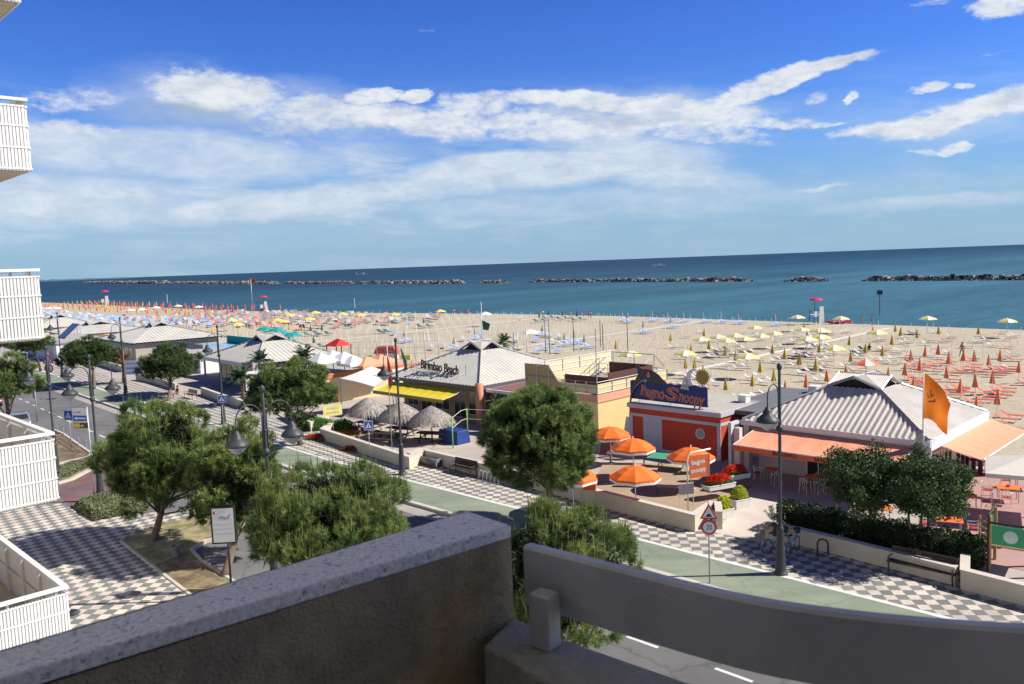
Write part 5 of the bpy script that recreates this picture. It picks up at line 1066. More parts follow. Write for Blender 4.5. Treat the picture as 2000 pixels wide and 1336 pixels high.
def make_picnic():
    t = T('picnic_table', '', 'picnic table'); mb = MB()
    for k in range(6): mb.bb(-.95, .95, -.42+k*.142, -.30+k*.142, .72, .76)
    mb.obj('table_top', wood, t)
    for sy in (-1, 1):
        mb = MB(); mb.bb(-.95, .95, sy*.72-.13, sy*.72+.13, .42, .46); mb.obj('seat', wood, t)
    for x in (-.65, .65):
        mb = MB(); mb.tube([(x, -.62, 0), (x, -.2, .7)], .045, 4); mb.tube([(x, .62, 0), (x, .2, .7)], .045, 4); mb.bb(x-.03, x+.03, -.8, .8, .35, .42); mb.obj('leg', wood, t)
    return t
KP = Kind(make_picnic())
for i, (s, tt_, z, lbu) in enumerate(((56.1, 39.0, 0, 'left'), (52.0, 39.2, 0, 'middle'), (48.4, 39.4, 0, 'right'))):
    p = W(s, tt_, Z0, False); KT.put(p, i*1.3, lbu+('most' if lbu != 'middle' else '')+' of the three grey thatched parasols', 'thatched parasols'); KP.put(p+Vector((0, .0, 0)), SR+.25+i*.1, 'dark wooden picnic table under the '+lbu+(' thatched parasol' if lbu == 'middle' else 'most thatched parasol'), 'dark picnic tables', (1.25, 1.1, 1))
KP.put(W(51.4, 37.2, Z0, False), SR+.3, 'dark wooden picnic table nearer the wall than the middle thatched parasol', 'dark picnic tables', (1.2, 1.1, 1))
# blue covered counter, green net posts
t = T('covered_counter', 'counter wrapped in blue tarpaulin beside the right thatched parasol', 'counter', W(47.0, 40.4, Z0, False), SR); mb = MB(); mb.box((0, 0, .5), (2.1, 1.2, 1.0), 0, 0, 1.0)
for i, v in enumerate(mb.v): mb.v[i] = (v[0]*(1.08 if v[2] < .1 else 1), v[1]*(1.12 if v[2] < .1 else 1), v[2])
mb.obj('tarpaulin', mat('blue_tarpaulin', (.015, .05, .22), .55, .2, 1.2, .6, 6), t, bevel=.05)
gp_ = mat('lime_green_paint', (.20, .52, .12), .5)
for i, (x, y) in enumerate(((885, 868), (914, 850))):
    o = MB(); o.tube([(0, 0, 0), (0, 0, 2.4)], .045, 7); q = P(x, y+8, Z0); o = o.obj('fence_post', gp_, None, True, q); meta(o, ('left' if i == 0 else 'right')+' of two lime green posts by the blue tarpaulin', 'post', 'lime green posts')
t = T('wire_fence', 'thin white wire rail joining the lime green posts', 'fence', P(914, 858, Z0)); mb = MB(); a, b, c = P(885, 876, Z0)-P(914, 858, Z0), Vector(), P(975, 862, Z0)-P(914, 858, Z0)
for z in (1.6, 2.35): mb.tube([a+Vector((0, 0, z-.1)), a*.4+Vector((0, 0, z+.12)), b+Vector((0, 0, z)), c+Vector((0, 0, z))], .018, 5)
mb.obj('wire', white, t)
# yellow notice + flower beds
t = T('notice_sign', 'yellow two-line notice with rounded corners above the red flowers', 'sign', P(652, 850, Z0), R(32)); pole(t, 2.2, .03)
mb = MB(); mb.bb(-.75, .75, -.06, -.03, 1.6, 2.5); mb.bb(-.8, .8, -.058, -.032, 1.65, 2.45); a = mb.obj('sign_plate', mat('pale_yellow_sign', (.78, .70, .28), .5), t); dg = mat('sign_green_ink', (.12, .16, .03), .6)
mb = MB()
for z, n_, w_ in ((2.2, 7, .13), (1.86, 10, .11)):
    for k in range(n_): x = (k-(n_-1)/2)*w_; mb.bb(x-.035, x-.015, -.066, -.061, z-.09, z+.09); mb.bb(x-.015, x+.035, -.066, -.061, z+(.07 if k % 2 else -.01), z+(.09 if k % 2 else .015))
mb.obj('worn_lettering', dg, a)
t = T('notice_sign', 'orange tilted board right above the yellow notice', 'sign', P(646, 850, Z0)+Vector((0, 1.2, 0)), R(-10)); pole(t, 2.6, .03); mb = MB(); mb.bb(-.55, .6, -.06, -.03, 2.5, 3.1); mb.obj('sign_plate', mat('orange_board', (.78, .36, .08), .6, .1), t)
redf = leafmat('red_petals', (.62, .02, .012), (.75, .05, .02), .25); greenl = leafmat('bright_leaf', (.08, .20, .03), (.12, .26, .05), .25); yellf = leafmat('yellow_green_leaf', (.62, .60, .06), (.42, .50, .05), .3); brl = leafmat('bronze_leaf', (.20, .07, .03), (.26, .13, .05), .2)
def flowers(name, p, rx, ry, rz, n, label, ms, seed, lf=.05, pot=None, rzv=0, grp='flower plantings', frac=.5):
    t = T(name, label, 'plant', p, rzv, grp); z = 0
    if pot: mb = MB(); mb.bb(-rx*1.05, rx*1.05, -ry*1.05, ry*1.05, 0, pot); mb.bb(-rx*1.1, rx*1.1, -ry*1.1, ry*1.1, pot-.06, pot); mb.obj('planter', mat('planter_white', (.66, .64, .60), .7, .08), t, bevel=.02); z = pot
    global NR; NR = np.random.default_rng(seed); u = unit(NR.normal(size=(n, 3)))*np.array([[rx, ry, rz]])*NR.uniform(.5, 1.1, (n, 1)); u[:, 2] = np.abs(u[:, 2]); V, Fq = leafquads(u, lf)
    top = NR.random(n) < frac; o = np_mesh('foliage', V, Fq, np.where(top & (u[:, 2] > rz*.3), 1, 0), ms, t); o.location = (0, 0, z); return t
flowers('flower_bed', P(622, 838, Z0), 1.5, .9, .95, 5200, 'green leafy bed left of the yellow notice', [greenl, greenl], 61, .07); flowers('flower_bed', P(668, 840, Z0), 1.2, .9, .9, 4200, 'green leafy bed right of the yellow notice', [greenl, greenl], 62, .07)
flowers('flower_bed', P(625, 858, Z0), 1.4, .5, .45, 3000, 'red blooming border below the green leafy bed', [greenl, redf], 63, .05, None, R(-20), frac=.8); flowers('flower_bed', P(672, 850, Z0), 1.6, .5, .4, 3000, 'reddish low border below the yellow notice', [greenl, redf], 64, .05, None, R(10), frac=.5)
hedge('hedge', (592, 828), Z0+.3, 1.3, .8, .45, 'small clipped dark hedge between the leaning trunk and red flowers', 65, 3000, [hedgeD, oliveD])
flowers('flower_bed', P(690, 880, Z0), 1.1, .4, .35, 1800, 'dark reddish planting on the ground behind the wall', [brl, redf], 66, .05, None, R(-18), frac=.25)
# geraniums, yellow shrubs, pots
flowers('geranium_box', P(1404, 972, Z0)+Vector((0, 0, .55)), .85, .34, .50, 5200, 'long box of red geraniums, nearer of the two boxes', [greenl, redf], 67, .045, .28, R(24), 'red geranium boxes', .95); flowers('geranium_box', P(1434, 954, Z0)+Vector((0, 0, .6)), .85, .34, .50, 5200, 'long box of red geraniums, farther of the two boxes', [greenl, redf], 68, .045, .28, R(24), 'red geranium boxes', .95)
flowers('shrub_planter', P(1413, 1010, Z0), .42, .32, .60, 3000, 'yellow green shrub in a white planter, nearer of two', [yellf, yellf], 69, .05, .5, R(24), 'yellow shrubs in planters'); flowers('shrub_planter', P(1444, 990, Z0), .48, .35, .62, 3600, 'yellow green shrub in a white planter, farther of two', [yellf, greenl], 70, .05, .5, R(24), 'yellow shrubs in planters', .2)
t = T('flower_pot', 'empty round white pot beside the nearer yellow shrub', 'pot', P(1397, 1020, Z0)); mb = MB(); mb.lathe([(.15, 0), (.19, .3), (.22, .5), (.24, .52), (.24, .58), (.2, .58), (.18, .5), (0, .5)], 16); mb.obj('pot', white, t, True)
palmg = leafmat('palm_leaf', (.12, .16, .05), (.19, .22, .08), .2)
def palm(p, h, n, L, label, seed, m=palmg, r=.12, w=.035, droop=.7, name='palm_tree', cat='palm'):
    global NR; NR = np.random.default_rng(seed); t = T(name, label, cat, p); mb = MB(); mb.tube([(0, 0, 0), (.05, 0, h*.5), (0, 0, h)], [r*1.2, r, r*.9], 8); mb.obj('trunk', bark, t, True)
    Vs = []
    for i in range(n):
        th = i*2.399; e = NR.uniform(.1, 1.35); d0 = np.array([math.cos(th)*math.cos(e), math.sin(th)*math.cos(e), math.sin(e)]); pts = []
        for k in range(9): u = k/8; pts.append(np.array([0, 0, h])+d0*L*u-np.array([0, 0, droop*L*u*u*math.cos(e)]))
        for k in range(1, 8):
            for sg in (-1, 1):
                for _ in range(3):
                    b = pts[k]+(pts[k+1]-pts[k])*NR.random(); tg = unit(pts[k+1]-pts[k]); sd = unit(np.cross(tg, [0, 0, 1.0]))*sg; tip = b+(sd*.8+tg*.7+np.array([0, 0, -.25]))*L*.3*(1-.4*k/8); Vs.append(np.stack([b-tg*w/2, b+tg*w/2, tip]))
    V = np.concatenate(Vs); np_mesh('fronds', V, np.arange(len(V)).reshape(-1, 3), np.zeros(len(V)//3), [m], t); return t
palm(P(1512, 1046, Z0+.3), .6, 16, .95, 'small potted palm behind the black lamp by the bicycles', 71, r=.1); t = T('plant_pot', 'round stone pot under the small palm', 'pot', P(1512, 1046, Z0)); mb = MB(); mb.lathe([(.25, 0), (.42, .2), (.45, .45), (.3, .5), (0, .45)], 16); mb.obj('pot', kerbm, t, True)
palm(P(475, 790, Z0), 2.6, 34, 2.2, 'left of two fan palms beside the broad pine', 72, leafmat('dark_palm_leaf', (.045, .08, .04), (.07, .11, .055), .15), .2, .12); palm(P(512, 765, Z0), 3.3, 30, 2.0, 'palm rising over the broad pine in front of the restaurant', 73, MATS['dark_palm_leaf'], .2, .12); palm(P(598, 775, Z0), 4.2, 30, 1.9, 'palm left of the orange roof edge', 74, MATS['dark_palm_leaf'], .18, .12)
palm(P(985, 690, .0), 1.6, 30, 2.0, 'palm behind the cap of the bar roof', 75, MATS['dark_palm_leaf'], .2, .12); palm(P(975, 835, Z0), 1.8, 22, 1.3, 'small palm right of the salmon pillar', 76, MATS['dark_palm_leaf'], .12, .07); palm(P(243, 748, Z0), 2.8, 30, 1.8, 'brownish palm between the two round pines', 77, leafmat('brown_palm_leaf', (.16, .12, .05), (.22, .17, .08), .15), .25, .12)
# ------------------------------------------------------------ benches, racks, bicycles
def make_bench():
    t = T('park_bench', '', 'bench'); mb = MB()
    for k in range(4): mb.bb(-1.05, 1.05, -.22+k*.12, -.12+k*.12, .42, .46)
    mb.obj('seat', wood, t); mb = MB()
    for k in range(4): mb.bb(-1.05, 1.05, .27+k*.02, .30+k*.02, .52+k*.11, .61+k*.11)
    mb.obj('backrest', wood, t)
    for x in (-.98, .98):
        mb = MB(); mb.tube([(x, -.2, 0), (x, -.24, .42), (x, .25, .42), (x, .34, .95)], .03, 6); mb.tube([(x, .3, 0), (x, .25, .42)], .03, 6); mb.tube([(x, -.25, .42), (x, -.25, .64), (x, .26, .66)], .025, 6); mb.obj('leg', dark, t)
    return t
KB = Kind(make_bench()); KB.put(W(39.2, 34.3, ZP, False), SR, 'dark bench against the low wall left of the round pine', 'dark promenade benches'); KB.put(P(1800, 1128, ZP), SR, 'long dark bench in the shade at the right', 'dark promenade benches', (1.25, 1.05, 1.05)); KB.put(P(372, 778, ZP), SR, 'far dark bench near the foot of the round pine', 'dark promenade benches')
def rack(p, n, label, L, hh=.45):
    t = T('bicycle_rack', label, 'bicycle rack', p, SR, 'metal bicycle racks'); mb = MB(); mb.tube([(-L/2, -.2, .05), (L/2, -.2, .05)], .03, 5); mb.tube([(-L/2, .25, .05), (L/2, .25, .05)], .03, 5); mb.obj('base_rail', steel, t)
    for k in range(n): x = -L/2+L*(k+.5)/n; mb = MB(); mb.tube([(x, -.2, .06)]+[(x, -.2+.225*(1-math.cos(a)), .06+hh*math.sin(a)) for a in [R(d) for d in range(15, 180, 15)]]+[(x, .25, .06)], .022, 5); mb.obj('hoop', steel, t)
rack(W(36.4, 34.1, ZP, False), 6, 'coiled metal bicycle rack between the bench and the round pine', 2.1, .55)
t = T('rolled_barrier', 'dark rolled tube lying along the low wall left of the bench', 'tube', W(42.9, 34.5, ZP, False), SR); mb = MB(); mb.tube([(-1.0, 0, .28), (1.15, 0, .28)], .26, 14); mb.obj('roll', mat('dark_metal_roll', (.10, .11, .13), .4, .2), t, True)
for x in (-1.03, 1.18): mb = MB(); mb.tube([(x, .3*math.cos(a), .3+.3*math.sin(a)) for a in [2*math.pi*k/16 for k in range(16)]], .035, 6, closed=True); mb.obj('end_ring', steel, t)
t = T('bicycle_stand', 'black arched bicycle stand right of the bicycles', 'stand', P(1607, 1084, ZP), R(-20)); mb = MB(); mb.tube([(-.22, 0, 0), (-.22, 0, .5)]+[(-.22*math.cos(a), 0, .5+.22*math.sin(a)) for a in [R(d) for d in range(20, 170, 20)]]+[(.22, 0, .5), (.22, 0, 0)], .04, 8); mb.obj('hoop', dark, t, True)
def bicycle(p, rz, label, fm):
    t = T('bicycle', label, 'bicycle', p, rz, 'parked bicycles')
    for x in (-.52, .52):
        mb = MB(); mb.tube([(x+.32*math.cos(a), 0, .34+.32*math.sin(a)) for a in [2*math.pi*k/22 for k in range(22)]], .018, 6, closed=True)
        w = mb.obj('wheel', blackp, t, True); mb = MB()
        for k in range(10): a = math.pi*k/5; mb.tube([(x, 0, .34), (x+.31*math.cos(a), 0, .34+.31*math.sin(a))], .003, 3)
        mb.tube([(x, -.05, .34), (x, .05, .34)], .02, 6); mb.obj('spokes', steel, w)
        mb = MB(); mb.tube([(x+.36*math.cos(a), 0, .34+.36*math.sin(a)) for a in [R(d) for d in range(20, 165, 12)]], .02, 4); mb.obj('mudguard', steel, t)
    mb = MB(); bb_, st_, hd, sd_ = (-.08, 0, .30), (-.20, 0, .78), (.36, 0, .82), (-.52, 0, .34)
    for a, b in ((bb_, st_), (bb_, hd), (bb_, sd_), (st_, sd_), ((-.17, 0, .62), (.38, 0, .72)), ((.36, 0, .85), (.52, 0, .34)), (st_, (-.22, 0, .9)), ((.36, 0, .8), (.33, 0, 1.02))): mb.tube([a, b], .018, 6)
    mb.obj('frame', fm, t, True); mb = MB(); mb.box((-.24, 0, .93), (.26, .15, .05), 0, 0, .8); mb.obj('saddle', blackp, t, bevel=.02)
    mb = MB(); mb.tube([(.2, -.27, 1.02), (.32, -.2, 1.05), (.33, 0, 1.02), (.32, .2, 1.05), (.2, .27, 1.02)], .015, 6); mb.obj('handlebar', dark, t)
    mb = MB(); mb.lathe([(.12, 0), (.16, .22)], 10, (.56, 0, .82)); mb.obj('basket', dark, t); return t
bicycle(P(1515, 1078, ZP), R(28), 'pale bicycle with its front wheel left of the black lamp', mat('bike_pale', (.35, .45, .42), .3)); bicycle(P(1548, 1082, ZP), R(50), 'light blue bicycle partly behind the black lamp', mat('bike_blue', (.12, .35, .5), .3))
# ------------------------------------------------------------ orange parasols on the terrace
oralt = mat('orange_panel', (.82, .165, .018), .7, .1, 1.5)
def parasol_mesh(t, r, h, dz, mats, n=8, val=.0, alt=False, wval=None, tilt=0.0):
    mb = MB(); N = n*4
    def wob(k, j): return 0
    prof = [(.03, h), (r*.35, h-dz*.18), (r*.7, h-dz*.55), (r, h-dz)]
    mb.lathe(prof, N, (0, 0, 0), mfun=(lambda k: (k//4) % 2) if alt else None)
    # sag each panel between ribs
    base = 0
    for i in range(len(mb.v)):
        j, k = divmod(i, N); u = (k % 4)/4; s_ = math.sin(math.pi*u); x, y, z = mb.v[i]; q = 1-.05*s_*(j/3); mb.v[i] = (x*q, y*q, z-.02*s_*j)
    c = mb.obj('canopy', mats, t)
    if val:
        mb = MB(); mb.lathe([(r*1.0, h-dz), (r*1.01, h-dz-val*.5)], N, mfun=None); mb.lathe([(r*1.01, h-dz-val*.5), (r*1.012, h-dz-val)], N, mi=1)
        for i in range(len(mb.v)): k = i % N; s_ = math.sin(math.pi*(k % 4)/4); x, y, z = mb.v[i]; q = 1-.05*s_; mb.v[i] = (x*q, y*q, z+.03*s_)
        mb.obj('valance', [mats[0], wval or white], c)
    mb = MB()
    for k in range(n): a = 2*math.pi*k/n; mb.tube([(0, 0, h-.05), (r*.97*math.cos(a), r*.97*math.sin(a), h-dz-.02)], .01, 3); mb.tube([(0, 0, h-dz-.35), (r*.5*math.cos(a), r*.5*math.sin(a), h-dz*.42)], .008, 3)
    mb.obj('ribs', steel, c)
    return c
t = T('terrace_parasol', '', 'parasol'); parasol_mesh(t, 1.35, 2.5, .55, [oralt], 8, .24); mb = MB(); mb.tube([(0, 0, 0), (0, 0, 2.62)], .028, 7); mb.obj('pole', white, t, True); mb = MB(); mb.lathe([(.28, 0), (.28, .08), (.05, .12)], 12); mb.obj('base', conc, t)
KO = Kind(t)
for (x, y), lb in (((1240, 909), 'orange parasol nearest the low wall'), ((1236, 856), 'orange parasol behind the nearest one, left of the ping-pong table'), ((1349, 873), 'orange parasol over the right end of the ping-pong table'), ((1192, 833), 'leftmost orange parasol beside the yellow clubhouse wall')):
    p = P(x, y, Z0+2.5); p.z = Z0; KO.put(p, rnd.random(), lb, 'orange terrace parasols')
p = P(1118, 915, Z0+2.4); p.z = Z0; KO.put(p, .3, 'orange parasol mostly hidden behind the round dense pine', 'orange terrace parasols')
def make_table(m, s=.8, hh=.74):
    t = T('cafe_table', '', 'table'); mb = MB(); mb.bb(-s/2, s/2, -s/2, s/2, hh-.03, hh); mb.obj('table_top', m, t, bevel=.01)
    for x in (-1, 1):
        for y in (-1, 1): mb = MB(); mb.tube([(x*s*.42, y*s*.42, 0), (x*s*.42, y*s*.42, hh-.03)], .018, 6); mb.obj('leg', steel, t)
    mb = MB(); mb.box((0, 0, hh+.06), (.12, .08, .12)); mb.obj('napkin_holder', red, t); return t
def make_chair(seatm):
    t = T('cafe_chair', '', 'chair'); mb = MB(); mb.bb(-.22, .22, -.22, .2, .42, .46); mb.obj('seat', seatm, t, bevel=.01)
    mb = MB(); mb.tube([(-.24, -.2, .66), (-.25, .1, .66), (-.22, .24, .72), (-.12, .28, .86), (.12, .28, .86), (.22, .24, .72), (.25, .1, .66), (.24, -.2, .66)], .016, 6)
    for x in (-.12, 0, .12): mb.tube([(x, .24, .44), (x, .28, .85)], .008, 4)
    mb.obj('backrest', white, t)
    for x, y in ((-.22, -.2), (.22, -.2), (-.2, .22), (.2, .22)): mb = MB(); mb.tube([(x*1.15, y*1.15, 0), (x, y, .44), (x*1.08, y, .66)], .014, 6); mb.obj('leg', white, t)
    return t
otm = mat('orange_table', (.80, .19, .03), .5, .08); KT1 = Kind(make_table(otm)); KC1 = Kind(make_chair(mat('red_seat', (.45, .05, .03), .5)))
def seat_at(lab, p, chairs, rz, sc=1.0):
    KT1.put(p, rz, lab, 'orange cafe tables', sc)
    for i, (a, d, cl) in enumerate(chairs): aa = rz+R(a); KC1.put(p+Vector((math.cos(aa)*d, math.sin(aa)*d, 0)), aa-R(90), cl, 'white cafe chairs with red seats')
seat_at('orange cafe table under the awning, nearest the white flowers box', P(1508, 940, Z0), [(180, .8, 'white chair left of the leftmost awning table'), (-60, .85, 'white chair right in front of the leftmost awning table'), (90, .8, 'white chair behind the leftmost awning table')], R(-30))
seat_at('orange cafe table under the awning right of the black lamp', P(1590, 955, Z0), [(-110, .95, 'white chair in front left of the second awning table'), (-60, .95, 'white chair in front right of the second awning table'), (80, .8, 'white chair behind the second awning table')], R(-30), (1.3, 1, 1))
seat_at('orange table behind the left bushy tree with a white chair', P(1718, 1018, Z0), [(180, .9, 'white chair left of the sunlit orange table between hedges')], R(-25), (1.3, 1.2, 1)); seat_at('orange sunlit table right of the forked trunk', P(1852, 1044, Z0), [(180, 1.0, 'white and red chair left of the sunlit table right of the forked trunk'), (0, 1.0, 'white chair right of the sunlit table right of the forked trunk')], R(-25), (1.5, 1.2, 1))
seat_at('orange table at the right edge under the cream canopy', P(1968, 978, Z0), [(160, .95, 'white armchair left of the table under the cream canopy'), (-100, .95, 'white chair in front of the table under the cream canopy')], R(-25), (1.3, 1.2, 1)); seat_at('orange table farthest right behind another under the cream canopy', P(2003, 955, Z0), [(180, .95, 'white chair beside the farthest right orange table')], R(-25), (1.3, 1.2, 1)); seat_at('small sunlit orange table just right of the right bushy tree', P(1893, 993, Z0), [(0, .75, 'white chair by the small sunlit table right of the bushy tree')], R(-25), .9)
# ping-pong table
t = T('table_tennis_table', 'green table tennis table with crossed wooden legs', 'table', P(1312, 915, Z0), R(-30)); mb = MB(); mb.bb(-1.37, 1.37, -.76, .76, .73, .76); a = mb.obj('table_top', mat('pingpong_green', (.05, .33, .20), .6, .08), t); mb = MB()
for y in (-.76, .745): mb.bb(-1.37, 1.37, y, y+.015, .761, .764)
for x in (-1.37, 1.355): mb.bb(x, x+.015, -.744, .744, .761, .764)
mb.obj('edge_line', white, a); mb = MB(); mb.bb(-.005, .005, -.85, .85, .765, .9); mb.obj('net', white, t)
for x in (-.8, .8): mb = MB(); mb.tube([(x, -.55, 0), (x, .45, .72)], .04, 4); mb.tube([(x, .55, 0), (x, -.45, .72)], .04, 4); mb.obj('leg', mat('light_wood', (.40, .30, .22), .8, .1), t)
# swinging terrace sign
t = T('hanging_sign', 'orange and white hanging sign on a white frame above the geraniums', 'sign', P(1344, 998, Z0), R(15)); mb = MB(); mb.tube([(0, 0, 0), (0, 0, 2.75), (.06, 0, 3.0), (.25, 0, 3.12), (1.35, 0, 3.22)], .045, 8); mb.obj('frame', white, t, True)
mb = MB(); mb.bb(.12, 1.12, -.02, .02, 1.75, 2.95); a = mb.obj('sign_plate', mat('sign_orange_red', (.72, .16, .05), .6, .1), t); mb = MB(); mb.bb(1.121, 1.3, -.02, .02, 1.75, 2.95); mb.obj('side_strip', mat('sign_strip', (.5, .12, .07), .6, .1), a)
text('bagno', .34, white, a, (.62, -.024, 2.58), (R(90), R(-6), 0), 'lettering', .002, .95, 0, 'CENTER', .008); text('snoopy', .34, white, a, (.62, -.024, 2.15), (R(90), R(-6), 0), 'lettering', .002, .88, 0, 'CENTER', .008)
t = T('menu_board', 'small grey board on a white stand below the hanging sign', 'board', P(1352, 1000, Z0)+Vector((-.3, -.1, 0)), R(10)); mb = MB(); mb.bb(-.4, .4, -.02, .02, 1.0, 1.55); mb.obj('board', mat('board_grey', (.22, .20, .22), .7), t)
for x in (-.38, .38): mb = MB(); mb.tube([(x, .03, 0), (x, .03, 1.62)], .025, 5); mb.obj('leg', white, t)
t = T('a_board', 'tall white leaning board by the yellow clubhouse wall', 'board', P(1226, 872, Z0), R(-52)); mb = MB(); mb.X = Matrix.Rotation(R(-14), 4, 'X'); mb.bb(-.55, .55, -.04, .04, 0, 2.1); a = mb.obj('board', mat('board_white', (.68, .64, .52), .7, .12, 3), t); mb = MB(); mb.X = Matrix.Rotation(R(-14), 4, 'X')
for k in range(7): mb.bb(-.4, .4, -.05, -.042, .35+k*.2, .37+k*.2)
mb.obj('printed_lines', mat('faded_print', (.2, .2, .2), .7), a)
t = T('orange_box', 'orange box standing on the low wall beside the round pine', 'box', P(1152, 955, ZP+.85), R(-10)); mb = MB(); mb.bb(-.36, .36, -.25, .25, 0, .36); mb.obj('box_body', mat('box_orange', (.75, .15, .03), .6), t, bevel=.02); mb = MB(); mb.bb(-.38, .38, -.27, .27, .361, .39); mb.obj('lid', mat('lid_orange', (.80, .24, .07), .6), t)
# benches / frames on the terrace
for i, (x, y, L, lb) in enumerate(((1310, 965, 1.6, 'dark metal frame bench under the right orange parasol'), (1235, 950, 1.3, 'low dark bench just behind the low wall'), (1262, 930, 1.4, 'dark metal trestle behind the nearest orange parasol'))):
    t = T('metal_bench', lb, 'bench', P(x, y, Z0), R(-14), 'dark metal benches'); mb = MB(); mb.bb(-L/2, L/2, -.2, .2, .45, .48); mb.obj('seat', mat('pale_seat', (.42, .38, .33), .7), t)
    for xx in (-L/2+.05, L/2-.05): mb = MB(); mb.tube([(xx, -.18, 0), (xx, -.18, .45), (xx, .18, .45), (xx, .18, 0)], .02, 5); mb.obj('leg', dark, t)
t = T('long_table', 'long white table behind the rear orange parasol', 'table', P(1225, 905, Z0), R(-12)); mb = MB(); mb.bb(-1.3, 1.3, -.35, .35, .7, .75); mb.obj('table_top', white, t)
for x in (-1.1, 1.1): mb = MB(); mb.tube([(x, 0, 0), (x, 0, .7)], .05, 6); mb.obj('leg', dark, t)
t = T('deck_chair', 'striped folding chair at the foot of the yellow clubhouse', 'chair', P(1182, 895, Z0), R(-30)); mb = MB(); mb.X = Matrix.Rotation(R(-25), 4, 'X')
for k in range(9): mb.bb(-.45+k*.1, -.38+k*.1, -.02, .02, .2, 1.3)
mb.obj('slats', mat('maroon_slats', (.20, .05, .05), .7), t); mb = MB(); mb.X = Matrix.Rotation(R(-25), 4, 'X'); mb.bb(-.5, .5, -.03, .03, .12, .2); mb.bb(-.5, .5, -.03, .03, 1.3, 1.4); mb.obj('frame', white, t)
# cream canopy and playground at the right edge
t = T('square_canopy', 'cream square canopy cut by the right edge', 'canopy', P(2012, 915, 2.6)*1.0, R(-30)); t.location.z = Z0; mb = MB(); mb.bb(-1.9, 1.9, -1.9, 1.9, 2.3, 2.5); mb.add([(-1.9, -1.9, 2.501), (1.9, -1.9, 2.501), (1.9, 1.9, 2.501), (-1.9, 1.9, 2.501), (0, 0, 3.15)], [(0, 1, 4), (1, 2, 4), (2, 3, 4), (3, 0, 4)]); mb.obj('canopy', offw, t); mb = MB(); mb.tube([(0, 0, 0), (0, 0, 2.5)], .06, 8); mb.obj('pole', white, t)
pg = mat('play_green', (.03, .30, .15), .4, .08); pw = mat('play_wood', (.42, .28, .12), .7, .15)
t = T('playground_tower', 'wooden play tower with green panel and slide behind the right wall', 'playground tower', P(1978, 1110, Z0), R(-38))
for x in (-.75, .75):
    for y in (-.75, .75): mb = MB(); mb.bb(x-.06, x+.06, y-.06, y+.06, 0, 2.3); mb.obj('post', pw, t)
mb = MB(); mb.bb(-.8, .8, -.8, .8, 1.05, 1.12); mb.obj('deck', pw, t); mb = MB(); mb.prismv([(-.68, 1.15), (.68, 1.15), (.68, 1.95), (-.68, 1.95)], -.82, -.77); a = mb.obj('green_panel', pg, t); mb = MB(); disc(mb, .26, 1.55, -.835, -.821); mb.obj('bubble_window', mat('bubble_pane', (.5, .62, .60), .2), a)
mb = MB(); mb.tube([(-.8, -.8, 2.05), (.8, -.8, 2.05)], .05, 6); mb.tube([(-.8, -.8, 2.35), (-.8, .9, 2.35)], .05, 6); mb.tube([(-.8, -.8, 2.35), (-.8, -.8, 0)], .05, 6); mb.obj('grip_bar', wood, t)
mb = MB()
for k in range(7): mb.tube([(-1.15-.0*k, -.5, .35+k*.28), (-.75, -.8, .30+k*.28)], .04, 5)
mb.tube([(-1.15, -.5, .2), (-1.15, -.5, 2.2)], .04, 5); mb.obj('ladder', pw, t)
mb = MB(); ps = [Vector((-.8+0, .2, 1.1)), Vector((-1.3, .1, .95)), Vector((-1.75, -.25, .6)), Vector((-1.95, -.75, .25)), Vector((-1.9, -1.25, .12))]; 
for i, p in enumerate(ps):
    d = (ps[min(i+1, 4)]-ps[max(i-1, 0)]); d.z = 0; d.normalize(); q = Vector((-d.y, d.x, 0))*.28; mb.v += [tuple(p+q+Vector((0, 0, .16))), tuple(p+q*.8), tuple(p-q*.8), tuple(p-q+Vector((0, 0, .16)))]
for i in range(4):
    for j in range(3): mb.f.append((4*i+j, 4*i+j+1, 4*i+5+j, 4*i+4+j)); mb.m.append(0)
mb.obj('slide', mat('slide_green', (.05, .42, .13), .3, .05), t, True); mb = MB(); mb.bb(-1.0, -.85, .1, .9, .9, 1.9); mb.obj('side_panel', pg, t)
t = T('blue_toy', 'small blue rocking toy under the play tower', 'toy', P(1965, 1068, Z0), 0); mb = MB(); mb.lathe([(.05, 0), (.1, .3), (.25, .4), (.22, .65), (.08, .8), (0, .8)], 12); mb.obj('toy_body', mat('toy_blue', (.04, .18, .45), .4), t, True)
t = T('folded_awning_stack', 'dark maroon folded furniture under the right awning', 'furniture', P(1905, 925, Z0), R(-30)); mb = MB()
for k in range(5): mb.box((-.8+k*.35, 0, .55), (.06, 1.0, 1.1), .2); mb.box((-.65+k*.35, .1, .8), (.3, .5, .05))
mb.obj('folded_chairs', mat('maroon_plastic', (.16, .02, .04), .5, .2), t)
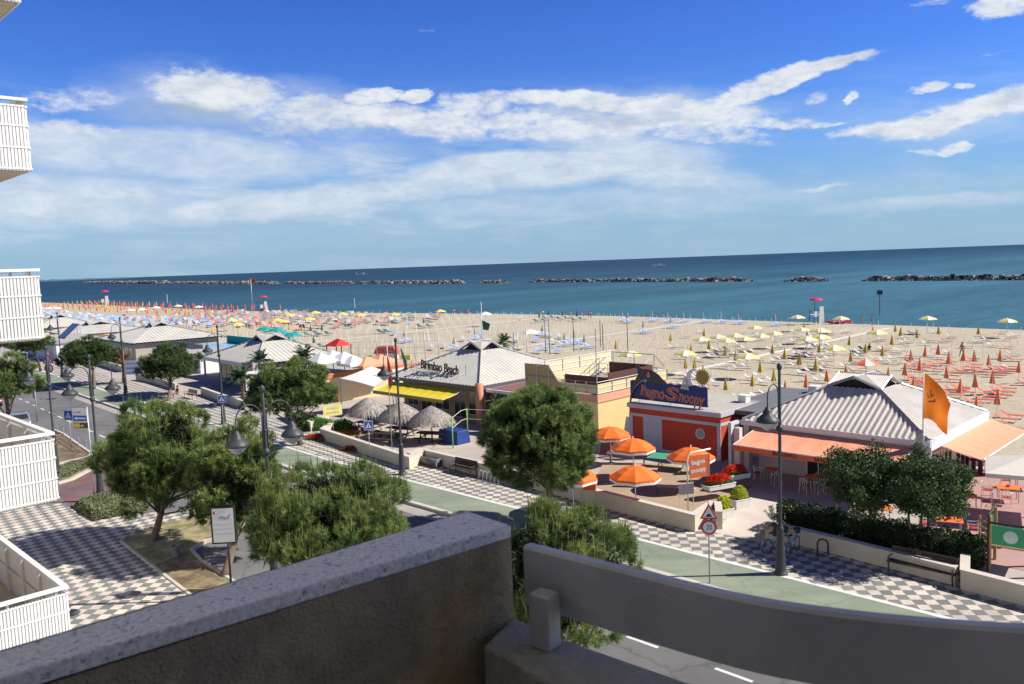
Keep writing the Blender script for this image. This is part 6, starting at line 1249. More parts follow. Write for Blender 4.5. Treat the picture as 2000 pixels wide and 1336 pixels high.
# ------------------------------------------------------------ cars
def car(p, rz, label, m):
    t = T('parked_car', label, 'car', p, rz, 'cars on the road'); 
    prof = [(-2.1, .35), (-2.15, .7), (-1.95, .95), (-1.3, 1.0), (-.75, 1.42), (.75, 1.45), (1.5, 1.02), (2.05, .9), (2.12, .6), (2.05, .35)]
    mb = MB(); mb.prismv(prof, -.82, .82); mb.obj('body', m, t, bevel=.08)
    mb = MB(); mb.prismv([(-1.18, 1.0), (-.72, 1.36), (.7, 1.38), (1.3, 1.02)], -.835, -.822); mb.prismv([(-1.18, 1.0), (-.72, 1.36), (.7, 1.38), (1.3, 1.02)], .822, .835); mb.add([(1.42, -.7, 1.09), (1.42, .7, 1.09), (.82, .66, 1.44), (.82, -.66, 1.44)], [(0, 1, 2, 3)]); mb.add([(-1.28, -.7, 1.05), (-1.28, .7, 1.05), (-.8, .66, 1.43), (-.8, -.66, 1.43)], [(3, 2, 1, 0)]); mb.obj('windows', glass, t)
    for x in (-1.3, 1.3):
        for y in (-.8, .8): mb = MB(); mb.tube([(x, y-.1, .32), (x, y+.1, .32)], .32, 16); w = mb.obj('wheel', blackp, t); mb = MB(); mb.tube([(x, y-.11, .32), (x, y+.11, .32)], .18, 12); mb.obj('rim', steel, w)
    for y in (-.6, .6): mb = MB(); mb.bb(2.06, 2.13, y-.16, y+.16, .62, .78); mb.obj('headlight', white, t, bevel=.02)
car(P(38, 838, .0), R(-55), 'silver car on the road just above the white balcony rail', mat('car_silver', (.38, .42, .43), .3, .04, metal=.5)); car(P(2, 792, 0)+Vector((-1.2, 0, 0)), R(-48), 'red car at the left edge under the pine', mat('car_red', (.40, .02, .03), .3, .04))
# fenced volleyball / playground area behind the bar
def post(x, y, z, h, label, grp, m=steel, r=.05):
    o = MB(); o.tube([(0, 0, 0), (0, 0, h)], r, 6); p = P(x, y, z); o = o.obj('court_post', m, None, True, p); meta(o, label, 'post', grp)
for i, x in enumerate((684, 702, 738, 812, 832, 858, 1005, 1012, 1030)): post(x, 722-abs(x-800)*.02, 0, 5.0, 'thin grey post of the fenced sports court behind the bar', 'sports court posts')
for (x, y, h, lb) in ((1173, 678, 4.2, 'left of two dark posts with a crossbar behind the yellow clubhouse'), (1178, 684, 4.0, 'dark post right beside the crossbar posts'), (1226, 686, 4.6, 'single dark post standing alone in the sand right of the clubhouse'), (1066, 690, 5.2, 'left thick lilac post behind the bar'), (1074, 692, 5.4, 'right thick lilac post behind the bar'), (1121, 688, 5.0, 'thin dark mast behind the white parasols')): post(x, y, 0, h, lb, None, mat('lilac_post', (.30, .28, .34), .6) if 'lilac' in lb else dark, .09 if 'lilac' in lb else .06)
t = T('sports_net', 'long pale net strung behind the hip-roofed bar', 'net', P(684, 724, 0), 0); q2 = P(858, 722, 0)-P(684, 724, 0); mb = MB()
for z in (2.2, 3.0, 3.8, 4.8): mb.tube([(0, 0, z), (q2.x, q2.y, z)], .02, 4)
for k in range(26): mb.tube([(q2.x*k/25, q2.y*k/25, 2.2), (q2.x*k/25, q2.y*k/25, 4.8)], .01, 3)
mb.obj('net_lines', steel, t)
t = T('play_hut', 'play hut with bright red hip roof on the sand', 'play hut', P(663, 700, 0), SR); mb = MB(); mb.add([(-1.6, -1.6, 2.0), (1.6, -1.6, 2.0), (1.6, 1.6, 2.0), (-1.6, 1.6, 2.0), (-.5, 0, 3.0), (.5, 0, 3.0)], [(0, 1, 5, 4), (1, 2, 5), (2, 3, 4, 5), (3, 0, 4)]); mb.obj('roof', red, t)
for x, y in ((-1.3, -1.3), (1.3, -1.3), (1.3, 1.3), (-1.3, 1.3)): mb = MB(); mb.bb(x-.06, x+.06, y-.06, y+.06, 0, 2.0); mb.obj('post', wood, t)
t = T('play_hut', 'small play house with red gable roof and yellow green sides', 'play hut', P(757, 712, 0), R(-10)); mb = MB(); mb.prismv([(-1.7, 1.6), (1.7, 1.6), (1.2, 2.6), (-1.2, 2.6)], -.9, .9); mb.obj('roof', mat('brick_roof', (.50, .08, .06), .7), t); mb = MB(); mb.bb(-1.4, 1.4, -.8, .8, 0, 1.6); mb.obj('wall', mat('play_pale', (.60, .60, .45), .6), t)
mb = MB(); mb.bb(-2.9, -2.2, -.2, .2, 0, 1.3); mb.bb(2.0, 3.4, -.2, .2, 0, 1.3); mb.obj('yellow_green_panel', mat('lime_yellow', (.50, .60, .05), .5, .2, 3), t)
t = T('flagpole', 'pole with a long hanging red flag before the white shade sail', 'flag', P(742, 905, ZP)+Vector((.4, 3.2, 0)), 0); pole(t, 8.6, .03, 0, steel); mb = MB(); mb.prismv([(-.02, 7.0), (.05, 7.0), (.18, 6.3), (.25, 5.0), (.08, 4.6), (-.02, 5.4)], -.04, .04); mb.obj('flag_cloth', mat('flag_red', (.42, .05, .06), .8, .2), t)
t = T('street_banner', 'white and lilac banner beside the post between the round pines', 'banner', P(262, 757, ZP), R(0)); mb = MB(); mb.bb(-.9, 1.1, -.03, .03, 1.6, 3.3); a = mb.obj('banner_cloth', signw, t); mb = MB()
for z, h_ in ((1.72, .2), (2.25, .25), (2.9, .12)): mb.bb(-.8, 1.0, -.036, -.031, z, z+h_)
mb.obj('blue_bands', mat('banner_blue', (.30, .32, .62), .6), a); pole(t, 4.6, .06, -1.0, mat('banner_red', (.42, .10, .12), .6, .2))
# ------------------------------------------------------------ people
skinm = mat('sun_tanned_skin', (.42, .22, .15), .6, .08); hairm = mat('dark_hair', (.03, .02, .015), .7)
def skinned(name, nodes, edges, m, parent, sub=1):
    me = bpy.data.meshes.new(name); me.from_pydata([n[:3] for n in nodes], edges, []); o = bpy.data.objects.new(name, me); COL.objects.link(o)
    sk = o.modifiers.new('s', 'SKIN'); sk.use_smooth_shade = True
    for v, n in zip(me.skin_vertices[0].data, nodes): v.radius = (n[3], n[3])
    me.skin_vertices[0].data[0].use_root = True
    if sub: ss = o.modifiers.new('u', 'SUBSURF'); ss.levels = ss.render_levels = sub
    dg = bpy.context.evaluated_depsgraph_get(); ev = o.evaluated_get(dg); m2 = bpy.data.meshes.new_from_object(ev); bpy.data.objects.remove(o)
    m2.materials.clear(); m2.materials.append(m); o = bpy.data.objects.new(name, m2); COL.objects.link(o); o.parent = parent
    return o
def person(pose, top=None, bottom=None, hair=hairm, skin=skinm):
    """real-size figure facing local -y"""
    t = T('person', '', 'person')
    if pose == 'sit': hz_, kn, ft, lean = .50, ((-.10, -.42, .50), (.12, -.44, .52)), ((-.10, -.40, .06), (.13, -.52, .06)), .12
    elif pose == 'walk': hz_, kn, ft, lean = .92, ((-.10, -.22, .52), (.10, .05, .48)), ((-.10, -.34, .08), (.10, .36, .12)), -.03
    else: hz_, kn, ft, lean = .93, ((-.10, -.02, .50), (.11, -.03, .50)), ((-.12, .01, .07), (.13, 0, .07)), 0
    y = lambda k: lean*k
    N = [(0, 0, hz_, .125), (0, y(.5), hz_+.22, .115), (0, y(1), hz_+.44, .125), (0, y(1.1), hz_+.55, .055), (0, y(1)-.02, hz_+.64, .09), (0, y(1)-.02, hz_+.72, .085),
         (-.17, y(1), hz_+.46, .055), (-.24, y(.7), hz_+.20, .042), (-.20, y(.5)-.18, hz_+.05, .032), (-.17, y(.5)-.25, hz_+.02, .028),
         (.17, y(1), hz_+.46, .055), (.24, y(.7)+.03, hz_+.19, .042), (.24, y(.5)-.05, hz_-.06, .032), (.24, y(.5)-.08, hz_-.14, .028),
         (-.09, -.01, hz_-.06, .09), (kn[0][0], kn[0][1], kn[0][2], .06), (ft[0][0], ft[0][1], ft[0][2], .038), (ft[0][0], ft[0][1]-.15, .03, .03),
         (.09, -.01, hz_-.06, .09), (kn[1][0], kn[1][1], kn[1][2], .06), (ft[1][0], ft[1][1], ft[1][2], .038), (ft[1][0], ft[1][1]-.15, .03, .03)]
    Ed = [(0, 1), (1, 2), (2, 3), (3, 4), (4, 5), (2, 6), (6, 7), (7, 8), (8, 9), (2, 10), (10, 11), (11, 12), (12, 13), (0, 14), (14, 15), (15, 16), (16, 17), (0, 18), (18, 19), (19, 20), (20, 21)]
    skinned('body', N, Ed, skin, t)
    mb = MB(); mb.lathe([(.0, .125), (.07, .11), (.105, .05), (.105, -.02), (.085, -.08)], 10, (0, y(1)-.0, hz_+.70)); mb.obj('hair', hair, t, True)
    if bottom: k = lambda a, b, u: tuple(a[i]+(b[i]-a[i])*u for i in range(3)); skinned('shorts', [(0, 0, hz_+.08, .135), (0, 0, hz_-.02, .14), (*k(N[14], N[15], 0), .105), (*k(N[14], N[15], .5), .09), (*k(N[18], N[19], 0), .105), (*k(N[18], N[19], .5), .09)], [(0, 1), (1, 2), (2, 3), (1, 4), (4, 5)], bottom, t)
    if top: skinned('shirt', [(0, 0, hz_+.05, .13), (0, y(.5), hz_+.22, .127), (0, y(1), hz_+.45, .137), (-.17, y(1), hz_+.46, .07), (-.22, y(.8), hz_+.3, .058), (.17, y(1), hz_+.46, .07), (.22, y(.8), hz_+.3, .058)], [(0, 1), (1, 2), (2, 3), (3, 4), (2, 5), (5, 6)], top, t)
    return t
wht = mat('white_shirt', (.70, .70, .70), .8); drk = mat('dark_clothes', (.03, .03, .04), .8); blu = mat('navy_clothes', (.03, .06, .16), .8); rdc = mat('red_clothes', (.40, .04, .04), .8)
PK = [Kind(person('stand', None, drk)), Kind(person('walk', None, rdc)), Kind(person('stand', wht, drk)), Kind(person('walk', blu, drk))]
def place_p(x, y, k, rz, label, z=0.0):
    p = P(x, y, z); PK[k].put(p, R(rz), label, 'people on the beach')
for i, (x, y, k, rz, lb) in enumerate(((887, 615, 2, 200, 'person in white top at the waterline, leftmost of a group of four'), (895, 615, 0, 160, 'bather second from the left in the waterline group of four'), (909, 615.5, 3, 120, 'person in dark blue third in the waterline group of four'), (914, 615.5, 0, 200, 'bather rightmost in the waterline group of four'),
    (1061, 619, 2, 30, 'person leftmost above the green parasols at the waterline'), (1095, 620, 3, 200, 'person in dark blue beside the second pair of green parasols'), (1112, 621, 0, 90, 'left bather of a close pair at the waterline'), (1118, 621, 1, 270, 'right bather of a close pair at the waterline'), (1137, 621, 1, 100, 'bather in red shorts walking alone right of the green parasols'), (1150, 622, 0, 180, 'bather rightmost of the group by the green parasols'), (1154, 622.5, 2, 160, 'small figure close behind the rightmost bather'),
    (1683, 635, 3, 30, 'dark-haired person walking at the waterline right of the lifeguard tower'), (1703, 637, 0, 90, 'smaller bather right of the walker by the lifeguard tower'), (598, 612, 1, 100, 'bather at the waterline right of the far lifeguard tower, left one'), (602, 612, 0, 250, 'bather at the waterline right of the far lifeguard tower, right one'), (508, 611, 0, 20, 'person standing beside the far red-topped lifeguard tower'), (262, 668, 0, 40, 'bather standing among the loungers behind the far hip roof'), (361, 622, 3, 80, 'person walking across the sand at the far left'), (424, 612, 1, 10, 'bather in red near the far left waterline'), (378, 624, 2, 10, 'person in white among the far blue loungers'))): place_p(x, y, k, rz, lb)
t = person('walk', None, mat('pale_shorts', (.5, .45, .42), .8)); t.location = P(1879, 697, 0); t.rotation_euler = (0, 0, R(-60)); t['label'] = 'tanned man bending beside the red beach chairs at the right'; t.scale = (1.1, 1.1, 1.05)
t = person('sit', drk, drk); t.location = P(700, 868, Z0); t.rotation_euler = (0, 0, R(-70)); t['label'] = 'person in black sitting on a bench by the leftmost thatched parasol'; t.scale = (1.15,)*3
t = person('sit', rdc, drk); t.location = P(346, 776, Z0); t.rotation_euler = (0, 0, R(-30)); t['label'] = 'person in red sitting under the round pine at the left'
t = person('sit', drk, drk); t.location = P(1697, 690, 0); t.rotation_euler = (0, 0, R(-50)); t['label'] = 'person in dark red sitting under a yellow parasol on the sand'
# ------------------------------------------------------------ beach parasols and loungers
def closed_parasol(m, nm='closed_parasol'):
    t = T(nm, '', 'parasol'); mb = MB(); mb.tube([(0, 0, 0), (0, 0, 2.35)], .028, 6); mb.obj('pole', white, t, True)
    mb = MB(); N = 12; mb.lathe([(.24, 1.12), (.21, 1.3), (.13, 1.75), (.07, 2.15), (.015, 2.38)], N, wob=lambda k, j: (.22 if k % 2 else -.12)*(1-j/5)); mb.obj('folded_canopy', m, t); return Kind(t)
def open_parasol(ma, mb2, nm='open_parasol'):
    t = T(nm, '', 'parasol'); parasol_mesh(t, 1.15, 2.35, .42, [ma, mb2], 8, 0, True); mb = MB(); mb.tube([(0, 0, 0), (0, 0, 2.45)], .026, 6); mb.obj('pole', white, t, True); return Kind(t)
def lounger(m, fm, nm='sun_lounger'):
    t = T(nm, '', 'sun lounger'); mb = MB(); mb.bb(-.32, .32, -.95, .35, .33, .37); mb.obj('bed', m, t); mb = MB(); mb.X = Matrix.Translation((0, .35, .35)) @ Matrix.Rotation(R(32), 4, 'X'); mb.bb(-.32, .32, 0, .7, -.02, .02); mb.obj('backrest', m, t); mb = MB()
    for x in (-.3, .3):
        mb.tube([(x, -.95, .33), (x, .4, .33)], .02, 4)
        for y in (-.75, .3): mb.tube([(x, y, 0), (x, y, .33)], .02, 4)
    mb.obj('frame', fm, t); return Kind(t)
KCl = dict(orange=closed_parasol(mat('parasol_orange', (.72, .24, .11), .8, .1)), ochre=closed_parasol(ochre), grey=closed_parasol(greyc), green=closed_parasol(greenc), yellow=closed_parasol(mat('amber_parasol', (.70, .38, .03), .8, .1)), red=closed_parasol(mat('faded_red_cloth', (.66, .13, .07), .8, .1)))
KOp = dict(yellow=open_parasol(yellow, paley), ylw=open_parasol(mat('soft_yellow_cloth', (.62, .55, .14), .8, .06), mat('cream_panel', (.76, .73, .58), .8, .05)), orange=open_parasol(mat('coral_panel', (.70, .18, .07), .8), offw), teal=open_parasol(teal, teal), white=open_parasol(offw, white))
KLo = dict(red=lounger(mat('lounger_coral', (.62, .13, .07), .7, .1), white), white=lounger(mat('lounger_white', (.46, .45, .42), .7, .15), white), blue=lounger(mat('lounger_blue', (.28, .40, .66), .7, .1), white), dark=lounger(mat('lounger_dark_green', (.03, .10, .10), .7), white), tan=lounger(mat('lounger_pinkish', (.50, .28, .24), .7), white))
LB = dict(orange='closed salmon orange parasol among the red loungers at the right', ochre='closed ochre parasol on the sand of the yellow parasol area', grey='closed pale grey parasol by the blue loungers near the water', green='closed dark green parasol on the sand', yellow='closed amber parasol on the left part of the beach', red='closed red orange parasol in the dense rows far left')
GB = {k: 'closed '+k+' beach parasols' for k in LB}
def put_closed(k, x, y, z=2.35):
    p = P(x, y, z); p.z = 0; a = rnd.uniform(.88, 1.1); o = KCl[k].put(p, rnd.random()*6, LB[k], GB[k], (a, a, rnd.uniform(.94, 1.06))); o.rotation_euler.x = rnd.uniform(-.05, .05); o.rotation_euler.y = rnd.uniform(-.05, .05); return p
def Zc(ox, oy, s, lst): return [(ox+a/s, oy+b/s) for a, b in lst]
pos_or = [put_closed('orange', *q) for q in Zc(1560, 560, 3.93, [(222, 625), (60, 670), (365, 595), (680, 620), (815, 585), (865, 480), (932, 555), (970, 455), (1070, 440), (1153, 500), (880, 680), (1140, 605), (1240, 705), (1375, 835), (1362, 665), (1485, 635), (1460, 510), (1550, 485), (1690, 560), (1522, 785), (1260, 480), (1350, 490)])+Zc(1200, 560, 3.93, [(1310, 710), (1475, 670)])]
pos_oc = [put_closed('ochre', *q) for q in Zc(1560, 560, 3.93, [(745, 285), (780, 312), (570, 300), (912, 325), (1080, 300), (1383, 295), (718, 375), (385, 380), (510, 425), (645, 450), (155, 430), (400, 490), (130, 555), (65, 350), (42, 270), (5, 510)])+Zc(1200, 560, 3.93, [(860, 690), (1060, 660), (1225, 625), (1118, 570), (1210, 435), (1308, 475), (1415, 510), (1545, 555), (852, 445), (930, 480), (728, 410), (583, 440), (683, 315), (432, 350), (15, 410), (612, 540), (1450, 275), (1478, 345), (680, 590), (550, 540)])]
pos_gy = [put_closed('grey', *q) for q in Zc(1200, 560, 3.93, [(60, 185), (97, 195), (288, 185), (405, 190), (430, 225), (528, 190), (682, 190), (815, 190), (950, 195), (1235, 205), (217, 260)])+Zc(800, 560, 3.93, [(1015, 285), (1185, 345), (1265, 330), (1340, 360), (500, 310), (335, 375), (-40, 330)])]
pos_gr = [put_closed('green', *q) for q in Zc(800, 560, 3.93, [(995, 195), (1062, 175), (1170, 180), (1283, 185), (105, 235)])+Zc(400, 560, 3.93, [(810, 290), (895, 290), (838, 375), (640, 350)])]
for q in Zc(400, 560, 3.93, [(437, 260), (650, 285), (510, 270), (740, 290), (55, 310), (1020, 235)])+Zc(240, 580, 10, [(1450, 580), (1740, 560), (1190, 520)]): put_closed('yellow', *q)
def put_open(k, x, y, lb, g, sc=1.0, z=2.3):
    p = P(x, y, z); p.z = 0; KOp[k].put(p, .35, lb, g, sc); return p
OY = []
for i, q in enumerate(Zc(1200, 560, 3.93, [(665, 395), (795, 375), (865, 405), (930, 365), (1005, 390), (1080, 305), (1130, 370), (1230, 350), (1440, 320), (1405, 240), (1480, 410), (1570, 345), (120, 525), (545, 520), (1020, 545)])+Zc(1560, 560, 3.93, [(990, 250), (1600, 270), (600, 360), (175, 345), (170, 395), (60, 410), (270, 480), (325, 250)])):
    special = {9: 'open yellow and white parasol left of the lifeguard tower at the waterline', 12: 'open yellow and white parasol right of the railed clubhouse terrace', 13: 'open yellow and white parasol above the roof sign of the red hut', 14: 'open orange tinted parasol over the middle walkway', 15: 'open yellow parasol at the waterline right of the two bathers', 16: 'open yellow parasol farthest right at the waterline', 22: 'open yellow parasol above the red rescue boat'}
    OY.append(put_open('ylw', *q, special.get(i, 'open yellow and white parasol in the yellow parasol area'), 'open yellow parasols on the sand', 1.05 if i < 9 else 1.2))
put_open('orange', 1691, 711, 'open orange and white parasol among closed ones behind the cafe', None, 1.2)
for i, q in enumerate(Zc(400, 560, 3.93, [(650, 225), (845, 205), (555, 265), (800, 255), (1055, 215), (1195, 225), (1458, 220), (1808, 195), (210, 265), (255, 300), (600, 275)])): put_open('yellow', *q, 'open bright yellow parasol on the left half of the beach' if i != 7 else 'open bright yellow parasol nearest the waterline group of four', 'open bright yellow parasols', 1.25)
for q in Zc(400, 560, 3.93, [(465, 352), (555, 360), (600, 390), (675, 400)]): put_open('teal', *q, 'open teal parasol in the cluster behind the restaurant roof', 'teal parasols', 1.45)
for (x, y, lb) in ((1035, 654, 'open cream parasol on the sand behind the bar roof'), (948, 617, 'open amber and cream parasol right of the green flag pole near the water'), (348, 600, 'open white parasol far left near the water'), (388, 602, 'second open white parasol far left near the water'), (305, 603, 'open white parasol left of the far red parasol rows'), (277, 607, 'wide white parasol over the far blue loungers'), (255, 608, 'leftmost wide white parasol over the far blue loungers')): put_open('white', x, y, lb, None, 1.35)
def loung(k, p, rz, lb, g, sc=.85): KLo[k].put(p, rz, lb, g, sc)
BR = R(-45)
for i, p in enumerate(pos_or):
    for d in (-.9, .9): q = p+Vector((.5, .5, 0))*d*1.4+Vector((.6, -.7, 0)); loung('red', q, BR+rnd.uniform(-.1, .1)+R(95), 'coral red lounger beside a closed orange parasol', 'red loungers on the sand')
for i in range(18):
    p = P(rnd.uniform(1780, 1990), rnd.uniform(700, 800), 0); loung('red', p, BR+R(95)+rnd.uniform(-.1, .1), 'coral red lounger beside a closed orange parasol', 'red loungers on the sand')
for i, p in enumerate(pos_oc+OY):
    for d in ((-.9, .9) if i % 3 else (.9,)): q = p+Vector((.5, .5, 0))*d*1.5+Vector((.7, -.6, 0)); loung('white' if rnd.random() < .8 else 'tan', q, BR+R(90)+rnd.uniform(-.25, .25), 'white lounger on the sand of the yellow parasol area', 'white loungers on the sand')
for i, p in enumerate(pos_gy):
    for d in (-.9, .9): loung('blue', p+Vector((.6, .6, 0))*d+Vector((.4, -.4, 0)), BR+R(90), 'light blue lounger by a pale closed parasol', 'blue loungers on the sand', 1.1)
for i, p in enumerate(pos_gr):
    for d in (-.9, .9): loung('dark', p+Vector((1.0, .6, 0))*d+Vector((.4, -.4, 0)), BR+R(90), 'dark green lounger by a green parasol', 'dark green loungers', 1.2)
for (x, y) in [(1010, 668), (1055, 655), (1048, 668), (1083, 672), (1095, 662), (1068, 684), (1110, 668), (1075, 660), (1052, 690), (1090, 690), (870, 680), (845, 684), (905, 667), (940, 658), (770, 655), (755, 650), (920, 648), (818, 633), (800, 634), (1018, 625)]: loung('blue' if rnd.random() < .6 else 'white', P(x, y, 0), BR+R(60)+rnd.uniform(-.3, .3), 'blue or white lounger stacked loosely behind the bar and clubhouse', 'loose loungers behind the bar', 1.2)
for (x, y) in [(758, 652), (745, 652), (620, 655), (680, 641)]: loung('dark', P(x, y, 0), BR+R(90), 'dark lounger alone on the open sand left of the bar', 'dark loungers on the open sand', 1.3)
for i in range(70):
    p = P(rnd.uniform(1330, 1990), rnd.uniform(645, 730), 0); s_ = (-p.x+p.y)*.7071; t_ = (p.x+p.y)*.7071
    if t_ < shore(s_)-8 and t_ > 62 and abs(s_-54) > 1.5: loung('white' if rnd.random() < .75 else 'tan', p, BR+R(90)+rnd.uniform(-.5, .5), 'white lounger on the sand of the yellow parasol area', 'white loungers on the sand')
# far-left dense rows
nf = 0
for i in range(26):
    for j in range(6):
        s = 245+i*8.2+rnd.uniform(-1, 1); t_ = shore(s)-8-j*6.0
        if t_ < 90: continue
        k = 'red' if (i < 13 and j < 4) else ('yellow' if rnd.random() < .5 else 'red'); KCl[k].put(W(s, t_, 0, False), rnd.random(), LB[k] if k == 'red' else 'closed amber parasol in the dense rows far left', GB[k], 1.3); nf += 1
def crowd(name, label, spots, mats, sc):
    mb = MB()
    for s, t_, m_ in spots:
        mb.X = Matrix.Translation(W(s, t_, 0, False)) @ Matrix.Rotation(BR+R(70)+rnd.uniform(-.5, .5), 4, 'Z') @ Matrix.Scale(sc, 4); mb.bb(-.32, .32, -.95, .35, .33, .40, m_); mb.add([(-.32, .35, .37), (.32, .35, .37), (.32, .95, .8), (-.32, .95, .8)], [(0, 1, 2, 3)], m_)
        for x in (-.28, .28): mb.bb(x-.02, x+.02, -.9, -.86, 0, .33, m_)
    meta(mb.obj(name, mats), label, 'loungers', None, 'stuff')
sp = [(205+i*5.2+rnd.uniform(-1.5, 1.5), shore(205+i*5.2)-44-j*4.6+rnd.uniform(-1, 1), 0 if rnd.random() < .5 else 1) for i in range(48) for j in range(11)]; sp = [q for q in sp if q[1] > 66]
sp += [(rnd.uniform(160, 270), rnd.uniform(96, 138), rnd.choice((1, 2, 3, 2, 3))) for i in range(260)]
crowd('crowded_loungers', 'dense mass of white, blue and pinkish loungers crowding the far left beach', sp, [KLo['blue'].root.children[0].data.materials[0], KLo['white'].root.children[0].data.materials[0], KLo['tan'].root.children[0].data.materials[0], mat('lounger_grey', (.25, .24, .25), .7)], 1.7)
for i in range(24):
    s = rnd.uniform(300, 470); t_ = shore(s)-rnd.uniform(45, 62); KOp['white' if i % 3 == 0 else 'orange'].put(W(s, t_, 0, False), .3, 'open pinkish or white parasol in the crowded far left rows', 'open parasols far left', 1.4)
# bare parasol stakes
stake = MB(); stake.tube([(0, 0, 0), (0, 0, 1.25)], .03, 5); so = stake.obj('parasol_stake', white, None, True); meta(so, 'bare white parasol stake standing in the raked sand', 'stake', 'bare parasol stakes')
cand = []
for i in range(60):
    for j in range(34):
        s = 30+i*3.3; t_ = 66+j*2.6+(rnd.uniform(-.15, .15))
        if t_ > shore(s)-9: continue
        if 30 < s < 60 and t_ < 100 and rnd.random() < .5: continue
        cand.append((s+rnd.uniform(-.1, .1), t_))
cand = [(s, t_) for s, t_ in cand if abs(s-92.8) > 1 and abs(s-54) > 1 and abs(s-136.5) > 1 and (s > 42 or rnd.random() < .6)]
cand.sort(key=lambda q: q[0]**2+q[1]**2)
keep = [q for i, q in enumerate(cand) if rnd.random() < .75]
for i, (s, t_) in enumerate(keep[:298]):
    o = so if i == 0 else so.copy()
    if i: COL.objects.link(o)
    o.location = W(s, t_, 0, False); o.scale = (1, 1, rnd.uniform(.8, 1.25))
mb = MB()
for s, t_ in keep[298:]: p = W(s, t_, 0, False); mb.tube([p, p+Vector((0, 0, 1.2))], .035, 4)
meta(mb.obj('distant_stakes', white), 'many tiny bare stakes in rows on the farther sand', 'stakes', None, 'stuff')
# lifeguard towers, rescue boat, water markers, boats
def tower(p, label, sc=1.0, rz=0.0):
    t = T('lifeguard_tower', label, 'lifeguard tower', p, rz, 'lifeguard towers'); t.scale = (sc,)*3
    mb = MB()
    for x in (-.55, .55):
        for y in (-.5, .5): mb.tube([(x*1.2, y*1.2, 0), (x, y, 1.9)], .05, 5)
    mb.obj('legs_frame', dark, t); mb = MB(); mb.bb(-.65, .65, -.6, .6, 1.2, 1.28); mb.bb(-.65, -.1, -.65, -.6, 1.0, 1.7); mb.obj('cabin', white, t)
    mb = MB(); mb.prismv([(-.05, .0), (.75, .0), (.62, 2.3), (.1, 2.3)], -.72, -.66); mb.obj('front_board', white, t); mb = MB(); mb.lathe([(.9, 3.1), (.6, 3.3), (.0, 3.45)], 8); mb.lathe([(0, 3.08), (.9, 3.09)], 8); mb.obj('roof', mat('tower_red', (.60, .03, .06), .6), t)
    mb = MB(); mb.tube([(0, .3, 1.28), (0, .3, 3.2)], .04, 5); mb.obj('mast', dark, t); return t
tower(P(1594, 633, 0), 'white lifeguard tower with red canopy near the water at the right', 1.45, .2); t = tower(P(516, 611.5, 0), 'distant white tower with a red top right of the red flag pole', 1.7, .3); t = tower(P(207, 600, 0), 'farthest lifeguard tower above the dense orange rows', 2.3, .3)
t = T('rescue_boat', 'red rescue boat on the sand under a yellow parasol', 'boat', P(1638, 632.5, 0), R(5)); mb = MB(); n = 12
for i in range(n+1): u = -1+2*i/n; w = .75*(1-abs(u)**2.5)+.03; z = .45+.25*abs(u)**2; mb.v += [(u*2.6, -w, z), (u*2.5, -w*.5, .08+.2*abs(u)**3), (u*2.5, w*.5, .08+.2*abs(u)**3), (u*2.6, w, z), (u*2.4, 0, z-.12)]
for i in range(n):
    for a, b in ((0, 1), (1, 2), (2, 3), (3, 4), (4, 0)): mb.f.append((5*i+a, 5*i+5+a, 5*i+5+b, 5*i+b)); mb.m.append(0)
mb.obj('hull', mat('boat_red', (.55, .02, .06), .5), t); mb = MB(); mb.bb(-.9, -.7, -.5, .5, .45, .5); mb.bb(.6, .8, -.5, .5, .45, .5); mb.obj('bench', white, t)
def marker(x, y, h, label, top=None, m=None, sc=1):
    t = T('water_marker', label, 'marker post', P(x, y, SEA)); mb = MB(); mb.tube([(0, 0, -1), (0, 0, h)], .07*sc, 6); mb.obj('pole', m or dark, t)
    if top: mb = MB(); mb.box((0, 0, h-.4*sc), (1.0*sc, .5*sc, .9*sc)); mb.obj('marker_box', dark, t)
marker(1718, 615, 5.2, 'post with a dark box standing in the shallow water at the right', True); marker(693, 602, 3.6, 'thin pale pole in the water above the bright yellow parasols', None, white, 1.5); marker(327, 592, 4.5, 'thin pale pole in the water far left', None, white, 2)
t = T('flagpole', 'tall thin pole with a red flag at the waterline left of the far tower', 'flag', P(494, 611, 0)); pole(t, 11.5, .11, 0, steel); mb = MB(); mb.prismv([(0, 11.4), (1.6, 11.2), (1.5, 10.2), (0, 10.3)], -.03, .03); mb.obj('flag_cloth', red, t)
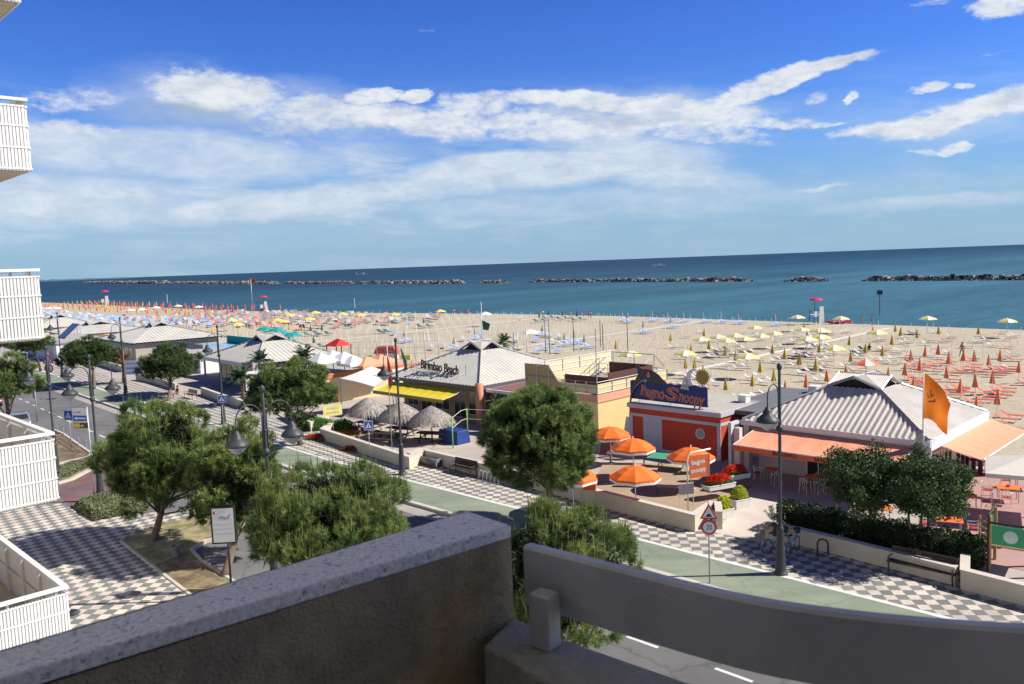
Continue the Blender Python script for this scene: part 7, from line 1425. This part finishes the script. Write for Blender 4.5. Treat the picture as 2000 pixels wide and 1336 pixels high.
def ferry(x, y, D, L, label):
    d = ray(x, y); p = Vector((d.x/d.y*D, D, SEA)); t = T('boat', label, 'boat', p, 0, 'boats near the horizon')
    mb = MB(); mb.prismv([(-.5*L, .16*L*.55), (-.48*L, 0), (.42*L, 0), (.52*L, .10*L)], -.08*L, .08*L); mb.obj('hull', white, t)
    mb = MB(); mb.bb(-.42*L, .22*L, -.06*L, .06*L, .09*L, .13*L); mb.bb(-.05*L, .16*L, -.05*L, .05*L, .13*L, .2*L); mb.obj('cabin', white, t); mb = MB(); mb.bb(-.40*L, .2*L, -.062*L, .062*L, .10*L, .12*L); mb.obj('windows', glass, t); mb = MB(); mb.tube([(-.45*L, 0, .1*L), (-.45*L, 0, .26*L)], .015*L, 5); mb.obj('mast', white, t)
    mb = MB(); mb.v = [(-.5*L, -.05*L, .02), (-1.7*L, -.09*L, .02), (-1.7*L, .09*L, .02), (-.5*L, .05*L, .02)]; mb.f = [(0, 3, 2, 1)]; mb.m = [0]; mb.obj('wake', mat('foam', (.5, .58, .62), .8), t)
ferry(1288, 510, 1350, 21, 'white excursion boat near the horizon right of the middle'); ferry(706, 528, 1900, 26, 'small white boat near the horizon left of the middle')
ORD = ['first', 'second', 'third', 'fourth', 'fifth', 'sixth', 'seventh', 'eighth', 'ninth', 'tenth', 'eleventh', 'twelfth', 'thirteenth', 'fourteenth', 'fifteenth']
def cam_x(o): v = o.location-Vector((0, 0, H)); return v.dot(_R)/v.dot(_fwd)
for grp, key, words, per in (('closed orange beach parasols', 'closed salmon', 'closed orange parasol', 6), ('closed ochre beach parasols', 'closed ochre', 'closed ochre parasol', 8), ('closed grey beach parasols', 'closed pale', 'closed pale parasol', 7), ('closed green beach parasols', 'closed dark', 'closed dark green parasol', 5), ('open yellow parasols on the sand', 'open yellow and white parasol in', 'open yellow and white parasol', 6), ('open bright yellow parasols', 'open bright yellow parasol on', 'open bright yellow parasol', 6), ('teal parasols', 'open teal', 'open teal parasol', 9),
        ('closed yellow beach parasols', 'closed amber parasol on', 'closed amber parasol', 9), ('red loungers on the sand', 'coral', 'coral red lounger', 11), ('white loungers on the sand', 'white', 'white lounger', 14), ('blue loungers on the sand', 'light blue', 'light blue lounger', 12), ('dark green loungers', 'dark', 'dark green lounger', 10), ('loose loungers behind the bar', 'blue', 'loose lounger behind the bar', 10), ('dark loungers on the open sand', 'dark', 'dark lounger on open sand', 9), ('sports court posts', 'thin', 'thin grey court post', 12)):
    L_ = [o for o in SC.objects if o.parent is None and o.get('group') == grp and str(o.get('label', '')).startswith(key)]
    L_.sort(key=lambda o: -(o.location.x+o.location.y)); rows = [L_[i:i+per] for i in range(0, len(L_), per)]
    for ri, row in enumerate(rows):
        row.sort(key=cam_x)
        for ci, o in enumerate(row): o['label'] = words+', '+ORD[ci]+' from the left'+(' in the '+ORD[ri]+' row from the sea' if len(rows) > 1 else '')
for m_ in bpy.data.meshes:
    if m_.users == 0: bpy.data.meshes.remove(m_)
